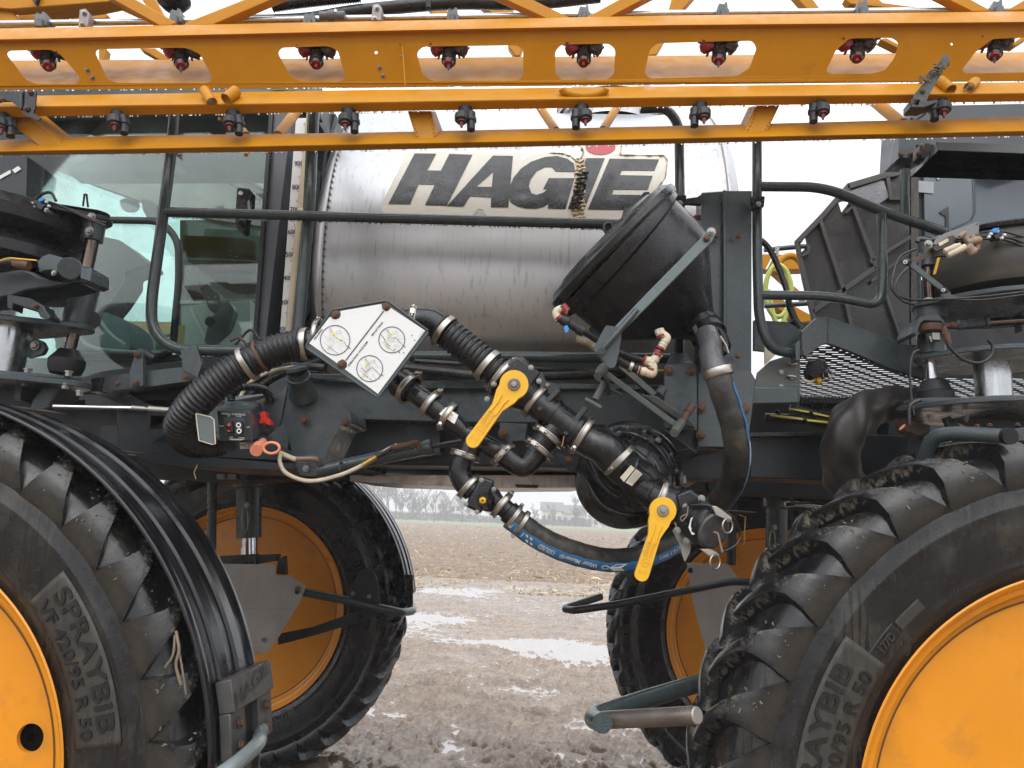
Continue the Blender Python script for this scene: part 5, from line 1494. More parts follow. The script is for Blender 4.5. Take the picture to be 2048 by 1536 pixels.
# ---- nozzles
def nozzle_upper(x, y, tip):
    n = part('nozzle'); Y = 2.235
    lathe('body', (x - 1, y - 38, Y + .015), (x, y - 6, Y + .005), [(0, 9), (.4, 12), (.7, 15), (1, 11)], BLKP, n, 20)
    lathe('cap', (x + 1, y - 8, Y), (x - 1, y + 16, Y - .02), [(0, 12), (.2, 14.5), (.75, 14.5), (.78, 12), (1, 10)], BLKP, n, 14, ang=25)
    lathe('spray_tip', (x - 1, y + 12, Y - .02), (x - 1, y + (24 if tip else 20), Y - .028), [(0, 9.5), (.35, 9.5), (.4, 3.5), (1, 2.5)], RED, n, 12)
    if tip: lathe('tip_point', (x - 1, y + 18, Y - .026), (x - 1, y + 27, Y - .03), [(0, 3.2), (.6, 2.8), (1, 1.4)], BLKM, n, 8)
    # side outlets: red cap to the left, brown to the right, each with winged grips
    for s, m in ((-1, RED), (1, BROWNP)):
        lathe('side_arm', (x + s * 4, y - 20, Y + .01), (x + s * 18, y - 16, Y), [(0, 9), (1, 9)], BLKP, n, 14)
        c0 = (x + s * 16, y - 18, Y); c1 = (x + s * 33, y - 10, Y - .01)
        c = lathe('side_cap', c0, c1, [(0, 10), (.15, 13.5), (.85, 13), (1, 7)], m, n, 8, ang=20)
        g = Geo(); q = P((x + s * 27, y - 13, Y - .006)); mm = MPP(x, y, Y)
        ax = (P(c1) - P(c0)).normalized(); u = Vector((0, -1, 0)); w = ax.cross(u)
        for k in range(5):
            a = k * 2 * math.pi / 5 + .4; dd = u * math.cos(a) + w * math.sin(a)
            g.add(*bar_geo(q + dd * 10 * mm - ax * 4 * mm, q + dd * 18 * mm + ax * 6 * mm, 4 * mm, 3.5 * mm, up=ax))
        g.obj('cap_wing', m, c, 30)
for i, x in enumerate((97, 363, 633, 898, 1168, 1438, 1715, 1990)):
    nozzle_upper(x, interp_line([(0, 120), (1168, 111), (2048, 98)], x), i % 2 == 1)
b2 = part('boom_section'); b2['label'] = 'lower boom section of two tubes and slanted braces'
T2 = [(0, 192), (71, 190), (680, 179), (1348, 171), (2048, 163)]; M2 = [(0, 213), (680, 205), (1348, 194), (2048, 186)]; B2 = [(0, 236), (80, 234), (680, 225), (1348, 214), (2048, 204)]
beam3('middle_tube', T2, M2, B2, 2.165, 2.115, 2.15, -80, 2130, b2)
T3 = [(0, 280), (137, 272), (680, 265), (1348, 251), (2048, 233)]; M3 = [(0, 303), (680, 289), (1348, 277), (2048, 262)]; B3 = [(0, 312), (680, 302), (1348, 288), (2048, 272)]
beam3('bottom_tube', T3, M3, B3, 2.20, 2.145, 2.18, -80, 2130, b2)
def brace(front, side, Y0, Y1):
    # a rectangular tube: front face, side face
    hexa('brace', [(front[0][0], front[0][1], Y0), (front[1][0], front[1][1], Y0), (front[2][0], front[2][1], Y1), (front[3][0], front[3][1], Y1)],
         [(side[0][0], side[0][1], Y0 + .07), (side[1][0], side[1][1], Y0 + .07), (side[2][0], side[2][1], Y1 + .07), (side[3][0], side[3][1], Y1 + .07)], YEL, b2, bevel=.003)
brace([(2, 234), (56, 234), (137, 301), (93, 303)], [(30, 230), (90, 230), (150, 280), (110, 290)], 2.175, 2.165)
brace([(815, 222), (862, 222), (877, 289), (836, 290)], [(825, 222), (871, 222), (889, 270), (846, 270)], 2.175, 2.165)
brace([(1512, 211), (1560, 210), (1529, 275), (1482, 276)], [(1496, 214), (1545, 214), (1512, 262), (1474, 262)], 2.175, 2.165)
g = Geo()
for (xa, ya), (xb, yb) in (((820, 228), (840, 286)), ((858, 228), (872, 286)), ((1519, 216), (1490, 272)), ((1554, 216), (1524, 272))):
    for k in range(9):
        t = k / 8; c = P(lerp(xa, xb, t), lerp(ya, yb, t), lerp(2.172, 2.162, t)); g.add(*lathe_geo(c, Vector((0, -1, 0)), [(-.004, .0022), (.0015, .0018), (.002, 0)], 6))
g.obj('rivet_marks', YEL, b2, 60)
for a, b, r in (((462, 236, 2.60), (492, 272, 2.50), 9), ((598, 215, 2.7), (556, 272, 2.50), 10), ((440, 236, 2.6), (438, 240, 2.6), 3), ((1078, 212, 2.7), (1112, 262, 2.52), 8), ((1240, 205, 2.7), (1206, 260, 2.52), 8), ((1740, 195, 2.7), (1805, 248, 2.5), 11), ((500, 295, 2.45), (492, 310, 2.4), 4), ((540, 292, 2.42), (536, 305, 2.4), 5)):
    tube('truss_tube', [a, b], r, YEL, b2, 16)
def stub(a, b, r):
    A, B = P(a), P(b); mm = MPP(*a); L_ = (B - A).length
    me = py_mesh(*lathe_geo(A, B - A, [(0, r * mm), (L_, r * mm), (L_, (r - 1.6) * mm), (L_ * .3, (r - 1.6) * mm)], 24, caps=False))
    link('open_tube_end', me, YEL, b2, 40)
stub((409, 181, 2.13), (424, 205, 2.105), 10.5); stub((472, 182, 2.13), (452, 198, 2.105), 11.5)
stub((1880, 162, 2.15), (1902, 180, 2.115), 11); stub((1950, 164, 2.15), (1938, 175, 2.11), 10)
v, f = sweep_geo([P(1168 + 44 * math.cos(a), 176 + 16 * math.sin(a), 2.12 + .01 * math.sin(a)) for a in np.linspace(.1, math.pi - .1, 24)], 7 * MPP(1168, 180, 2.43), 12)
link('bent_rod', py_mesh(v, f), YEL, b2, 50)
def nozzle_lower(x, y, flip):
    n = part('nozzle'); Y = 2.15; s = -1 if flip else 1
    lathe('body', (x, y - 18, Y), (x, y + 2, Y), [(0, 15), (1, 13)], BLKM, n, 16)
    lathe('cap', (x - s * 8, y - 8, Y - .03), (x - s * 8, y + 7, Y - .035), [(0, 12), (.2, 14), (.85, 13.5), (1, 10)], BLKM, n, 12, ang=25)
    lathe('spray_tip', (x - s * 8, y + 5, Y - .035), (x - s * 8, y + 19, Y - .04), [(0, 9), (.3, 9), (.32, 5), (.8, 3), (1, 2)], REDK, n, 12)
    lathe('check_valve', (x + s * 11, y - 10, Y - .01), (x + s * 11, y + 24, Y - .02), [(0, 9), (.3, 9), (.34, 11), (.5, 11), (.55, 8.5), (1, 8)], BLKM, n, 16)
for i, (x, y) in enumerate(((10, 249), (237, 243), (467, 244), (698, 240), (931, 236), (1163, 232), (1400, 228), (1638, 220), (1880, 216))):
    if i in (4, 5):
        nozzle_lower(x, y, i == 5)
    else: nozzle_lower(x, y, x > 1300)
# brackets that hold the folded sections
bk = part('boom_bracket')
plate('bent_plate', [(-60, 182), (72, 182), (70, 215), (66, 226), (82, 236), (77, 241), (48, 229), (36, 214), (22, 202), (-60, 204)], 2.09, .006, BLKP, bk, rnd=2)
tube('plate_fold', [(44, 183, 2.087), (42, 218, 2.087)], 3, BLKP, bk, 8)
bolt(2, 200, 2.087, 5, RUST, bk); bolt(53, 217, 2.087, 4.5, RUST, bk); bolt(60, 185, 2.087, 4, RUST, bk)
bk = part('boom_bracket')
plate('slanted_plate', [(1884, 112), (1894, 108), (1901, 118), (1858, 190), (1849, 213), (1823, 210), (1829, 188), (1880, 124)], 2.08, .006, mat('muddy_bracket', (.045, .052, .05), .6, dirt=(.12, .10, .075), damt=.6, dscale=25, bump=.4), bk, bevel=.001)
plate('foot', [(1822, 200), (1832, 196), (1858, 202), (1876, 199), (1874, 205), (1850, 214), (1822, 214)], 2.08, .05, GREEND, bk)
bolt(1878, 138, 2.078, 4, RUST, bk); bolt(1846, 182, 2.078, 4, RUST, bk)
g = Geo(); rs = random.Random(9)
for k in range(90):
    t = rs.random(); x = lerp(1842, 1888, t) + rs.gauss(-6 if rs.random() < .5 else 8, 3); y = lerp(165, 128, t) + rs.gauss(0, 3)
    c = P(x, y, 2.078 + rs.gauss(0, .006)); d = Vector((rs.gauss(0, 1), rs.gauss(0, 1), rs.gauss(0, 1))).normalized(); s = rs.uniform(.001, .004)
    g.add(*bar_geo(c - d * s * 2, c + d * s * 2, s, s))
o = g.obj('caked_mud', MUD, bk, None); o['kind'] = 'stuff'
# water beads hanging under the boom
g = Geo(); rs = random.Random(8)
for line, Y in ((B2, 2.15), (B3, 2.18), ([(0, 180), (2048, 162)], 2.205)):
    for k in range(170):
        x = rs.uniform(-20, 2060); y = interp_line(line, x) + .5
        c = P(x, y, Y); s = rs.uniform(.0018, .003)
        g.add(*lathe_geo(c, Vector((0, 0, -1)), [(-.002, s), (.001, s), (.003, s * .6), (.004, 0)], 6))
o = g.obj('water_beads', WB, SVR, 60); o['kind'] = 'stuff'
# ------------------------------------------------------------------ filling and eductor plumbing
pl = part('corrugated_fill_hose')
corrugated('hose', [(650, 686, 2.26), (600, 690, 2.22), (545, 702, 2.18), (485, 732, 2.15), (428, 772, 2.14), (385, 812, 2.15), (362, 850, 2.19), (372, 878, 2.27), (402, 890, 2.37), (440, 888, 2.46)], [31, 31, 31, 32, 33, 33, 32, 30, 28, 26], 8.6, 4.2, RUBC, pl, 32)
band('hose_clamp', (494, 727, 2.152), (510, 718, 2.152), 33.5, 11, STEEL, pl, 200)
band('hose_clamp', (610, 689, 2.225), (640, 687, 2.225), 32, 15, STEEL, pl, 200)
band('rust_band', (522, 713, 2.165), (540, 704, 2.165), 31.5, 6, RUST, pl)
band('zip_tie', (600, 690, 2.22), (620, 689, 2.22), 33.5, 5, BLKM, pl)
lathe('adapter', (615, 689, 2.225), (680, 686, 2.25), [(0, 29), (.3, 29), (.35, 33), (1, 33)], BLKP, pl, 32)
band('hose_clamp', (636, 676, 2.24), (644, 676, 2.24), 34, 9, STEEL, pl, 90, True)
# the sign
sg = part('instruction_sign')
SO = [(613, 690), (665, 620), (771, 602), (776, 603), (855.5, 661), (857, 665), (758, 793), (753, 793.5), (614, 697)]
SY = lambda x, y: 2.115 + (x - 735) * .00012
plate('sign_backplate', SO, SY, .004, GREEN, sg, rnd=3, bevel=.0015)
for a, b in zip(SO, SO[1:] + SO[:1]):
    q = [P(a[0], a[1], SY(*a) - .001), P(b[0], b[1], SY(*b) - .001)]
    if (q[0] - q[1]).length > .01: link('rolled_edge', py_mesh(*sweep_geo(q, .0035, 8)), GREEN, sg, 60)
def s2(pts): return [(600 + x / 7.314, 590 + y / 7.314) for x, y in pts]
SL = s2([(135, 705), (430, 325), (455, 320), (478, 352), (530, 358), (580, 335), (598, 290), (590, 235), (1190, 130), (1205, 195), (1245, 232), (1300, 222), (1330, 190), (1830, 520), (1140, 1445), (655, 1085), (688, 1050), (688, 990), (655, 955), (600, 948), (560, 970), (545, 1000)])
SF = lambda x, y: SY(x, y) - .003
plate('sign_face', SL, SF, .002, WHITE, sg, bevel=0)
SI = lambda x, y: SY(x, y) - .0045
SI2 = lambda x, y: SY(x, y) - .0052
NAVY = mat('dark_blue_ink', (.035, .030, .06), .4, bump=0)
g = Geo(); g.add(*stroke(s2([(1222, 235), (668, 958)]), 2.2, SI))
for cx, cy, r in ((513, 660, 216), (1343, 655, 190), (1020, 1075, 190)): g.add(*stroke(s2(circ(cx, cy, r, 48)), 1.5, SI, True))
g.obj('printed_lines', NAVY, sg, None)
def st(s, x, y, ang, h, w, m=NAVY, bold=.03):
    q = s2([(x, y)])[0]; v, f = text_flat(s, q[0], q[1], ang, h / 7.314, SI, bold, width=w / 7.314)
    link('lettering', py_mesh(v, f, 'lettering', False), m, sg)
st('FILLING', 222, 655, 54, 27, 185); st('EDUCTING', 1062, 600, 51, 27, 250); st('CREATING VACUUM', 715, 1048, 52, 27, 455); st('650443', 1745, 612, 51, 16, 110, INKG, 0)
gg, gk, gy_, gl = Geo(), Geo(), Geo(), Geo()
def diag(cx, cy, r, mode, seed):
    rs = random.Random(seed)
    def q(a, b): return (cx + a * r, cy + b * r)
    S = lambda G_, pts, w, fn=SI2: G_.add(*stroke(s2([q(*p) for p in pts]), w, fn))
    for k in range(12):   # outline drawing of the pipework
        a = (rs.uniform(-.6, .6), rs.uniform(-.6, .6)); b = (a[0] + rs.uniform(-.35, .35), a[1] + rs.uniform(-.3, .3))
        if max(math.hypot(*a), math.hypot(*b)) < .92: S(gg, [a, b], .45)
    S(gg, [(-.35, -.15), (-.1, .15), (-.35, .45), (-.15, .75)], .5); S(gg, [(-.75, -.35), (-.3, .2), (-.6, .45)], .5); S(gg, [(.2, .35), (.45, .8)], .5); S(gg, [(.3, -.7), (.6, -.1), (.92, -.05)], .5)
    for k in range(7):
        x = -.45 + k * .03; S(gg, [(x, -.92 + k * .02), (x + .12, -.6 + k * .01)], .4)
    for bx, by, s in ((-.1, -.35, .22), (.25, -.55, .16), (-.3, .5, .16), (.05, 0, .2)):
        S(gg, [(bx - s, by - s * .6), (bx + s, by - s * .6), (bx + s, by + s * .6), (bx - s, by + s * .6), (bx - s, by - s * .6)], .55)
    S(gl, [(-.75, .15), (.15, .9)], .35); S(gl, [(-.4, .5), (.3, .95)], .35)
    hx, hy = (-.12, -.42)
    gy_.add(*flat_poly(s2([q(hx + .1 * math.cos(t), hy + .1 * math.sin(t)) for t in np.linspace(0, 6.28, 18)[:-1]]), SI2))
    if mode == 0: S(gy_, [(hx, hy), (.42, .02)], 1.6); S(gy_, [(-.35, .38), (-.55, .62)], 1.6)
    else: S(gy_, [(hx, hy), (-.35, -.05)], 1.6); S(gy_, [(-.4, .35) if mode == 1 else (-.42, .4), (-.12, .72) if mode == 1 else (-.62, .7)], 1.6)
    dash = {0: [(.35, -.02), (.6, .1), (.75, .35), (.9, .5)], 1: [(-.9, -.5), (-.6, -.1), (-.55, .1), (-.35, .3), (-.05, .55)], 2: [(-.65, -.05), (-.5, .1), (-.3, .3), (.0, 0), (.2, -.1), (.5, .2), (.85, .55)]}[mode]
    def dashes(p):
        for a, b in zip(p, p[1:]):
            n = max(1, int(math.hypot(b[0] - a[0], b[1] - a[1]) / .14))
            for k in range(n):
                t0, t1 = k / n, (k + .6) / n
                S(gk, [(lerp(a[0], b[0], t0), lerp(a[1], b[1], t0)), (lerp(a[0], b[0], t1), lerp(a[1], b[1], t1))], 1.35)
    dashes(dash)
    if mode == 1: dashes([(.1, -.1), (.3, -.2), (.55, .1), (.95, .5)])
    S(gk, [(.86, .42), (1.05, .58)], 1.2)
diag(513, 660, 216, 0, 1); diag(1343, 655, 190, 1, 2); diag(1020, 1075, 190, 2, 3)
gg.obj('line_drawing', INKG, sg, None); gk.obj('flow_arrows', INK, sg, None); gy_.obj('handle_drawing', INKY, sg, None); gl.obj('thin_lines', INK, sg, None)
g = Geo()
for x, y in ((1640, 590), (1680, 663), (1385, 797), (1455, 838), (1518, 846)): g.add(*flat_poly(s2([(x - 13, y - 9), (x + 10, y - 6), (x - 2, y + 13)]), SI))
g.obj('small_arrows', INK, sg, None)
for x, y in ((515, 290), (1255, 175), (610, 1010)):
    q = s2([(x, y)])[0]; bolt(q[0], q[1], SY(*q) - .001, 7, RUST, sg)
# pipes
pp_ = part('plumbing')
V1 = 2.22
def pipe(name, a, b, r0, r1=None, m=None, par=None, prof=None): return lathe(name, a, b, prof or [(0, r0), (1, r1 or r0)], m or BLKP, par or pp_, 32)
tube('elbow', [(790, 648, 2.25), (825, 641, V1), (862, 643, V1), (885, 660, V1), (905, 678, V1)], 27, BLKP, pp_, 28, curve=True)
band('flange_clamp', (829, 641, V1), (850, 642, V1), 27, 12, STEEL, pp_, 20, True)
corrugated('suction_hose', [(878, 655, V1), (905, 674, V1), (950, 710, V1), (985, 738, V1), (1012, 758, V1)], 32, 11, 3.6, RUBC, pp_, 32)
band('hose_clamp', (888, 663, V1), (900, 672, V1), 34, 12, STEEL, pp_, 150)
band('hose_clamp', (975, 731, V1), (987, 741, V1), 34, 13, STEEL, pp_, 150)
band('flange_clamp', (1003, 752, V1), (1015, 762, V1), 38, 11, STEEL, pp_, 70, True)
# main valve body
vb = part('ball_valve'); vb['label'] = 'upper ball valve with long yellow handle'
pipe('valve_body', (1000, 750, V1), (1082, 812, V1), 34, par=vb, prof=[(0, 30), (.12, 30), (.14, 37), (.3, 38), (.45, 40), (.62, 38), (.8, 30), (1, 29)])
hexa('valve_block', [(1005, 735, V1 - .05), (1035, 712, V1 - .05), (1082, 745, V1 - .05), (1050, 790, V1 - .05)], [(1005, 735, V1 + .05), (1035, 712, V1 + .05), (1082, 745, V1 + .05), (1050, 790, V1 + .05)], BLKP, vb, .006)
hexa('valve_block', [(1000, 735, V1 - .02), (1044, 712, V1 - .02), (1062, 726, V1 - .02), (1020, 752, V1 - .02)], [(1000, 735, V1 + .06), (1044, 712, V1 + .06), (1062, 726, V1 + .06), (1020, 752, V1 + .06)], BLKP, vb, .006)
plate('mount_lug', [(974, 790), (992, 770), (1040, 800), (1032, 818), (990, 812)], V1 + .02, .02, BLKP, vb, rnd=3)
for x, y in ((1062, 735), (988, 768), (974, 798), (1078, 762)): bolt(x, y, V1 - .05, 4, GALV, vb)
def handle(name_y, cx, cy, tx, ty, rh, rt, Y, seed, nk=.45):
    hd = part('valve_handle')
    u = Vector((tx - cx, ty - cy)); Ln = u.length; u /= Ln; w = Vector((-u.y, u.x))
    def pt(a, b): q = Vector((cx, cy)) + u * a + w * b; return (q.x, q.y)
    pts = []
    for k in range(25):
        a = R(55) + (2 * math.pi - R(110)) * k / 24
        pts.append(pt(rh * math.cos(a), rh * math.sin(a)))
    wn_ = rt * .95
    L2 = [(Ln * .20, -rh * .78), (Ln * .30, -rh * .60), (Ln * nk, -wn_ * .98), (Ln * .62, -wn_ * 1.02), (Ln * .92, -rt * 1.05)]
    pts += [pt(a, b) for a, b in L2]
    for k in range(13):
        a = -math.pi / 2 + math.pi * k / 12
        pts.append(pt(Ln + (rt) * math.cos(a) - rt * .2, rt * 1.05 * math.sin(a)))
    pts += [pt(a, -b) for a, b in L2[::-1]]
    o = plate('grip', pts, Y, .018, HANDLE, hd, bevel=.005)
    o.modifiers['bevel'].segments = 4
    # raised ribs of the neck and the long sunk pad
    g = Geo()
    for s in (-.45, .45):
        g.add(*sweep_geo([P(*pt(Ln * .22, s * rh * .62), Y), P(*pt(Ln * .33, s * rh * .42), Y - .001), P(*pt(Ln * .50, s * rt * 1.1), Y)], .0035, 8))
    g.obj('neck_rib', HANDLE, hd, 60)
    DK = HANDLE_SUNK
    g = Geo()
    def tx_(s, a0, a1, off, h, flip):
        v, f = text_geo(s, .02)
        xs = [q[0] for q in v]; wd = max(xs) - min(xs)
        out = []
        for x, y, z in v:
            t = (x - min(xs)) / wd
            out.append(P(*pt(Ln * (a0 + (a1 - a0) * t), off - (y / .7 - .5) * h * flip), Y - .0012))
        g.add(out, f)
    tx_('BANJO', .50, .72, rt * .38, rt * .62, 1)
    tx_('LIQUID VALVES', .50, .72, -rt * .38, rt * .34, 1)
    c = [pt(Ln * .80 + rt * .62 * math.cos(a), rt * .62 * math.sin(a)) for a in np.linspace(0, 6.28, 25)[:-1]]
    g.add(*stroke(c, 1.2, Y - .0012, True)); g.add(*stroke([pt(Ln * .80, -rt * .45), pt(Ln * .80, rt * .45)], 1.6, Y - .0012))
    g.add(*stroke([pt(Ln * .90, -rt * .5), pt(Ln * .98, -rt * .5), pt(Ln * .93, 0), pt(Ln * .98, rt * .5), pt(Ln * .90, rt * .5)], 1.6, Y - .0012))
    g.obj('moulded_lettering', DK, hd, None)
    lathe('washer', (cx, cy, Y - .001), (cx, cy, Y - .008), [(0, rh * .43), (.6, rh * .43), (1, rh * .38)], GALV, hd, 32)
    bolt(cx, cy, Y - .007, rh * .22, GALV, hd, 'nut', washer=False)
    return hd
HANDLE_SUNK = mat('yellow_plastic_moulded', (.62, .30, .012), .5, bump=.02)
handle('', 1028, 769, 944, 884, 29, 13.5, 2.12, 1, .40)
pipe('pipe', (1060, 795, V1), (1100, 826, V1), 30)
band('flange_clamp', (1069, 803, V1), (1080, 812, V1), 36, 11, STEEL, pp_, 75, True)
pipe('tee', (1090, 818, V1), (1165, 876, V1), 31, prof=[(0, 30), (.14, 30), (.15, 35), (.22, 35), (.23, 32), (.75, 33), (.76, 38), (.84, 38), (.85, 31), (1, 31)])
g = Geo()
for a, b in (((1075, 823), (1118, 780)), ((1128, 872), (1172, 815))):
    g.add(*bar_geo(P(a[0], a[1], V1 - .03), P(b[0], b[1], V1 - .02), .016, .03, up=(0, 1, 0)))
g.obj('moulded_rib', BLKP, pp_, 30, bevel=.003)
pipe('tee_branch', (1118, 846, V1), (1068, 905, V1), 29, prof=[(0, 27), (.35, 27), (.4, 28), (.75, 24), (1, 24)])
band('flange_clamp', (1096, 872, V1), (1085, 886, V1), 33, 11, STEEL, pp_, 20, True)
band('flange_clamp', (1078, 897, V1), (1066, 912, V1), 30, 11, STEEL, pp_, 20, True)
tube('elbow', [(1082, 892, V1), (1066, 918, V1), (1048, 936, V1), (1022, 922, V1), (998, 898, V1)], 22, BLKP, pp_, 26, bend=26)
band('flange_clamp', (1006, 908, V1), (996, 898, V1), 27, 12, STEEL, pp_, 0, True)
pipe('elbow_cap', (1050, 934, V1), (1052, 950, V1), 18, 14)
# cross-over line from the sign
pipe('reducer', (800, 765, 2.25), (850, 800, V1), 27, prof=[(0, 30), (.3, 30), (.45, 20), (1, 20)])
band('flange_clamp', (818, 777, 2.235), (830, 786, 2.23), 31, 11, STEEL, pp_, 70, True)
pipe('coupling', (838, 792, V1), (880, 824, V1), 19, prof=[(0, 19), (.4, 21), (1, 21)])
band('flange_clamp', (861, 808, V1), (870, 815, V1), 28, 12, STEEL, pp_, 75, True)
band('flange_clamp', (896, 832, V1), (905, 838, V1), 27, 12, STEEL, pp_, -60, True)
pipe('y_pipe', (865, 811, V1), (935, 870, V1), 22, prof=[(0, 20), (.35, 20), (.5, 22), (.52, 22), (1, 15)])
pipe('y_pipe', (928, 863, V1), (1006, 909, V1), 16, prof=[(0, 15), (.5, 19), (1, 21)])
pipe('y_branch', (950, 868, V1), (935, 912, V1), 18, prof=[(0, 20), (1, 22)])
plate('maker_label', [(892, 814), (917, 830), (909, 848), (878, 828)], V1 - .038, .001, WHITE, pp_, rnd=2, bevel=0)
g = Geo(); g.add(*stroke([(890, 822), (906, 832)], 3.2, V1 - .0395)); g.obj('label_band', INKY, pp_, None)
g = Geo(); g.add(*stroke([(886, 828), (904, 839)], 1.0, V1 - .0395)); g.add(*stroke([(884, 831), (901, 842)], 1.0, V1 - .0395)); g.obj('label_print', INKR, pp_, None)
g = Geo(); g.add(*stroke([(892, 821), (906, 830)], .8, V1 - .0405)); g.obj('label_ink', INK, pp_, None)
band('flange_clamp', (930, 911, V1), (926, 922, V1), 28, 11, STEEL, pp_, -20, True)
tube('elbow', [(932, 908, V1), (922, 928, V1), (920, 948, V1), (930, 968, V1), (946, 982, V1)], 22, BLKP, pp_, 26, curve=True)
band('flange_clamp', (938, 973, V1), (948, 983, V1), 27, 11, STEEL, pp_, 180, True)
# lower hanging valve without its handle
lv = part('ball_valve'); lv['label'] = 'small lower ball valve with a yellow stem and no handle'
pipe('valve_body', (938, 972, V1), (1005, 1015, V1), 24, par=lv, prof=[(0, 20), (.15, 20), (.18, 27), (.45, 29), (.7, 25), (.85, 19), (1, 19)])
hexa('valve_block', [(930, 1012, V1 - .045), (962, 952, V1 - .045), (990, 962, V1 - .045), (962, 1028, V1 - .045)], [(930, 1012, V1 + .05), (962, 952, V1 + .05), (990, 962, V1 + .05), (962, 1028, V1 + .05)], BLKP, lv, .008)
lathe('stem_housing', (972, 1000, V1 - .03), (966, 1001, V1 - .06), [(0, 18), (.6, 16), (1, 12)], BLKP, lv, 24)
lathe('yellow_stem', (966, 1001, V1 - .058), (965, 1001, V1 - .075), [(0, 7.5), (.7, 7.5), (1, 5)], HANDLE, lv, 6, ang=20)
lathe('stem_bore', (965, 1001, V1 - .0755), (965, 1001, V1 - .0765), [(0, 2.4), (1, 2.4)], INK, lv, 12)
for x, y in ((932, 1008), (954, 1024), (988, 978), (963, 960)): bolt(x, y, V1 - .045, 3.6, GALV, lv)
band('flange_clamp', (1003, 1010, V1), (1010, 1016, V1), 27, 12, STEEL, pp_, 80, True)
pipe('hose_barb', (1000, 1008, V1), (1030, 1035, V1), 20, prof=[(0, 19), (.5, 19), (.55, 23), (1, 22)])
# striped suction hose from the hopper round to the hanging valve
hz = part('striped_hose')
HP = [(1432, 738, 2.10), (1446, 785, 2.10), (1466, 850, 2.12), (1474, 915, 2.16), (1462, 968, 2.24), (1430, 1012, 2.38), (1392, 1050, 2.50), (1345, 1088, 2.50), (1285, 1114, 2.42), (1215, 1120, 2.34), (1140, 1103, 2.28), (1078, 1075, 2.24), (1024, 1036, 2.22)]
hq = catmull([P(p) for p in HP], 12)
hq, HL = resample(hq, .008)
HR_ = .0365 * .96
hr_l = [HR_ * (1 + .010 * math.sin(i * .9) + .012 * math.sin(i * .23) - (.03 if i % 7 == 0 else 0)) for i in range(len(hq))]
RUBD = mat('hose_wrapped_rubber', (.016, .016, .016), .42, dirt=(.13, .112, .085), damt=.48, dscale=9, bump=.25, bscale=80, drops=.2, var=.3)
link('hose_wall', py_mesh(*sweep_geo(hq, hr_l, 36)), RUBD, hz, 70)
hT, hN, hB = frames(hq, (0, -1, 0))
# frame with respect to the camera: N0 towards the viewer, V across
def hose_pt(s, a, lift=.0012):
    """s metres along the hose, a radians round it from the side facing the viewer"""
    t = min(max(s / HL, 0), .99999) * (len(hq) - 1); i = int(t); fr = t - i
    p = hq[i].lerp(hq[min(i + 1, len(hq) - 1)], fr); T_ = hT[i].lerp(hT[min(i + 1, len(hq) - 1)], fr).normalized()
    n = Vector((0, -1, 0)); n = (n - T_ * n.dot(T_)).normalized(); b = T_.cross(n)
    return p + (n * math.cos(a) + b * math.sin(a)) * (HR_ * 1.03 + lift)
def hose_patch(s0, s1, a0, a1, m, name, lift=.0012, wob=0, par=None):
    n = max(2, int((s1 - s0) / .008)); v = []; f = []; k = 8
    for i in range(n + 1):
        for j in range(k + 1):
            w_ = wob * math.sin(i * .8) * (1 if j in (0, k) else 0)
            v.append(hose_pt(lerp(s0, s1, i / n), lerp(a0, a1, j / k) + w_, lift))
    for i in range(n):
        for j in range(k): o = i * (k + 1) + j; f.append((o, o + 1, o + k + 2, o + k + 1))
    return link(name, py_mesh(v, f), m, par or hz, 180)
def hose_s(px, py):
    best = 1e9; bi = 0
    for i, q in enumerate(hq):
        d = q - CAM; z = d.dot(fwd); x = 1024 + FPX * d.dot(RT) / z; y = 768 - FPX * d.dot(UP) / z
        e = (x - px) ** 2 + (y - py) ** 2
        if e < best: best = e; bi = i
    return HL * bi / (len(hq) - 1)
_bsign = 1 if hose_pt(hose_s(1200, 1120), .6).z < hose_pt(hose_s(1200, 1120), 0).z else -1
sA, sB = hose_s(1255, 1118), hose_s(1018, 1032)
dn = _bsign
hose_patch(hose_s(1400, 1045), sB, dn * .12, dn * .98, BLUE, 'blue_stripe', .0006, .03)
hose_patch(hose_s(1440, 770), hose_s(1440, 1000), dn * .80, dn * 1.5, BLUE, 'blue_stripe', .0006, .05)
hose_patch(hose_s(1474, 880), hose_s(1474, 925), dn * .95, dn * 1.6, WHITE, 'white_patch', .0012, .0)
def hose_text(s, sa, sb, amid, h, m=WHITE):
    """letters between arc positions sa..sb; they stand upside down as on the real hose"""
    v, f = text_geo(s, .012)
    xs = [q[0] for q in v]; w = max(xs) - min(xs); out = []
    for x, y, z in v:
        t = (x - min(xs)) / w
        out.append(hose_pt(lerp(sa, sb, t), dn * (amid + (y / .7 - .5) * h), .0018))
    link('hose_lettering', py_mesh(out, f, 'hose_lettering', False), m, hz)
hose_text('Water Master®', hose_s(1184, 1117), hose_s(1116, 1092), .55, .36)
hose_text('150USD', hose_s(1110, 1088), hose_s(1080, 1074), .55, .40)
hose_text('150 PSI (10.3 Bar)', hose_s(1382, 1060), hose_s(1302, 1108), .5, .30)
hose_text('1  0  P', hose_s(1050, 1056), hose_s(1018, 1032), .55, .40)
g = Geo()
s_ = hose_s(1238, 1120); e = hose_s(1218, 1119)
def hp(s, a): return hose_pt(s, dn * a, .0018)
ar = []
for t in np.linspace(0, 1, 6): ar.append((lerp(s_, e, t), .22, .88))
g.add([hp(s_, .22), hp(e, .22), hp(lerp(s_, e, 1.5), .55), hp(e, .88), hp(s_, .88), hp(lerp(s_, e, .5), .55)], [(0, 1, 2, 5), (5, 2, 3, 4)])
g.obj('hose_arrow', WHITE, hz, None); g = Geo()
c0 = hose_s(1198, 1118)
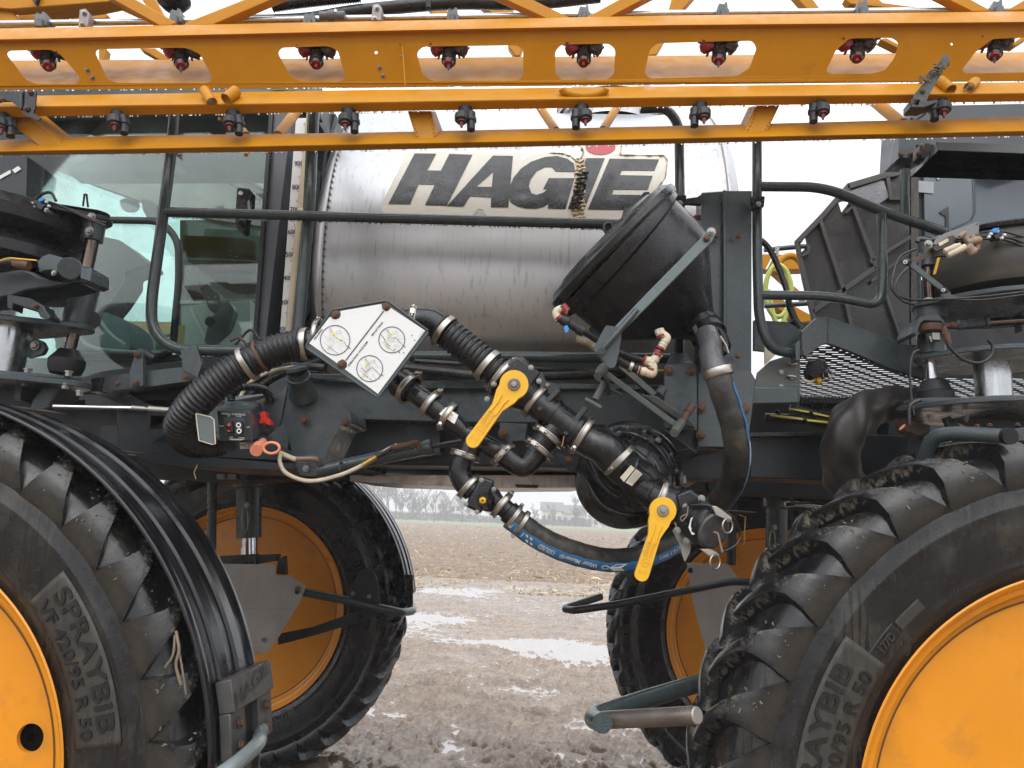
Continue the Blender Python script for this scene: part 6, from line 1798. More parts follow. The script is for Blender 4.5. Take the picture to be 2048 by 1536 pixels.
el = [hp(c0 + .012 * math.cos(a), .55 + .2 * math.sin(a)) for a in np.linspace(0, 6.28, 20)[:-1]]
g.add(el, [tuple(range(19))]); g.obj('hose_logo', WHITE, hz, None)
c1 = hose_s(1063, 1064)
for k in (0, .013): Geo().add([hp(c1 + k, .3), hp(c1 + k + .007, .3), hp(c1 + k - .006, .85), hp(c1 + k - .013, .85)], [(0, 1, 2, 3)]).obj('hose_chevron', WHITE, hz, None)
g = Geo(); g.add([hose_pt(c0 + .008 * math.cos(a), dn * (.55 + .12 * math.sin(a)), .0024) for a in np.linspace(0, 6.28, 14)[:-1]], [tuple(range(13))]); g.obj('hose_emblem', BLUE, hz, None)
# white writing up the edge of the riser
hose_text('WATER MASTER 150 PSI', hose_s(1446, 790), hose_s(1473, 870), 1.3, .35)
for x, y, x2, y2, r in ((1026, 1034, 1036, 1042, 23), (1043, 1046, 1053, 1053, 23)):
    band('hose_clamp', (x, y, 2.22), (x2, y2, 2.222), r + 2.5, 9, STEEL, hz, 95 if x < 1040 else -90)
band('hose_clamp', (1437, 745, 2.10), (1441, 758, 2.10), 28, 17, STEEL, hz, 200)
# lower outlet valve with cap
ov = part('ball_valve'); ov['label'] = 'lower outlet valve with capped end and yellow handle'
OY = 2.22
pipe('neck', (1285, 978, 2.26), (1330, 1000, 2.22), 30, par=ov, prof=[(0, 29), (.4, 29), (.45, 33), (.6, 33), (.65, 30), (1, 30)])
band('flange_clamp', (1318, 995, 2.23), (1330, 1001, 2.23), 36, 13, STEEL, ov, 200, True)
pipe('valve_body', (1320, 996, OY), (1395, 1035, OY), 34, par=ov, prof=[(0, 30), (.2, 32), (.5, 34), (1, 34)])
hexa('valve_block', [(1352, 990, OY - .055), (1380, 978, OY - .055), (1412, 1000, OY - .055), (1370, 1072, OY - .055)], [(1345, 985, OY + .05), (1376, 972, OY + .05), (1412, 1000, OY + .05), (1365, 1075, OY + .05)], BLKP, ov, .007)
for x, y in ((1372, 1014), (1403, 997), (1354, 1061), (1374, 1081)): bolt(x, y, OY - .062, 5.5, GALV, ov)
CAPM = mat('scuffed_black_plastic', (.028, .029, .031), .4, dirt=(.11, .105, .10), damt=.45, dscale=22, bump=.1, drops=.2)
lathe('coupler', (1375, 1030, OY - .01), (1425, 1060, OY - .09), [(0, 34), (.2, 38), (.25, 42), (.85, 42), (.9, 38), (1, 37)], BLKP, ov, 40)
lathe('end_cap', (1421, 1058, OY - .083), (1430, 1063, OY - .10), [(0, 38), (.7, 37), (1, 33), (1.02, 0)], CAPM, ov, 40)
plate('warning_sticker', [(1382, 1036), (1395, 1030), (1402, 1036), (1390, 1050), (1391, 1068), (1384, 1070), (1377, 1055)], OY - .105, .001, WHITE, ov, rnd=2, bevel=0)
g = Geo(); g.add(*stroke([(1393, 1036), (1386, 1046), (1383, 1060)], 3, OY - .1065)); g.obj('sticker_band', INKY, ov, None)
g = Geo(); g.add(*stroke([(1394, 1036), (1387, 1047), (1384, 1062)], .8, OY - .1075)); g.obj('sticker_print', INK, ov, None)
def cam_arm(pts, ring, Y):
    a = part('cam_lever')
    plate('lever', pts, Y, .006, STEEL, a, bevel=.001)
    rx, ry = ring
    v, f = sweep_geo([P(rx + 10 * math.cos(t), ry + 14 * math.sin(t), Y - .006 + .01 * math.cos(t)) for t in np.linspace(0, 6.3, 32)], 1.9 * MPP(rx, ry, Y), 8, False)
    link('pull_ring', py_mesh(v, f), STEEL, a, 60)
cam_arm([(1424, 1012), (1432, 1012), (1460, 1032), (1464, 1036), (1463, 1044), (1454, 1043), (1450, 1038), (1432, 1030)], (1455, 1052), OY - .12)
cam_arm([(1400, 1098), (1420, 1098), (1437, 1106), (1439, 1111), (1428, 1114), (1418, 1112)], (1430, 1124), OY - .10)
tube('retaining_cable', [(1380, 1010, OY - .09), (1420, 1012, OY - .11), (1460, 1030, OY - .10), (1480, 1060, OY - .08), (1476, 1085, OY - .08), (1455, 1100, OY - .1), (1436, 1104, OY - .11)], 2.6, RUB, ov, 10, curve=True)
tube('cord', [(1376, 1012, OY - .1), (1374, 1030, OY - .1), (1364, 1042, OY - .1), (1362, 1034, OY - .1), (1374, 1028, OY - .1)], 1.3, CORD, ov, 6, curve=True)
tube('cord', [(1428, 1064, OY - .11), (1436, 1068, OY - .12), (1440, 1085, OY - .12), (1445, 1105, OY - .12)], 2, CORD, ov, 8, curve=True)
plate('steel_foot', [(1345, 1060), (1358, 1055), (1382, 1090), (1380, 1105), (1370, 1124), (1364, 1108), (1360, 1092)], OY - .03, .008, GALV, ov, rnd=2)
handle('', 1326, 1021, 1283, 1152, 27, 13.5, 2.09, 2, .40)
# ---- pump
pm = part('transfer_pump')
PY_ = 2.42
lathe('volute_case', (1268, 938, PY_ + .16), (1226, 982, PY_ - .06), [(0, 60), (.05, 86), (.18, 94), (.2, 100), (.28, 100), (.3, 95), (.5, 95), (.52, 92), (.56, 95), (.75, 86), (.78, 82), (.82, 80), (.9, 66), (1, 46), (1.02, 0)], BLKP, pm, 64, ang=30)
lathe('rear_cover', (1284, 918, PY_ + .17), (1270, 934, PY_ + .14), [(0, 88), (.5, 96), (1, 96)], BLKP, pm, 48)
for k in range(12):     # ribs and bolts round the case
    pass
Am, Bm = P(1268, 938, PY_ + .16), P(1226, 982, PY_ - .06); ax = (Bm - Am).normalized(); Lp = (Bm - Am).length; mm = MPP(1268, 938, PY_ + .16)
nn = Vector((0, 0, 1)); nn = (nn - ax * nn.dot(ax)).normalized(); bb = ax.cross(nn)
g = Geo()
for k in range(18):
    a = 2 * math.pi * k / 18 + .1; d = nn * math.cos(a) + bb * math.sin(a)
    if k % 2: continue
    Geo().add(*bar_geo(Am + ax * Lp * .30 + d * 94 * mm, Am + ax * Lp * .52 + d * 92 * mm, .007, .010, up=d)).obj('cooling_rib', BLKP, pm, 30)

for k in range(18):
    a = 2 * math.pi * (k + .5) / 18 + .1; d = nn * math.cos(a) + bb * math.sin(a)
    q = Am + ax * Lp * .28 + d * 94 * mm
    g = Geo(); g.add(*lathe_geo(q, ax, [(0, .010), (.003, .010), (.003, .0065), (.012, .0065), (.013, .004)], 8)); g.obj('bolt', GALV, pm, 30)
for a_, b_ in (((1160, 905), (1165, 1010)), ((1175, 985), (1300, 1040))):
    pass
tube('volute_ridge', [(1170, 905, 2.36), (1200, 965, 2.33), (1250, 1000, 2.32), (1300, 1000, 2.34)], 5, BLKP, pm, 12, curve=True)
tube('volute_ridge', [(1172, 960, 2.37), (1205, 1010, 2.35), (1260, 1030, 2.34), (1310, 1015, 2.36)], 5, BLKP, pm, 12, curve=True)
tube('volute_ridge', [(1255, 880, 2.38), (1300, 910, 2.36), (1325, 955, 2.34)], 5, BLKP, pm, 12, curve=True)
tube('volute_ridge', [(1290, 875, 2.42), (1330, 905, 2.42), (1342, 950, 2.42)], 6, BLKP, pm, 12, curve=True)
lathe('outlet_boss', (1275, 975, 2.34), (1310, 990, 2.28), [(0, 52), (.3, 44), (.35, 36), (1, 33)], BLKP, pm, 8, ang=25)
# discharge elbow from the tee to the pump inlet
tube('elbow', [(1150, 868, V1), (1180, 882, V1), (1210, 898, V1 - .01), (1232, 925, V1), (1250, 945, V1 + .02)], [31, 34, 34, 34, 33], BLKP, pm, 30, curve=True)
band('hose_clamp', (1164, 871, V1), (1178, 880, V1), 38, 12, STEEL, pp_, -60, True)
band('hose_clamp', (1238, 921, V1), (1252, 935, V1), 38, 12, STEEL, pm, -50)
lathe('pump_inlet', (1233, 916, V1), (1300, 985, V1 + .10), [(0, 32), (.18, 33), (.2, 37), (.45, 37), (.5, 41), (1, 48)], BLKP, pm, 32)
for q_ in ([(1240, 955), (1262, 930), (1270, 937), (1248, 964)], [(1251, 965), (1272, 938), (1285, 948), (1264, 972)]):
    plate('data_label', q_, V1 - .052, .001, mat('aged_label', (.46, .42, .33), .5, bump=.05), pm, bevel=0)
g = Geo()
for k in range(5): g.add(*stroke([(1256 + k * 2.6, 964 + k * 1.1), (1273 + k * 2.4, 941 + k * 1.6)], .6, V1 - .054))
g.obj('label_print', INK, pm, None)
plate('pump_bracket', [(1115, 905), (1128, 912), (1160, 915), (1158, 940), (1140, 945), (1112, 912)], 2.5, .01, GREEND, pm)
bolt(1137, 920, 2.495, 6, RUST, pm); bolt(1238, 868, 2.42, 4, GALV, pm); bolt(1316, 880, 2.42, 4, GALV, pm)
tube('thin_wire', [(1105, 905, V1), (1090, 915, V1 + .05), (1098, 925, V1 + .05), (1118, 930, V1 + .1)], 1, GALV, pm, 6, curve=True)
tube('hanging_wire', [(1128, 872, V1 - .05), (1125, 890, V1 - .05), (1122, 893, V1 - .05)], 1.2, mat('rusty_wire', (.3, .14, .06), .6), pm, 6)

# ------------------------------------------------------------------ eductor hopper
ho = part('eductor_hopper')
HYp = 2.39
HB = mat('hopper_black_plastic', (.0065, .007, .009), .26, dirt=(.05, .049, .048), damt=.16, dscale=6, drops=.7, dropscale=140, bump=.05, bscale=40, streak=.25, streakcol=(.05, .05, .055))
a0 = (1224, 494, HYp - .04); a1 = (1310, 578, HYp)
lathe('bowl', a0, (1420, 668, HYp + .05), [(0, 158), (.03, 160), (.10, 158), (.12, 148), (.44, 146), (.46, 142), (.66, 94), (.86, 46), (.95, 30), (1, 28)], HB, ho, 72, ang=30)
lathe('lid', (1218, 488, HYp - .0435), (1233, 503, HYp - .0385), [(-.7, 20), (-.62, 120), (-.35, 128), (-.3, 152), (0, 158), (.2, 165), (.75, 166), (1, 162)], HB, ho, 72, ang=30)
plate('lid_latch', [(1238, 452), (1248, 416), (1256, 418), (1288, 384), (1298, 383), (1302, 390), (1250, 456), (1240, 462)], HYp - .06, .10, HB, ho, rnd=4, bevel=.004)
lathe('latch_knob', (1218, 458, HYp - .08), (1218, 458, HYp - .04), [(0, 12), (1, 12)], BLKP, ho, 20)
v, f = sweep_geo([P(1217 + 9 * math.cos(t), 456 + 10 * math.sin(t), HYp - .1) for t in np.linspace(0, 6.3, 24)], 3 * MPP(1217, 456, HYp), 8, False)
link('latch_ring', py_mesh(v, f), BLKP, ho, 60)
plate('strap', [(1405, 472), (1416, 456), (1428, 458), (1433, 466), (1425, 482), (1300, 608), (1268, 640), (1245, 662), (1225, 700), (1212, 716), (1186, 700), (1228, 655), (1290, 590), (1398, 480)], 2.085, .008, mat('strap_paint', (.10, .13, .135), .34, bump=.03, drops=.4, dirt=(.13, .12, .1), damt=.15), ho, bevel=.002)
plate('strap_gusset', [(1186, 698), (1212, 650), (1245, 656), (1238, 705), (1232, 730), (1226, 736), (1218, 735)], 2.08, .008, GREEN, ho, rnd=5, bevel=.002)
tube('strap_bar', [(1274, 620, 2.06), (1240, 660, 2.05), (1203, 702, 2.06)], 6, GREENR, ho, 14)
lathe('bar_boss', (1204, 702, 2.065), (1204, 702, 2.05), [(0, 8), (1, 7)], GREEN, ho, 16)
bolt(1423, 463, 2.083, 6, GALV, ho); bolt(1413, 477, 2.083, 5.5, RUST, ho)
lathe('outlet_collar', (1392, 640, HYp - .02), (1424, 672, HYp - .06), [(0, 26), (.3, 30), (.35, 36), (.6, 36), (.65, 32), (1, 32)], BLKP, ho, 28)
lathe('cam_coupler', (1412, 660, HYp - .05), (1432, 700, HYp - .1), [(0, 34), (.3, 36), (.35, 30), (.6, 30), (.65, 33), (1, 30)], BLKP, ho, 28)
for pts in ([(1384, 655), (1392, 648), (1402, 672), (1400, 682)], [(1438, 655), (1450, 668), (1458, 690), (1452, 705), (1446, 700), (1448, 685)]):
    plate('cam_arm', pts, HYp - .14, .02, BLKP, ho, rnd=2)
tube('elbow', [(1414, 668, 2.2), (1421, 690, 2.16), (1422, 712, 2.13), (1430, 738, 2.10), (1436, 752, 2.10)], 22, mat('smooth_elbow', (.06, .06, .065), .25, drops=.8, dropscale=120), ho, 26, curve=True)
tube('cam_ring', [(1440, 672, 2.12), (1452, 690, 2.12), (1457, 706, 2.12)], 2, STEEL, ho, 8)
lathe('lid_hinge', (1122, 612, HYp - .05), (1140, 620, HYp - .02), [(0, 14), (1, 14)], HB, ho, 16)
# rinse fittings in cream nylon with red collars
rz = part('rinse_line')
RYp = 2.11
def cream(a, b, r, n=3):
    lathe('nylon_body', a, b, [(0, r), (.2, r), (.22, r * .88), (.4, r * .88), (.42, r), (.6, r), (.62, r * .88), (.8, r * .88), (.82, r), (1, r)], CREAM, rz, 20)
def redc(a, b, r): lathe('red_collar', a, b, [(0, r * .95), (1, r * .95)], RED, rz, 20)
tube('nylon_elbow', [(1136, 622, RYp), (1122, 618, RYp), (1112, 626, RYp), (1118, 640, RYp)], 8, CREAM, rz, 16, curve=True)
redc((1124, 612, RYp), (1134, 624, RYp), 10); redc((1116, 634, RYp), (1120, 638, RYp), 10)
lathe('inline_valve', (1120, 636, RYp), (1168, 664, RYp), [(0, 8), (.15, 11), (.35, 11), (.4, 9), (.7, 9), (.75, 11), (1, 11)], BLKM, rz, 18)
plate('blue_lever', [(1128, 652), (1134, 650), (1138, 656), (1136, 664), (1131, 666), (1129, 660)], RYp - .02, .008, BLUEB, rz, rnd=2)
redc((1158, 657, RYp), (1163, 660, RYp), 10.5)
tube('black_line', [(1162, 660, RYp), (1200, 684, RYp + .03), (1245, 708, RYp + .03), (1292, 722, RYp)], 6.5, RUB, rz, 14, curve=True)
cream((1288, 719, RYp), (1306, 726, RYp), 10); redc((1287, 718, RYp), (1291, 720, RYp), 11)
cream((1300, 733, RYp), (1318, 706, RYp), 9.5); redc((1309, 706, RYp - .01), (1322, 712, RYp - .01), 3); redc((1315, 708, RYp), (1318, 704, RYp), 11)
cream((1276, 740, RYp), (1300, 746, RYp), 9.5); redc((1277, 740, RYp), (1281, 741, RYp), 10.5)
tube('nylon_elbow', [(1292, 744, RYp), (1304, 747, RYp), (1306, 735, RYp), (1304, 728, RYp)], 9, CREAM, rz, 16, curve=True)
redc((1302, 742, RYp), (1303, 738, RYp), 10.5)
tube('black_line', [(1237, 722, RYp + .03), (1258, 732, RYp + .02), (1278, 740, RYp)], 9, RUB, rz, 14)
band('clamp', (1262, 734, RYp + .01), (1270, 737, RYp + .01), 9, 8, STEEL, rz)
tube('black_line', [(1316, 706, RYp), (1324, 694, RYp)], 6, RUB, rz, 12)
cream((1322, 697, RYp), (1330, 682, RYp), 9); redc((1320, 699, RYp), (1322, 695, RYp), 10)
tube('nylon_elbow', [(1328, 686, RYp), (1334, 676, RYp), (1325, 668, RYp), (1316, 662, RYp)], 8, CREAM, rz, 16, curve=True)
lathe('nylon_nut', (1314, 668, RYp), (1322, 664, RYp), [(0, 9), (1, 9)], CREAM, rz, 8)
lathe('nylon_nut', (1324, 674, RYp), (1318, 659, RYp), [(0, 8), (.5, 10), (1, 10)], CREAM, rz, 8, ang=20)
redc((1321, 670, RYp), (1323, 674, RYp), 10)
# lifting linkage under the hopper
lk = part('hopper_linkage')
LK = mat('muddy_linkage_paint', (.075, .095, .095), .45, dirt=(.16, .13, .09), damt=.45, dscale=14, bump=.15)
def link_arm(a, b, w, Ya, Yb, th=.025):
    d = Vector((b[0] - a[0], b[1] - a[1])).normalized(); n = Vector((-d.y, d.x)) * w
    hexa('arm', [(a[0] + n.x, a[1] + n.y, Ya), (a[0] - n.x, a[1] - n.y, Ya), (b[0] - n.x, b[1] - n.y, Yb), (b[0] + n.x, b[1] + n.y, Yb)],
         [(a[0] + n.x, a[1] + n.y, Ya + th), (a[0] - n.x, a[1] - n.y, Ya + th), (b[0] - n.x, b[1] - n.y, Yb + th), (b[0] + n.x, b[1] + n.y, Yb + th)], LK, lk, .003)
link_arm((1200, 738), (1362, 858), 6, 2.22, 2.26); link_arm((1240, 730), (1310, 790), 6, 2.34, 2.36)
link_arm((1190, 755), (1245, 792), 3, 2.40, 2.44)
hexa('wide_arm', [(1280, 788, 2.30), (1314, 793, 2.30), (1388, 845, 2.34), (1390, 854, 2.34), (1375, 852, 2.34)], [(1280, 790, 2.40), (1312, 796, 2.40), (1388, 850, 2.42), (1390, 856, 2.42), (1372, 856, 2.42)], LK, lk, .003)
lathe('pivot', (1195, 752, 2.18), (1212, 730, 2.24), [(0, 8), (.25, 8), (.3, 11), (.7, 11), (1, 8)], LK, lk, 16)
lathe('pivot', (1348, 866, 2.22), (1362, 846, 2.28), [(0, 9), (.3, 9), (.35, 10), (1, 10)], LK, lk, 16)
lathe('pin', (1362, 848, 2.28), (1383, 812, 2.32), [(0, 7), (.6, 7), (.62, 8.5), (1, 8.5)], RUST, lk, 12)
lathe('pin', (1316, 790, 2.38), (1326, 778, 2.4), [(0, 9), (1, 9)], LK, lk, 14)
tube('t_handle', [(1208, 768, 2.26), (1190, 800, 2.24)], 7, LK, lk, 12)
tube('t_handle', [(1170, 798, 2.23), (1185, 806, 2.23), (1202, 816, 2.23)], 5, LK, lk, 10, curve=True)
tube('muddy_boot', [(1152, 680, 2.3), (1175, 685, 2.3), (1200, 702, 2.3), (1212, 720, 2.3)], 9, MUD, lk, 14, curve=True)
tube('black_hose', [(1210, 700, 2.36), (1258, 745, 2.36), (1290, 775, 2.38), (1296, 790, 2.4)], 8, RUB, lk, 12, curve=True)
plate('grey_plate', [(1178, 655), (1186, 652), (1210, 662), (1212, 690), (1180, 680)], 2.4, .02, GREEND, lk)
tube('rail_link', [(1196, 742, 2.3), (1214, 760, 2.3), (1218, 790, 2.32)], 4, GREEND, lk, 8, curve=True)
# ------------------------------------------------------------------ air springs and struts, front near corner
BAG = mat('air_spring_rubber_wet', (.014, .014, .017), .28, dirt=(.06, .055, .045), damt=.2, dscale=14, drops=.5, bump=.12, bscale=60)
BAGD = mat('air_spring_rubber_dusty', (.040, .037, .031), .6, dirt=(.10, .085, .06), damt=.55, dscale=5, dstretch=(1, 1, 4), bump=.15, bscale=50)
DKROD = mat('oily_rod', (.16, .12, .10), .22, 1.0, dirt=(.05, .04, .035), damt=.45, dscale=16, bump=.03)
BIGCH = mat('wet_strut_tube', (.56, .58, .60), .24, 1.0, dirt=(.25, .25, .25), damt=.15, dscale=9, dstretch=(2, 2, .3), drops=.12, bump=.01)
def vlathe(name, x, y, Y, prof, m, par, seg=48, ang=35):
    """round part on an upright axis through picture point (x,y) at depth Y; prof (dz px upward, radius px)"""
    c = P(x, y, Y); mm = MPP(x, y, Y)
    return link(name, py_mesh(*lathe_geo(c, Vector((0, 0, 1)), [(a * mm, b * mm) for a, b in prof], seg)), m, par, ang)
def slab(name, pts, Y, th, m, par, bevel=.003):
    """horizontal plate: pts are (px, depth) pairs on its lower face; its front corner stands at height of the first point's (px,py,Y)"""
    z = P(*pts[0]).z
    v0 = []
    for px, py, Yd in pts:
        q = P(px, py, Yd); v0.append(Vector((q.x, Yd, z)))
    n = len(v0); v = v0 + [q + Vector((0, 0, th)) for q in v0]
    f = [tuple(range(n)), tuple(range(2 * n - 1, n - 1, -1))] + [(i, (i + 1) % n, (i + 1) % n + n, i + n) for i in range(n)]
    o = link(name, py_mesh(v, f), m, par, 30); bev(o, bevel); return o
def lobe_plate(name, c0, r0, c1, r1, z, th, m, par):
    """flat horizontal plate whose outline wraps two circles (x,y world centres)"""
    a = Vector(c0); b = Vector(c1); d = (b - a); L = d.length; d /= L; n = Vector((-d.y, d.x))
    s = math.asin(max(-1, min(1, (r0 - r1) / L)))
    base = math.atan2(d.y, d.x)
    pts = []
    for k in range(17):
        t = base + math.pi / 2 - s + (math.pi + 2 * s) * k / 16
        pts.append((a.x + r0 * math.cos(t), a.y + r0 * math.sin(t)))
    for k in range(17):
        t = base - math.pi / 2 + s + (math.pi - 2 * s) * k / 16
        pts.append((b.x + r1 * math.cos(t), b.y + r1 * math.sin(t)))
    k = len(pts)
    v = [(x, y, z) for x, y in pts] + [(x, y, z + th) for x, y in pts]
    f = [tuple(range(k)), tuple(range(2 * k - 1, k - 1, -1))] + [(i, (i + 1) % k, (i + 1) % k + k, i + k) for i in range(k)]
    o = link(name, py_mesh(v, f), m, par, 40); bev(o, .003); return o
fs = part('front_air_spring')
SYF = 2.40
vlathe('air_bag', -18, 520, SYF, [(-28, 60), (-34, 110), (-30, 142), (-14, 162), (6, 164), (20, 150), (26, 130), (32, 134), (36, 150), (50, 172), (72, 177), (92, 166), (102, 140), (104, 60)], BAG, fs, 64)
bc = P(-18, 520, SYF); rc_ = P(188, 478, SYF)
mm_ = MPP(0, 450, SYF)
lobe_plate('top_plate', (bc.x, bc.y), 150 * mm_, (rc_.x - .002, rc_.y), 30 * mm_, P(188, 446, SYF).z, .016, GREEND, fs)
lobe_plate('top_strap', (bc.x, bc.y), 100 * mm_, (rc_.x - .002, rc_.y), 24 * mm_, P(188, 430, SYF).z, .006, BLKP, fs)
lathe('rod_collar', (191, 436, SYF), (184, 482, SYF), [(0, 24), (.3, 24), (.32, 21), (1, 20)], GREEN, fs, 28)
lathe('upper_rod', (187, 470, SYF), (165, 575, SYF), [(0, 13), (1, 13)], DKROD, fs, 24)
bolt(183, 434, SYF - .06, 6.5, GALV, fs); bolt(179, 462, SYF - .05, 6.5, GALV, fs)
lathe('strut_sleeve', (176, 560, SYF), (150, 655, SYF), [(0, 26), (1, 27)], GREEN, fs, 36)
lathe('sleeve_flange', (178, 556, SYF), (175, 568, SYF), [(0, 27), (.3, 31), (1, 31)], GREEN, fs, 36)
zl = P(150, 662, SYF).z
lobe_plate('lower_plate', (P(8, 640, SYF).x, SYF), .15, (P(148, 660, SYF).x, SYF), 36 * mm_, zl, .018, GREEN, fs)
vlathe('strut_tube', 10, 645, SYF, [(-118, 44), (0, 50)], BIGCH, fs, 48)
lathe('lower_rod', (148, 668, SYF), (137, 710, SYF), [(0, 11), (1, 11)], DKROD, fs, 24)
lathe('rubber_stop', (138, 700, SYF), (130, 748, SYF), [(0, 20), (.1, 22), (.42, 34), (.75, 33), (1, 28)], BLKM, fs, 32, ang=25)
zb = P(140, 776, SYF).z
lobe_plate('base_plate', (P(0, 760, SYF).x, SYF), .17, (P(140, 760, SYF).x, SYF), 38 * mm_, zb, .02, GREEN, fs)
lobe_plate('base_pad', (P(0, 760, SYF).x, SYF - .01), .12, (P(125, 760, SYF).x, SYF - .01), 34 * mm_, zb + .02, .012, GREEN, fs)
for x, y in ((138, 745), (56, 740), (50, 764), (131, 770), (160, 784)):
    g = Geo(); c = P(x, y, SYF - .05); m_ = MPP(x, y, 2.3)
    g.add(*lathe_geo(c, Vector((0, 0, 1)), [(-8 * m_, 5 * m_), (-8 * m_, 7 * m_), (0, 7 * m_), (0, 9 * m_), (3 * m_, 9 * m_)], 6)); g.obj('bolt', GALV, fs, 25)
plate('rib', [(30, 770), (45, 768), (40, 800), (28, 800)], SYF, .1, GREEN, fs)
plate('rib', [(66, 800), (95, 765), (122, 770), (96, 812), (60, 820)], SYF, .012, GREEN, fs)
plate('base_web', [(-60, 765), (125, 778), (95, 820), (-60, 800)], SYF + .06, .1, GREEND, fs)
plate('motor_block', [(78, 545), (74, 522), (84, 512), (98, 507), (122, 514), (160, 530), (182, 535), (182, 560), (170, 566), (150, 556), (120, 545), (100, 540), (88, 541)], 2.16, .10, GREEN, fs, bevel=.003)
lathe('motor_face', (140, 537, 2.18), (140, 537, 2.12), [(0, 22), (.85, 22), (1, 20)], GREEN, fs, 36)
plate('square_block', [(162, 533), (183, 541), (181, 563), (160, 556)], 2.12, .06, GREEN, fs)
bolt(108, 546, 2.13, 4, GALV, fs)
plate('cast_arm', [(-60, 552), (44, 537), (70, 545), (90, 556), (120, 562), (158, 562), (120, 572), (60, 580), (30, 592), (-60, 604)], 2.20, .12, GREEND, fs, bevel=.012)
tube('hydraulic_hose', [(-40, 535, 2.15), (20, 525, 2.14), (52, 530, 2.14)], 8, RUB, fs, 12, curve=True)
lathe('hose_fitting', (28, 527, 2.13), (58, 532, 2.13), [(0, 8), (.5, 9), (.55, 11), (1, 9)], RUST, fs, 14)
tube('yellow_wire', [(-40, 540, 2.12), (10, 518, 2.12), (40, 518, 2.12), (74, 521, 2.12)], 1.6, HANDLE, fs, 8, curve=True)
vlathe('bag_piston', 60, 585, SYF + .05, [(-14, 60), (-8, 82), (6, 88)], BLKM, fs, 40)
plate('link_bracket', [(14, 588), (60, 596), (88, 612), (92, 622), (102, 632), (98, 640), (80, 634), (74, 622), (26, 607), (24, 620), (14, 614)], 2.18, .05, GREEND, fs, bevel=.003)
bolt(70, 612, 2.175, 4, RUST, fs)
tube('small_hose', [(96, 590, 2.3), (116, 575, 2.3), (134, 575, 2.3)], 3, RUB, fs, 8)
plate('lug_plate', [(50, 705), (56, 682), (70, 676), (84, 682), (91, 695), (84, 708), (52, 716)], SYF + .02, .02, GREEN, fs, rnd=5)
bolt(70, 691, SYF + .015, 7, GALV, fs)
lathe('black_grommet', (180, 640, 2.42), (182, 640, 2.40), [(0, 12), (1, 18)], BLKM, fs, 20)
for a, b in (([(60, 412), (100, 405), (160, 430), (212, 452)], 2.6), ([(60, 404), (110, 408), (180, 436), (214, 446)], 2.2), ([(-20, 420), (30, 408), (62, 404)], 2.2), ([(-20, 410), (30, 402), (62, 400)], 2), ([(70, 400), (85, 388), (102, 386), (112, 402)], 3)):
    tube('air_line', [(x, y, 2.25) for x, y in a], b, RUB, fs, 8, curve=True)
plate('manifold', [(66, 400), (88, 398), (90, 410), (82, 420), (70, 414)], 2.24, .03, BLKP, fs)
plate('blue_release', [(76, 398), (84, 394), (87, 400), (78, 404)], 2.23, .02, BLUEB, fs)
for x, y in ((63, 406), (91, 404), (96, 412), (66, 414)): lathe('white_collar', (x, y, 2.235), (x + 4, y, 2.235), [(0, 2.6), (1, 2.6)], WHITE, fs, 10)
bolt(93, 420, 2.22, 3.5, GALV, fs)
tube('antenna_stub', [(166, 412, 2.5), (169, 388, 2.5), (173, 388, 2.5), (176, 414, 2.5)], 2, BLKM, fs, 6)

# ------------------------------------------------------------------ rear near corner
rs_ = part('rear_air_spring')
SR = 2.42; mr = MPP(1988, 600, SR)
vlathe('air_bag', 2012, 560, SR, [(-40, 120), (-36, 138), (-20, 146), (10, 148), (40, 146), (58, 140), (64, 134), (66, 138), (70, 134), (72, 90)], BAGD, rs_, 64)
vlathe('bag_rim', 2012, 532, SR, [(36, 138), (36, 144), (42, 146), (46, 140)], BLKP, rs_, 64)
def lob(name, x0, x1, y, r0, r1, th, m=GREEN, dy=0): return lobe_plate(name, (P(x0, y, SR).x, SR + dy), r0 * mr, (P(x1, y, SR).x, SR + dy), r1 * mr, P(x1, y, SR).z, th, m, rs_)
lob('upper_plate', 2012, 1868, 618, 150, 42, .016)
lob('middle_plate', 1990, 1865, 722, 130, 34, .016)
lob('base_plate', 1995, 1868, 826, 180, 66, .018)
lob('base_pad', 1990, 1868, 812, 60, 56, .014)
vlathe('upper_boss', 1862, 632, SR, [(-6, 30), (18, 30)], GREEN, rs_)
plate('yoke', [(1827, 664), (1840, 634), (1862, 627), (1880, 630), (1888, 638), (1895, 652), (1888, 650), (1880, 642), (1850, 641), (1843, 646), (1833, 672), (1827, 668)], SR - .08, .12, GREEN, rs_, bevel=.004)
vlathe('hub', 1863, 700, SR, [(-8, 26), (30, 26)], GREEN, rs_)
vlathe('ball_joint', 1862, 657, SR - .07, [(-9, 16), (-6, 22), (7, 22), (9, 16)], RUST, rs_)
vlathe('castle_nut', 1866, 674, SR - .07, [(-9, 11), (-8, 14), (6, 14)], GALV, rs_, 6)
plate('split_pin', [(1858, 672), (1862, 672), (1865, 684), (1862, 685)], SR - .12, .01, GALV, rs_)
lathe('rod_socket', (1888, 652, SR - .07), (1914, 650, SR - .07), [(0, 6), (.4, 6), (.42, 8), (1, 8)], RUST, rs_, 12)
lathe('hex_sleeve', (1912, 650, SR - .07), (1974, 645, SR - .07), [(0, 9), (.05, 11), (.85, 10), (.9, 7), (1, 7)], GREEN, rs_, 8, ang=20)
lathe('jam_nut', (1969, 646, SR - .07), (1974, 645, SR - .07), [(0, 13), (1, 13)], GREEN, rs_, 6, ang=20)
lathe('tie_rod', (1970, 646, SR - .07), (2080, 638, SR - .07), [(0, 9), (1, 9)], DKROD, rs_, 20)
plate('tie_bracket', [(2044, 622), (2060, 622), (2060, 660), (2044, 662)], SR - .07, .04, GREEN, rs_)
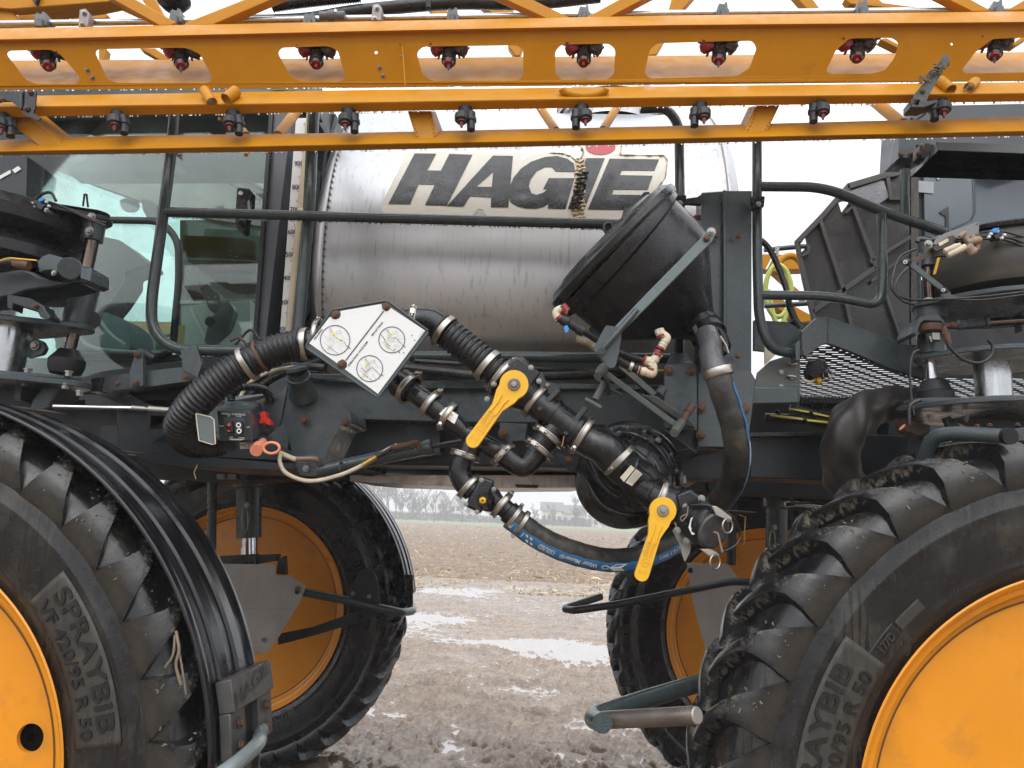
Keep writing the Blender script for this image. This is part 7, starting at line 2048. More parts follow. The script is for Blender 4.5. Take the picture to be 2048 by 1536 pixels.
vlathe('upper_rod', 1858, 600, SR, [(0, 10), (78, 11)], DKROD, rs_, 24)
plate('rod_sheath', [(1838, 505), (1843, 505), (1843, 602), (1840, 602)], SR - .04, .02, GREEN, rs_)
vlathe('rod_collar', 1853, 530, SR, [(-4, 20), (0, 20), (2, 14), (50, 14), (52, 18), (56, 17)], GREEN, rs_, 28)
vlathe('white_cap', 1856, 602, SR - .03, [(-2, 10), (5, 9)], CREAM, rs_, 20)
vlathe('lower_rod', 1864, 768, SR, [(0, 10), (48, 10)], CHROME, rs_, 24)
vlathe('rubber_stop', 1871, 808, SR, [(-6, 33), (8, 35), (9, 34), (24, 35), (26, 32), (46, 24), (50, 16)], BLKM, rs_, 36, 25)
vlathe('strut_tube', 1990, 820, SR, [(-2, 33), (108, 33)], BIGCH, rs_, 48)
for x, y in ((1858, 806), (1930, 804)):
    g = Geo(); c = P(x, y, SR - .06); m_ = MPP(x, y, SR); g.add(*lathe_geo(c, Vector((0, 0, 1)), [(-3 * m_, 7 * m_), (5 * m_, 7 * m_)], 6)); g.obj('bolt', GALV, rs_, 25)
for x, y in ((1860, 834), (1932, 836)):
    g = Geo(); c = P(x, y, SR - .04); m_ = MPP(x, y, SR); g.add(*lathe_geo(c, Vector((0, 0, -1)), [(-4 * m_, 6 * m_), (3 * m_, 6 * m_), (3 * m_, 3 * m_), (8 * m_, 3 * m_)], 6)); g.obj('nut', GALV, rs_, 25)
plate('web', [(1888, 836), (1900, 832), (1920, 850), (1950, 905), (1930, 920), (1910, 880)], SR, .02, GREEN, rs_)
plate('web', [(1905, 836), (2060, 840), (2060, 885), (1985, 870), (1940, 850)], SR + .1, .03, GREEN, rs_)
plate('lower_housing', [(1920, 880), (1955, 885), (2080, 888), (2080, 925), (1960, 918), (1930, 910)], SR + .02, .2, GREEN, rs_, bevel=.006)
plate('rusty_flange', [(1806, 836), (1830, 842), (1856, 850), (1862, 862), (1840, 870), (1812, 862), (1806, 850)], SR + .05, .06, mat('rust_film', (.09, .06, .04), .6, dirt=(.2, .09, .04), damt=.5, dscale=14, bump=.2), rs_, rnd=5)
plate('orange_tab', [(1798, 858), (1806, 850), (1812, 848), (1808, 856), (1800, 861)], SR - .02, .004, ORANGE, rs_)
g = tube('step_pipe', [(1848, 950, 2.25), (1852, 905, 2.22), (1868, 872, 2.18), (1905, 866, 2.14), (2012, 872, 2.04)], 14, GREEN, rs_, 24, bend=40)
lathe('pipe_cap', (2011, 872, 2.042), (2022, 873, 2.02), [(0, 15.5), (.3, 17), (1, 16)], BLKM, rs_, 28)
plate('fender_arm', [(2000, 862), (2080, 850), (2080, 880), (2024, 882)], 2.12, .02, GREEN, rs_)
for x, y in ((1955, 853), (1980, 851), (2035, 850)): bolt(x, y, 2.15, 4, RUST, rs_, d=(0, -.3, 1))
# leveling valve gear above the air spring
lvg = part('leveling_valve')
plate('valve_bracket', [(1866, 488), (1872, 478), (1890, 466), (1957, 443), (1959, 448), (1958, 470), (1930, 480), (1880, 492)], 2.20, .004, mat('bracket_grey', (.17, .175, .17), .35, .3, bump=.03), lvg)
bolt(1955, 448, 2.198, 1.6, RUST, lvg, washer=False)
tube('clamp_hook', [(1834, 484, 2.22), (1840, 478, 2.22), (1862, 480, 2.22), (1880, 474, 2.24)], 4.5, GREEN, lvg, 10, curve=True)
bolt(1857, 488, 2.19, 6, GALV, lvg)
plate('brown_arm', [(1820, 519), (1862, 500), (1866, 508), (1828, 529)], 2.17, .008, BROWNP, lvg)
plate('brown_housing', [(1865, 494), (1898, 472), (1908, 470), (1912, 478), (1908, 486), (1872, 503)], 2.15, .03, BROWNP, lvg, rnd=3)
plate('cream_tag', [(1877, 486), (1896, 476), (1898, 482), (1879, 493)], 2.147, .002, CREAM, lvg)
tube('connector', [(1908, 480, 2.16), (1922, 484, 2.16), (1928, 476, 2.16)], 6, BLKP, lvg, 12, curve=True)
lathe('valve_cylinder', (1888, 503, 2.14), (1920, 489, 2.14), [(0, 4.5), (.1, 6), (.8, 6), (.85, 4), (1, 4)], CREAM, lvg, 16)
lathe('valve_cylinder', (1895, 511, 2.14), (1930, 494, 2.14), [(0, 4.5), (.1, 6.5), (1, 7)], CREAM, lvg, 16)
CRUD = mat('grimy_valve_body', (.24, .19, .14), .65, dirt=(.30, .15, .07), damt=.5, dscale=30, bump=.5, bscale=90)
for a, b, r in (((1920, 468, 2.15), (1944, 490, 2.15), 6), ((1918, 474, 2.14), (1932, 464, 2.14), 5), ((1934, 486, 2.14), (1962, 478, 2.14), 8), ((1932, 492, 2.14), (1950, 508, 2.14), 11), ((1944, 470, 2.15), (1956, 500, 2.15), 6)):
    lathe('valve_lump', a, b, [(0, r * .7), (.2, r), (.5, r * .85), (.8, r), (1, r * .6)], CRUD, lvg, 14)
plate('rust_plate', [(1948, 468), (1960, 466), (1964, 492), (1954, 492)], 2.16, .01, RUST, lvg)
def ball(x, y, r, Y=2.13):
    lathe('ball_end', (x + 2, y, Y + .02), (x - 4, y - 1, Y - .02), [(0, r * .7), (.3, r), (.8, r * .9), (1, r * .6)], BLKP, lvg, 18)
    lathe('white_pin', (x - 4, y - 1, Y - .02), (x - 4.5, y - 1, Y - .024), [(0, r * .5), (1, r * .5)], WHITE, lvg, 12)
    lathe('pin_bore', (x - 4.5, y - 1, Y - .0242), (x - 4.6, y - 1, Y - .026), [(0, r * .2), (1, r * .2)], INK, lvg, 10)
ball(1815, 525, 8); ball(1891, 581, 7)
plate('link_rod', [(1816, 522), (1822, 520), (1886, 571), (1890, 578), (1882, 582), (1816, 530)], 2.135, .006, GREEN, lvg, bevel=.002)
plate('link_foot', [(1886, 588), (1898, 578), (1903, 590), (1914, 592), (1914, 600), (1886, 600)], 2.2, .02, GREEN, lvg)
for pts, r in (([(1832, 498), (1800, 515), (1784, 560), (1788, 585), (1815, 598), (1846, 600)], 2.4), ([(1818, 534), (1798, 555), (1789, 582), (1805, 602), (1832, 610)], 2.4), ([(1846, 600), (1900, 598), (1980, 592), (2060, 582)], 2.6),
               ([(1870, 596), (1960, 600), (2060, 588)], 2.2), ([(1958, 472), (1990, 475), (2030, 486), (2060, 500)], 2.4), ([(1958, 478), (1985, 478), (2020, 476), (2060, 492)], 2.4), ([(1958, 466), (2000, 462), (2060, 478)], 2),
               ([(1838, 700), (1826, 708), (1820, 735), (1822, 790), (1828, 830)], 2.6), ([(1895, 680), (1900, 695), (1925, 718), (1958, 726), (1982, 712), (1985, 692), (1976, 680)], 3.4), ([(1840, 800), (1820, 812), (1818, 850)], 4), ([(1868, 514), (1885, 512), (1895, 511)], 2.4)):
    tube('air_line', [(x, y, 2.2) for x, y in pts], r, RUB, lvg, 8, curve=True)
lathe('hose_fitting', (1887, 652, 2.24), (1897, 688, 2.24), [(0, 4), (.35, 5), (.4, 7), (1, 6)], RUST, lvg, 12)
plate('manifold', [(1984, 466), (2008, 462), (2012, 474), (1992, 478)], 2.19, .03, BLKP, lvg)
plate('blue_release', [(1983, 462), (1988, 456), (1999, 455), (1998, 462), (1990, 466)], 2.18, .02, BLUEB, lvg)
for x, y in ((1977, 474), (1981, 468), (2008, 470), (1994, 463), (2003, 476)): lathe('white_collar', (x - 2, y, 2.185), (x + 3, y, 2.185), [(0, 3), (1, 3)], WHITE, lvg, 10)
plate('yellow_strap', [(1876, 514), (1881, 514), (1872, 548), (1866, 550)], 2.3, .004, HANDLE, lvg)

# ------------------------------------------------------------------ rear body: hood, shroud, platform
eg = part('engine_hood')
HOOD = mat('hood_paint_wet_sky_tint', (.085, .11, .135), .14, dirt=(.17, .16, .15), damt=.12, dscale=5, streak=.45, streakcol=(.09, .11, .125), coat=.5, bump=.01, drops=.2)  # charcoal paint with the sky's reflection put into its bluish base colour
plate('hood_panel', [(1836, 330), (2140, 330), (2140, 520), (1836, 520)], lambda x, y: 3.02 + (x - 1836) * .0006, .1, HOOD, eg)
plate('hood_door', [(1860, 340), (1948, 340), (1952, 425), (1945, 440), (1850, 485), (1848, 340)], 3.005, .012, HOOD, eg, rnd=6, bevel=.004)
plate('recess', [(1878, 424), (1897, 412), (1898, 428), (1888, 432)], 3.0, .002, GREEND, eg); plate('recess', [(1891, 430), (1898, 428), (1898, 460), (1892, 462)], 3.0, .002, INK, eg)
plate('decal_square', [(1837, 361), (1868, 364), (1867, 387), (1837, 384)], 3.0, .001, mat('faded_decal', (.33, .36, .38), .4, bump=0), eg, bevel=0)
plate('latch_hook', [(1872, 352), (1885, 352), (1880, 359), (1874, 360)], 3.0, .01, GALV, eg)
plate('side_column', [(1818, 352), (1838, 352), (1838, 690), (1818, 690)], 3.0, .1, mat('grimy_panel', (.06, .055, .05), .6, dirt=(.16, .13, .095), damt=.6, dscale=12, bump=.2), eg)
plate('upper_body', [(1826, 212), (2140, 205), (2140, 300), (1872, 290), (1822, 290)], 2.95, .3, mat('upper_grey', (.055, .062, .07), .4, bump=.03, streak=.2), eg)
plate('upper_rail', [(1822, 235), (1858, 212), (1866, 214), (1830, 240)], 2.85, .06, GREEN, eg)
g = Geo(); g.add(*stroke([(1948, 352), (1950, 400), (1951, 424), (1944, 440), (1925, 449), (1900, 460)], 2.2, 2.998)); g.obj('door_gap', INK, eg, None)
wk = part('service_walkway')
plate('front_lip', [(1872, 284), (2140, 290), (2140, 310), (1876, 300)], 2.50, .006, mat('lip_paint_lightened', (.10, .12, .125), .4, bump=.02), wk, bevel=.001)  # same paint made lighter in colour to offset the boom's shade
plate('side_lip', [(1872, 284), (1877, 300), (1822, 354), (1818, 350), (1852, 318)], lambda x, y: 2.50 + max(0, (1877 - x)) * .0085, .01, GREEN, wk, bevel=0)
zw = P(1876, 300, 2.5).z
def onz(px, py): d = ray(px, py); t = (zw - CH) / d.z; return (CAM + d * t).y
und = [(1877, 301), (2140, 311), (2140, 362), (1823, 353)]
hl = [[(1902, 318), (1912, 311), (1996, 314), (1988, 324)], [(1880, 343), (1893, 332), (1970, 335), (1960, 346)], [(2014, 325), (2024, 315), (2100, 318), (2092, 328)], [(1988, 347), (2002, 337), (2090, 340), (2080, 351)]]
plate('perforated_underside', und, onz, .006, GREEN, wk, holes=hl, bevel=0)
def onz2(px, py): d = ray(px, py); return d.y * (zw + .02 - CH) / d.z
plate('hole_shade_sheet', [(1884, 303), (2140, 312), (2140, 360), (1832, 351)], onz2, .002, BLKM, wk, bevel=0)  # black sheet added right above the holes to keep them dark
plate('hinge_block', [(1840, 288), (1860, 286), (1866, 300), (1850, 318), (1838, 312)], 2.62, .05, mat('rusty_hinge', (.06, .045, .035), .6, bump=.2), wk, rnd=3)
bolt(1843, 292, 2.61, 4, GALV, wk); bolt(1838, 310, 2.6, 5, RUST, wk)
sh = part('radiator_shroud')
SHM = mat('shroud_black_panel', (.040, .038, .040), .35, dirt=(.11, .10, .09), damt=.30, dscale=10, dstretch=(1, 1, .5), drops=.3, speck=.9, speckcol=(.35, .36, .38), streak=.3, streakcol=(.075, .07, .065))
SHF = mat('shroud_frame', (.085, .082, .082), .45, dirt=(.15, .13, .10), damt=.4, dscale=12, bump=.08)
SHY = 3.0
plate('shroud_panel', [(1594, 483), (1645, 434), (1697, 372), (1768, 352), (1822, 352), (1822, 690), (1770, 684), (1700, 656), (1645, 640), (1628, 642), (1608, 560)], SHY, .02, SHM, sh,
      holes=[[(1601, 488), (1613, 472), (1617, 490), (1603, 504)], [(1676, 403), (1690, 399), (1700, 401), (1696, 408), (1683, 425)]], bevel=0)
for pts in ([(1591, 480), (1641, 428), (1695, 366), (1770, 344), (1800, 344), (1800, 350), (1770, 356), (1698, 378), (1648, 436), (1600, 486)],
            [(1638, 442), (1644, 438), (1690, 570), (1708, 652), (1700, 654), (1682, 575)], [(1703, 410), (1709, 407), (1758, 534), (1750, 540)], [(1694, 368), (1699, 368), (1706, 408), (1703, 412)],
            [(1624, 618), (1750, 530), (1756, 538), (1628, 628)], [(1591, 480), (1597, 484), (1616, 560), (1634, 640), (1626, 642), (1607, 562)], [(1617, 490), (1621, 490), (1620, 506), (1600, 518), (1600, 512), (1616, 500)],
            [(1772, 352), (1780, 352), (1786, 395), (1822, 395), (1822, 400), (1780, 400)], [(1690, 424), (1710, 405), (1712, 409), (1693, 428)], [(1770, 590), (1776, 590), (1808, 684), (1802, 684)], [(1740, 520), (1822, 470), (1822, 478), (1742, 528)], [(1742, 560), (1822, 500), (1822, 506), (1744, 566)]):
    plate('frame_strip', pts, SHY - .02, .02, SHF, sh, bevel=.002)
plate('glossy_window', [(1700, 382), (1762, 360), (1768, 362), (1778, 394), (1740, 420), (1722, 402)], SHY - .012, .008, mat('grey_polycarbonate', (.30, .31, .34), .15, bump=.02, drops=1, dropscale=90), sh, bevel=0)
plate('roof_bar', [(1780, 344), (1812, 318), (1822, 316), (1822, 345)], 3.1, .05, GREEN, sh)
# distant kit seen between rail and shroud
fk = part('far_side_hoses')
tube('yellow_pipe', [(1552, 545, 4.2), (1562, 520, 4.2), (1585, 512, 4.2), (1603, 528, 4.2), (1612, 560, 4.2)], 7, YEL, fk, 14, curve=True)
plate('far_beam', [(1526, 508), (1606, 510), (1610, 538), (1526, 538)], 4.4, .1, YEL, fk)
plate('far_beam', [(1526, 598), (1566, 600), (1640, 640), (1600, 644)], 4.4, .1, YEL, fk); plate('far_beam', [(1545, 545), (1555, 545), (1610, 590), (1612, 605)], 4.45, .05, YEL, fk)
LIME = mat('lime_hose', (.50, .56, .12), .5, bump=.05)
v, f = sweep_geo([P(1556 + 25 * math.cos(t), 582 + 52 * math.sin(t), 4.0) for t in np.linspace(0, 6.2832, 40)], 5 * MPP(1556, 590, 4.0), 10, False)
link('lime_hose', py_mesh(v, f), LIME, fk, 60)
tube('lime_hose', [(1536, 580, 4), (1545, 625, 4), (1552, 645, 4)], 5, LIME, fk, 10, curve=True); tube('lime_hose', [(1572, 540, 4), (1582, 570, 4), (1578, 605, 4), (1565, 650, 4)], 5, LIME, fk, 10, curve=True)
tube('grey_rod', [(1528, 500, 3.8), (1600, 493, 3.8), (1625, 492, 3.8)], 5, GREEN, fk, 10); tube('grey_rod', [(1528, 612, 3.8), (1632, 606, 3.8)], 5, GREEN, fk, 10)
plate('hanger', [(1552, 492), (1560, 490), (1557, 514), (1549, 514)], 3.7, .01, GALV, fk); tube('valve_stick', [(1551, 505, 3.7), (1533, 540, 3.7)], 3, STEEL, fk, 8)
pf = part('rear_platform')
PFY = 2.56
plate('panel_left', [(1508, 648), (1598, 652), (1604, 662), (1604, 700), (1580, 708), (1508, 700)], PFY + .12, .02, GREEN, pf)
plate('panel_cap', [(1508, 640), (1620, 646), (1606, 660), (1508, 656)], PFY + .16, .02, GREEND, pf)
plate('arched_cover', [(1603, 664), (1632, 635), (1658, 635), (1700, 648), (1770, 673), (1840, 698), (1850, 760), (1780, 737), (1700, 703), (1656, 687), (1644, 689), (1614, 713), (1603, 711)], PFY, .02, GREEN, pf, bevel=.003)
plate('cover_fold', [(1656, 634), (1660, 634), (1659, 688), (1655, 687)], PFY - .004, .006, GREENR, pf, bevel=0)
plate('side_plate', [(1515, 745), (1540, 722), (1585, 708), (1600, 715), (1600, 804), (1505, 800)], PFY + .03, .012, mat('galvanised_green', (.08, .085, .078), .45, dirt=(.16, .15, .12), damt=.4, dscale=14, bump=.1), pf)
plate('cream_gusset', [(1529, 690), (1556, 705), (1530, 730)], PFY + .05, .01, CREAM, pf)
hexa('lower_box', [(1500, 774, PFY - .03), (1597, 774, PFY - .03), (1598, 806, PFY - .03), (1500, 808, PFY - .03)], [(1500, 770, PFY + .12), (1597, 770, PFY + .12), (1598, 806, PFY + .12), (1500, 808, PFY + .12)], GREEN, pf, .004)
for x, y in ((1562, 744), (1562, 773), (1585, 728), (1584, 754)): bolt(x, y, PFY + .025, 3.5, GALV, pf)
for x, y in ((1576, 727), (1574, 752)): tube('stud', [(x, y, PFY + .02), (x + 18, y + 2, PFY + .02)], 2.5, GALV, pf, 8)
# perforated tread: a real sheet with slots that let the sky through
zg = P(1640, 694, 2.60).z
gx0, gx1, gy0, gy1 = P(1600, 740, 2.7).x, 2.75, 2.585, 3.75
V_, F_ = [], []
px_, py_ = .068, .034
ny_ = int((gy1 - gy0) / py_); nx_ = int((gx1 - gx0) / px_)
for j in range(ny_):
    for i in range(nx_):
        cx = gx0 + (i + .5 + (.5 if j % 2 else 0)) * px_; cy_ = gy0 + (j + .5) * py_
        o = len(V_)
        for s in (1, 0):
            hx, hy = (px_ / 2, py_ / 2) if s else (.022, .0075)
            V_ += [(cx - hx, cy_ - hy, zg), (cx + hx, cy_ - hy, zg), (cx + hx, cy_ + hy, zg), (cx - hx, cy_ + hy, zg)]
        for k in range(4): F_.append((o + k, o + (k + 1) % 4, o + 4 + (k + 1) % 4, o + 4 + k))
me = py_mesh(V_, F_, 'tread_sheet', False)
tr_ = link('tread_sheet', me, GREEND, pf)
so = tr_.modifiers.new('thick', 'SOLIDIFY'); so.thickness = .0012
cpl = part('hydraulic_coupler')
lathe('cap', (1640, 738, 2.6), (1630, 735, 2.55), [(0, 16), (.4, 20), (1, 18)], BLKP, cpl, 24)
lathe('body', (1650, 742, 2.64), (1612, 750, 2.64), [(0, 14), (1, 12)], BLKM, cpl, 20)
v, f = sweep_geo([P(1655 + 9 * math.cos(t), 750 + 10 * math.sin(t), 2.55) for t in np.linspace(0, 6.3, 24)], 1.6 * MPP(1655, 750, 2.55), 6, False); link('pull_ring', py_mesh(v, f), STEEL, cpl, 60)
v, f = sweep_geo([P(1624 + 11 * math.cos(t), 716 + 6 * math.sin(t), 2.55) for t in np.linspace(0, 6.3, 24)], 1.6 * MPP(1655, 750, 2.55), 6, False); link('pull_ring', py_mesh(v, f), STEEL, cpl, 60)
lathe('yellow_collar', (1632, 762, 2.58), (1640, 760, 2.58), [(0, 9), (1, 9)], HANDLE, cpl, 16)
tube('cable', [(1604, 758, 2.58), (1620, 764, 2.58), (1632, 758, 2.58)], 3, CREAM, cpl, 8, curve=True)
corrugated('conduit', [(1598, 804, 2.75), (1680, 806, 2.75), (1760, 800, 2.72)], 14, 7, 3, RUBC, cpl, 20)
tube('striped_line', [(1530, 835, 2.72), (1590, 838, 2.7), (1680, 852, 2.72)], 9, RUB, cpl, 12, curve=True); tube('striped_line', [(1580, 815, 2.7), (1640, 828, 2.7), (1690, 838, 2.72)], 7, RUB, cpl, 12, curve=True)
YS = mat('yellow_stripe', (.55, .45, .05), .5, bump=0)
for a, b, w in (((1540, 830), (1606, 838), 4), ((1614, 840), (1670, 846), 4), ((1578, 817), (1618, 824), 3.5), ((1626, 826), (1672, 836), 3.5)):
    g = Geo(); g.add(*stroke([a, b], w, 2.655)); g.obj('yellow_stripe', YS, cpl, None)
for x, y in ((1555, 832), (1626, 832)): band('zip_tie', (x, y, 2.7), (x + 10, y + 1, 2.7), 11, 5, BLKM, cpl)
# leather-like boot over the steering hoses
def boot():
    pts = [P(p) for p in ((1835, 800, 2.62), (1780, 806, 2.60), (1728, 822, 2.58), (1695, 855, 2.58), (1682, 900, 2.60), (1690, 950, 2.64), (1715, 1000, 2.7))]
    q, L = resample(catmull(pts, 10), .008)
    T_, N_, B_ = frames(q)
    v = []; f = []; n = 40; m = MPP(1700, 900, 2.6)
    for i, p in enumerate(q):
        t = i / (len(q) - 1)
        rb = (26 + 14 * min(1, t * 3)) * m
        for k in range(n):
            a = 2 * math.pi * k / n
            w = .10 * math.sin(a * 2 + i * .17) * math.sin(i * .33 + 1.3 * math.sin(a)) + .13 * max(0, math.sin(i * .21 + 2.2 * math.sin(a + .5))) ** 4 - .07 + .05 * math.sin(a * 5 + i * .1)
            v.append(p + (N_[i] * math.cos(a) + B_[i] * math.sin(a)) * rb * (1 + w))
    for i in range(len(q) - 1):
        for k in range(n): f.append((i * n + k, i * n + (k + 1) % n, (i + 1) * n + (k + 1) % n, (i + 1) * n + k))
    link('hose_boot', py_mesh(v, f), mat('boot_leatherette', (.028, .025, .023), .42, dirt=(.06, .052, .045), damt=.3, dscale=9, bump=.2, bscale=50), SVR, 180)
boot()
dk = part('rear_underframe')
plate('engine_bay_backing', [(1836, 560), (2140, 560), (2140, 752), (1836, 752)], 3.1, .05, BLKM, dk)  # dark backing added to close the bright gap behind the air spring
plate('shade_backing', [(1500, 790), (1860, 800), (1860, 900), (1500, 880)], 3.3, .1, BLKM, dk)  # black background sheet in place of shaded depth
plate('bolted_block', [(1778, 840), (1810, 850), (1810, 960), (1770, 960)], 2.9, .1, GREEND, dk)
for x, y in ((1790, 885), (1804, 888), (1785, 935), (1800, 938)): bolt(x, y, 2.89, 5, RUST, dk, d=(-.3, -1, 0))
plate('thin_edge_plate', [(1812, 850), (1850, 860), (1840, 960), (1780, 968), (1815, 910)], 2.75, .01, GREEN, dk)
tube('silver_pipe', [(1570, 1010, 3.0), (1590, 1008, 3.0), (1668, 1014, 2.9)], 5, CHROME, dk, 12)
tube('dark_pipe', [(1440, 1022, 3.4), (1512, 1027, 3.4)], 3.5, GREEND, dk, 10)
for i in range(9):
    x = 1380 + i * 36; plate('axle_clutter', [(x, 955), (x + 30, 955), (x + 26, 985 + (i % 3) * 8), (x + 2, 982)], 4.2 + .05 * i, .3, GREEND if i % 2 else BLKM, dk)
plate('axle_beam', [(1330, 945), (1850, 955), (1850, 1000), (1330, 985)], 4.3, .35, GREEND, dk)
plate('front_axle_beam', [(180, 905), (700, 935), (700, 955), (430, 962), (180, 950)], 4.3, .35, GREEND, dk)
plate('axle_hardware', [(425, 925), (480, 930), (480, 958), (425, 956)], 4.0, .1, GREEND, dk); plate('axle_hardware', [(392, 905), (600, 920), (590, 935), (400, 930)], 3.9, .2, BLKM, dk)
for x in (433, 455): plate('bolt_plate', [(x, 948), (x + 16, 948), (x + 16, 958), (x, 958)], 3.98, .05, GALV, dk)
plate('tank_valve_piece', [(1362, 955), (1372, 950), (1374, 968), (1362, 966)], 2.9, .02, GALV, dk)
tube('yellow_dipstick', [(1478, 1030, 3.6), (1491, 1034, 3.6), (1488, 1090, 3.6)], 1.2, HANDLE, dk, 6)
tube('straw_wisp', [(395, 930, 2.9), (388, 945, 2.9), (392, 958, 2.9)], 1.3, STRAW, dk, 5)

# ------------------------------------------------------------------ far struts, wheel covers and fender arms
fst = part('front_far_strut')
def strut(par, x, y0, y1, y2, Y, r):
    lathe('strut_body', (x, y0, Y), (x, y1, Y), [(0, r * 1.25), (.3, r * 1.25), (.33, r), (1, r)], GREEN, par, 36)
    lathe('chrome_rod', (x, y1, Y), (x, y2, Y), [(0, r * .72), (1, r * .72)], CHROME, par, 28)
    v, f = sweep_geo([P(x - 8 + 6 * math.cos(t), (y0 * .25 + y1 * .75) + 26 * math.sin(t), Y - r * MPP(x, y1, Y) * .97) for t in np.linspace(0, 6.2832, 28)], 1.0 * MPP(x, y1, Y), 6, False)
    link('window_ring', py_mesh(v, f), CREAM, par, 60)
    bolt(x - 4, y0 * .45 + y1 * .55, Y - r * MPP(x, y1, Y), 4, GALV, par)
strut(fst, 498, 930, 1076, 1125, 4.75, 24)
tube('side_tube', [(425, 950, 4.7), (423, 1100, 4.7)], 9, GREEN, fst, 16)
plate('cross_bracket', [(440, 1112), (512, 1108), (514, 1128), (440, 1130)], 4.68, .06, BLKP, fst); plate('cross_bracket', [(514, 1110), (556, 1108), (552, 1122), (516, 1128)], 4.7, .06, GREEND, fst)
plate('hub_bracket', [(556, 1118), (568, 1112), (570, 1150), (552, 1148)], 4.7, .06, GREEND, fst)
cvm = GREY
plate('steel_cover', [(430, 1127), (550, 1129), (552, 1151), (582, 1152), (611, 1174), (600, 1205), (560, 1270), (534, 1306), (512, 1308), (480, 1316), (430, 1316)], 4.62, .006, cvm, fst, bevel=.002)
plate('steel_cover_lap', [(430, 1218), (592, 1217), (560, 1270), (534, 1306), (430, 1306)], 4.612, .004, cvm, fst, bevel=.001)
for x, y in ((594, 1177), (528, 1280)): bolt(x, y, 4.61, 4, GALV, fst)
bolt(594, 1184, 4.612, 3.5, BLKM, fst)
fa = part('front_far_fender')
tube('fender_arm', [(606, 1184, 4.66), (700, 1202, 4.7), (800, 1225, 4.75), (826, 1222, 4.95), (824, 1212, 5.1)], 8.5, GREENR, fa, 16, bend=14)
plate('stay_bar', [(556, 1268), (625, 1254), (722, 1220), (800, 1205), (780, 1222), (700, 1250), (625, 1272), (556, 1290)], 4.85, .02, GREEND, fa)
plate('stay_plate', [(686, 1206), (714, 1152), (724, 1140), (736, 1137), (748, 1143), (754, 1160), (762, 1222)], 4.72, .01, GREEND, fa, rnd=4)
for x, y in ((706, 1187), (738, 1193)): bolt(x, y, 4.715, 3.2, GALV, fa)
for x, y in ((731, 1142), (731, 1158)): plate('square_hole', [(x - 2, y - 2), (x + 2, y - 2), (x + 2, y + 2), (x - 2, y + 2)], 4.716, .002, INK, fa, bevel=0)
FEN = mat('fender_black_plastic', (.007, .0075, .0095), .20, dirt=(.05, .049, .047), damt=.16, dscale=6, bump=.05, bscale=60, drops=.15, rvar=.1)
def fender(name_par, cx, cz, y0, y1, r, a0, a1, par):
    """ribbed strip bent over a wheel"""
    n = 90
    W_ = y1 - y0
    # profile across the strip: (fraction, height)
    pr = [(0, -.012), (.015, .004), (.05, .008), (.09, .008), (.11, .0), (.24, .0), (.26, .014), (.40, .018), (.42, .0), (.50, -.004), (.58, .0), (.60, .018), (.74, .014), (.76, .0), (.89, .0), (.91, .008), (.95, .008), (.985, .004), (1, -.012)]
    pr = [(f_, h) for f_, h in pr]
    v = []; f = []; k = len(pr)
    for i in range(n + 1):
        a = R(a0 + (a1 - a0) * i / n)
        for fr2, h in pr:
            rr2 = r + h * .48
            v.append((cx + rr2 * math.cos(a), y0 + W_ * fr2, cz + rr2 * math.sin(a)))
    for i in range(n):
        for j in range(k - 1): f.append((i * k + j, i * k + j + 1, (i + 1) * k + j + 1, (i + 1) * k + j))
    o = link('fender_strip', py_mesh(v, f), FEN, par, 40)
    so = o.modifiers.new('thick', 'SOLIDIFY'); so.thickness = .006; so.offset = -1
    return o
fender('', fl.location.x, fl.location.z, 5.03, 5.38, 1.07, 7, 80, fa)
hexa('end_bracket', [(812, 1148, 5.04), (826, 1150, 5.04), (826, 1212, 5.04), (812, 1212, 5.04)], [(812, 1148, 5.4), (826, 1150, 5.4), (826, 1212, 5.4), (812, 1212, 5.4)], BLKP, fa, .003)
nf = part('front_near_fender')
fender('', XL, .85, 2.06, 2.42, 1.045, -24, 108, nf)
EB = mat('fender_bracket_plastic', (.055, .053, .052), .42, dirt=(.10, .09, .08), damt=.3, dscale=20, bump=.08)
def fpt(a, rr2, fy): return Vector((XL + rr2 * math.cos(R(a)), 2.06 + .36 * fy, .85 + rr2 * math.sin(R(a))))
def blk(a0, a1, r0, r1, f0, f1, m, name, par=nf, bevel=.004):
    v = []
    for a in (a0, a1):
        for rr2 in (r0, r1):
            for fy in (f0, f1): v.append(fpt(a, rr2, fy))
    f = [(0, 1, 3, 2), (4, 6, 7, 5), (0, 4, 5, 1), (2, 3, 7, 6), (0, 2, 6, 4), (1, 5, 7, 3)]
    o = link(name, py_mesh(v, f), m, par, 30)
    if bevel: bev(o, bevel)
    return o
blk(16.0, 11.5, 1.050, 1.095, .14, .97, EB, 'end_bracket')
blk(11.5, 5.0, 1.050, 1.082, .14, .42, EB, 'bracket_leg'); blk(11.5, 5.0, 1.050, 1.082, .70, .99, EB, 'bracket_leg'); blk(11.5, 5.0, 1.050, 1.062, .42, .70, BLKM, 'bracket_recess')
def ftext(s, a_lo, a_hi, f0, f1, m):
    v, f = text_geo(s, .03, 0)
    xs = [q[0] for q in v]; w = max(xs) - min(xs); out = []
    for x, y, z in v:
        t = (x - min(xs)) / w; h = y / .72
        out.append(fpt(a_lo + (a_hi - a_lo) * h + 2.2 * t, 1.0962, f0 + (f1 - f0) * t))
    link('moulded_lettering', py_mesh(out, f, 'l', False), m, nf)
ftext('HAGIE', 12.0, 14.0, .16, .90, INK)
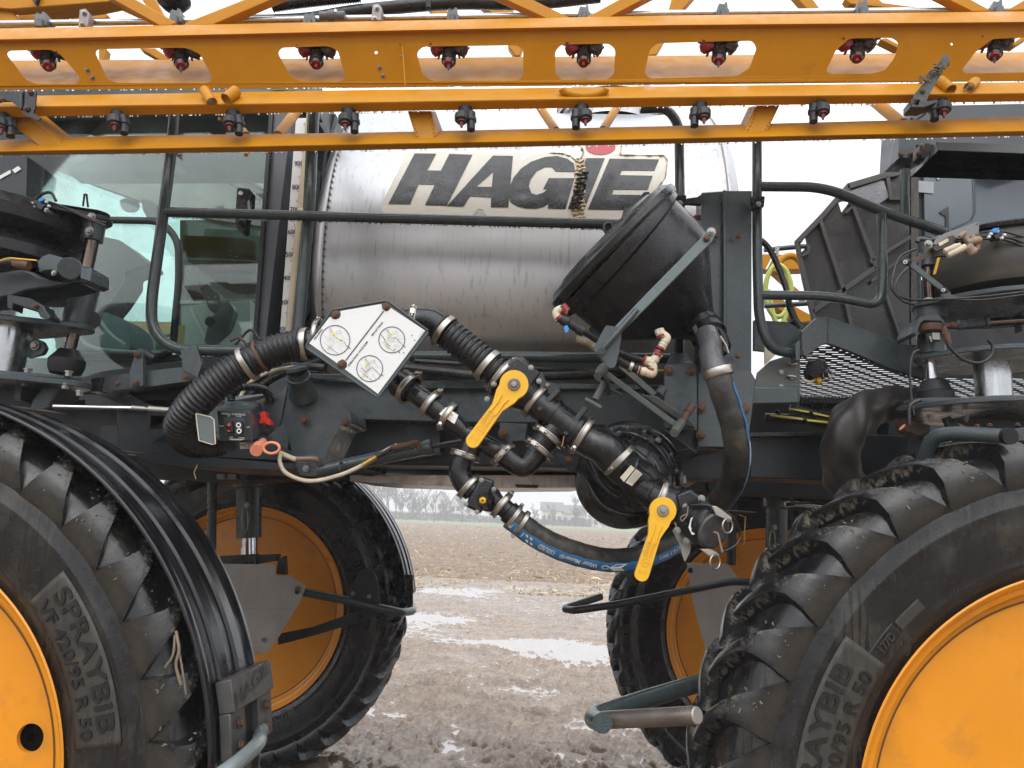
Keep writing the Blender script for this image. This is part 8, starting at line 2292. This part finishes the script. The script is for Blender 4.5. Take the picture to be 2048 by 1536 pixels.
for a, fy in ((9.6, .28), (6.6, .28), (9.6, .84), (6.6, .84)):
    q = fpt(a, 1.083, fy); d = Vector((math.cos(R(a)), 0, math.sin(R(a))))
    g = Geo(); g.add(*lathe_geo(q, d, [(0, .016), (.004, .016), (.004, .011), (.012, .011)], 8)); g.obj('bolt', RUST, nf, 25)
q = [Vector(p) for p in (fpt(-14, 1.16, -.3), fpt(-9, 1.175, .1), fpt(-6, 1.18, .8), fpt(-6.5, 1.175, 1.1), fpt(-9, 1.1, 1.35))]
link('support_tube', py_mesh(*sweep_geo(fillet([P(425, 1560, 1.98), P(470, 1530, 2.02), P(516, 1490, 2.15), P(526, 1450, 2.42), P(505, 1430, 2.7)], .10), .020, 20)), mat('pale_wet_tube', (.16, .19, .195), .2, bump=.02, drops=.3, dirt=(.14, .13, .11), damt=.2), nf, 50)
rfs = part('rear_far_strut')
strut(rfs, 1553, 965, 1128, 1160, 4.7, 21)
tube('side_tube', [(1466, 940, 4.7), (1462, 1130, 4.7)], 9, GREEND, rfs, 16)
plate('steel_cover', [(1373, 1126), (1402, 1127), (1425, 1200), (1447, 1300), (1449, 1362), (1436, 1352), (1408, 1290), (1388, 1215)], lambda x, y: 4.50 + (1449 - x) * .002, .008, GREY, rfs, bevel=.002)
plate('steel_cover', [(1402, 1127), (1456, 1128), (1478, 1157), (1560, 1162), (1560, 1362), (1449, 1362), (1447, 1300), (1425, 1200)], 4.52, .008, GREY, rfs, bevel=.002)
bolt(1381, 1141, 4.63, 4, BLKM, rfs)
rfa = part('rear_far_fender_arm')
tube('bent_bar', [(1202, 1193, 4.35), (1127, 1218, 4.2), (1150, 1221, 4.1), (1240, 1208, 4.1), (1462, 1163, 4.1), (1540, 1166, 4.1)], 7, GREEND, rfa, 16, bend=12)
rna = part('rear_near_fender_arm')
WORN = mat('worn_steel_tube', (.14, .115, .105), .34, .6, dirt=(.32, .29, .23), damt=.5, dscale=6, dstretch=(1, 1, 3), bump=.05)
tube('arm_tube', [(1470, 1352, 2.62), (1384, 1370, 2.56), (1285, 1400, 2.46), (1192, 1431, 2.36), (1186, 1437, 2.33), (1205, 1446, 2.22)], 17, GREENR, rna, 24, bend=20)
lathe('worn_tube', (1188, 1441, 2.32), (1392, 1431, 2.12), [(0, 14), (.02, 16.5), (.08, 17), (.96, 17), (1, 16.5)], WORN, rna, 28)
lathe('tube_cap', (1391, 1431, 2.121), (1396, 1431, 2.115), [(0, 17), (.6, 17), (1, 15)], GREY, rna, 24)
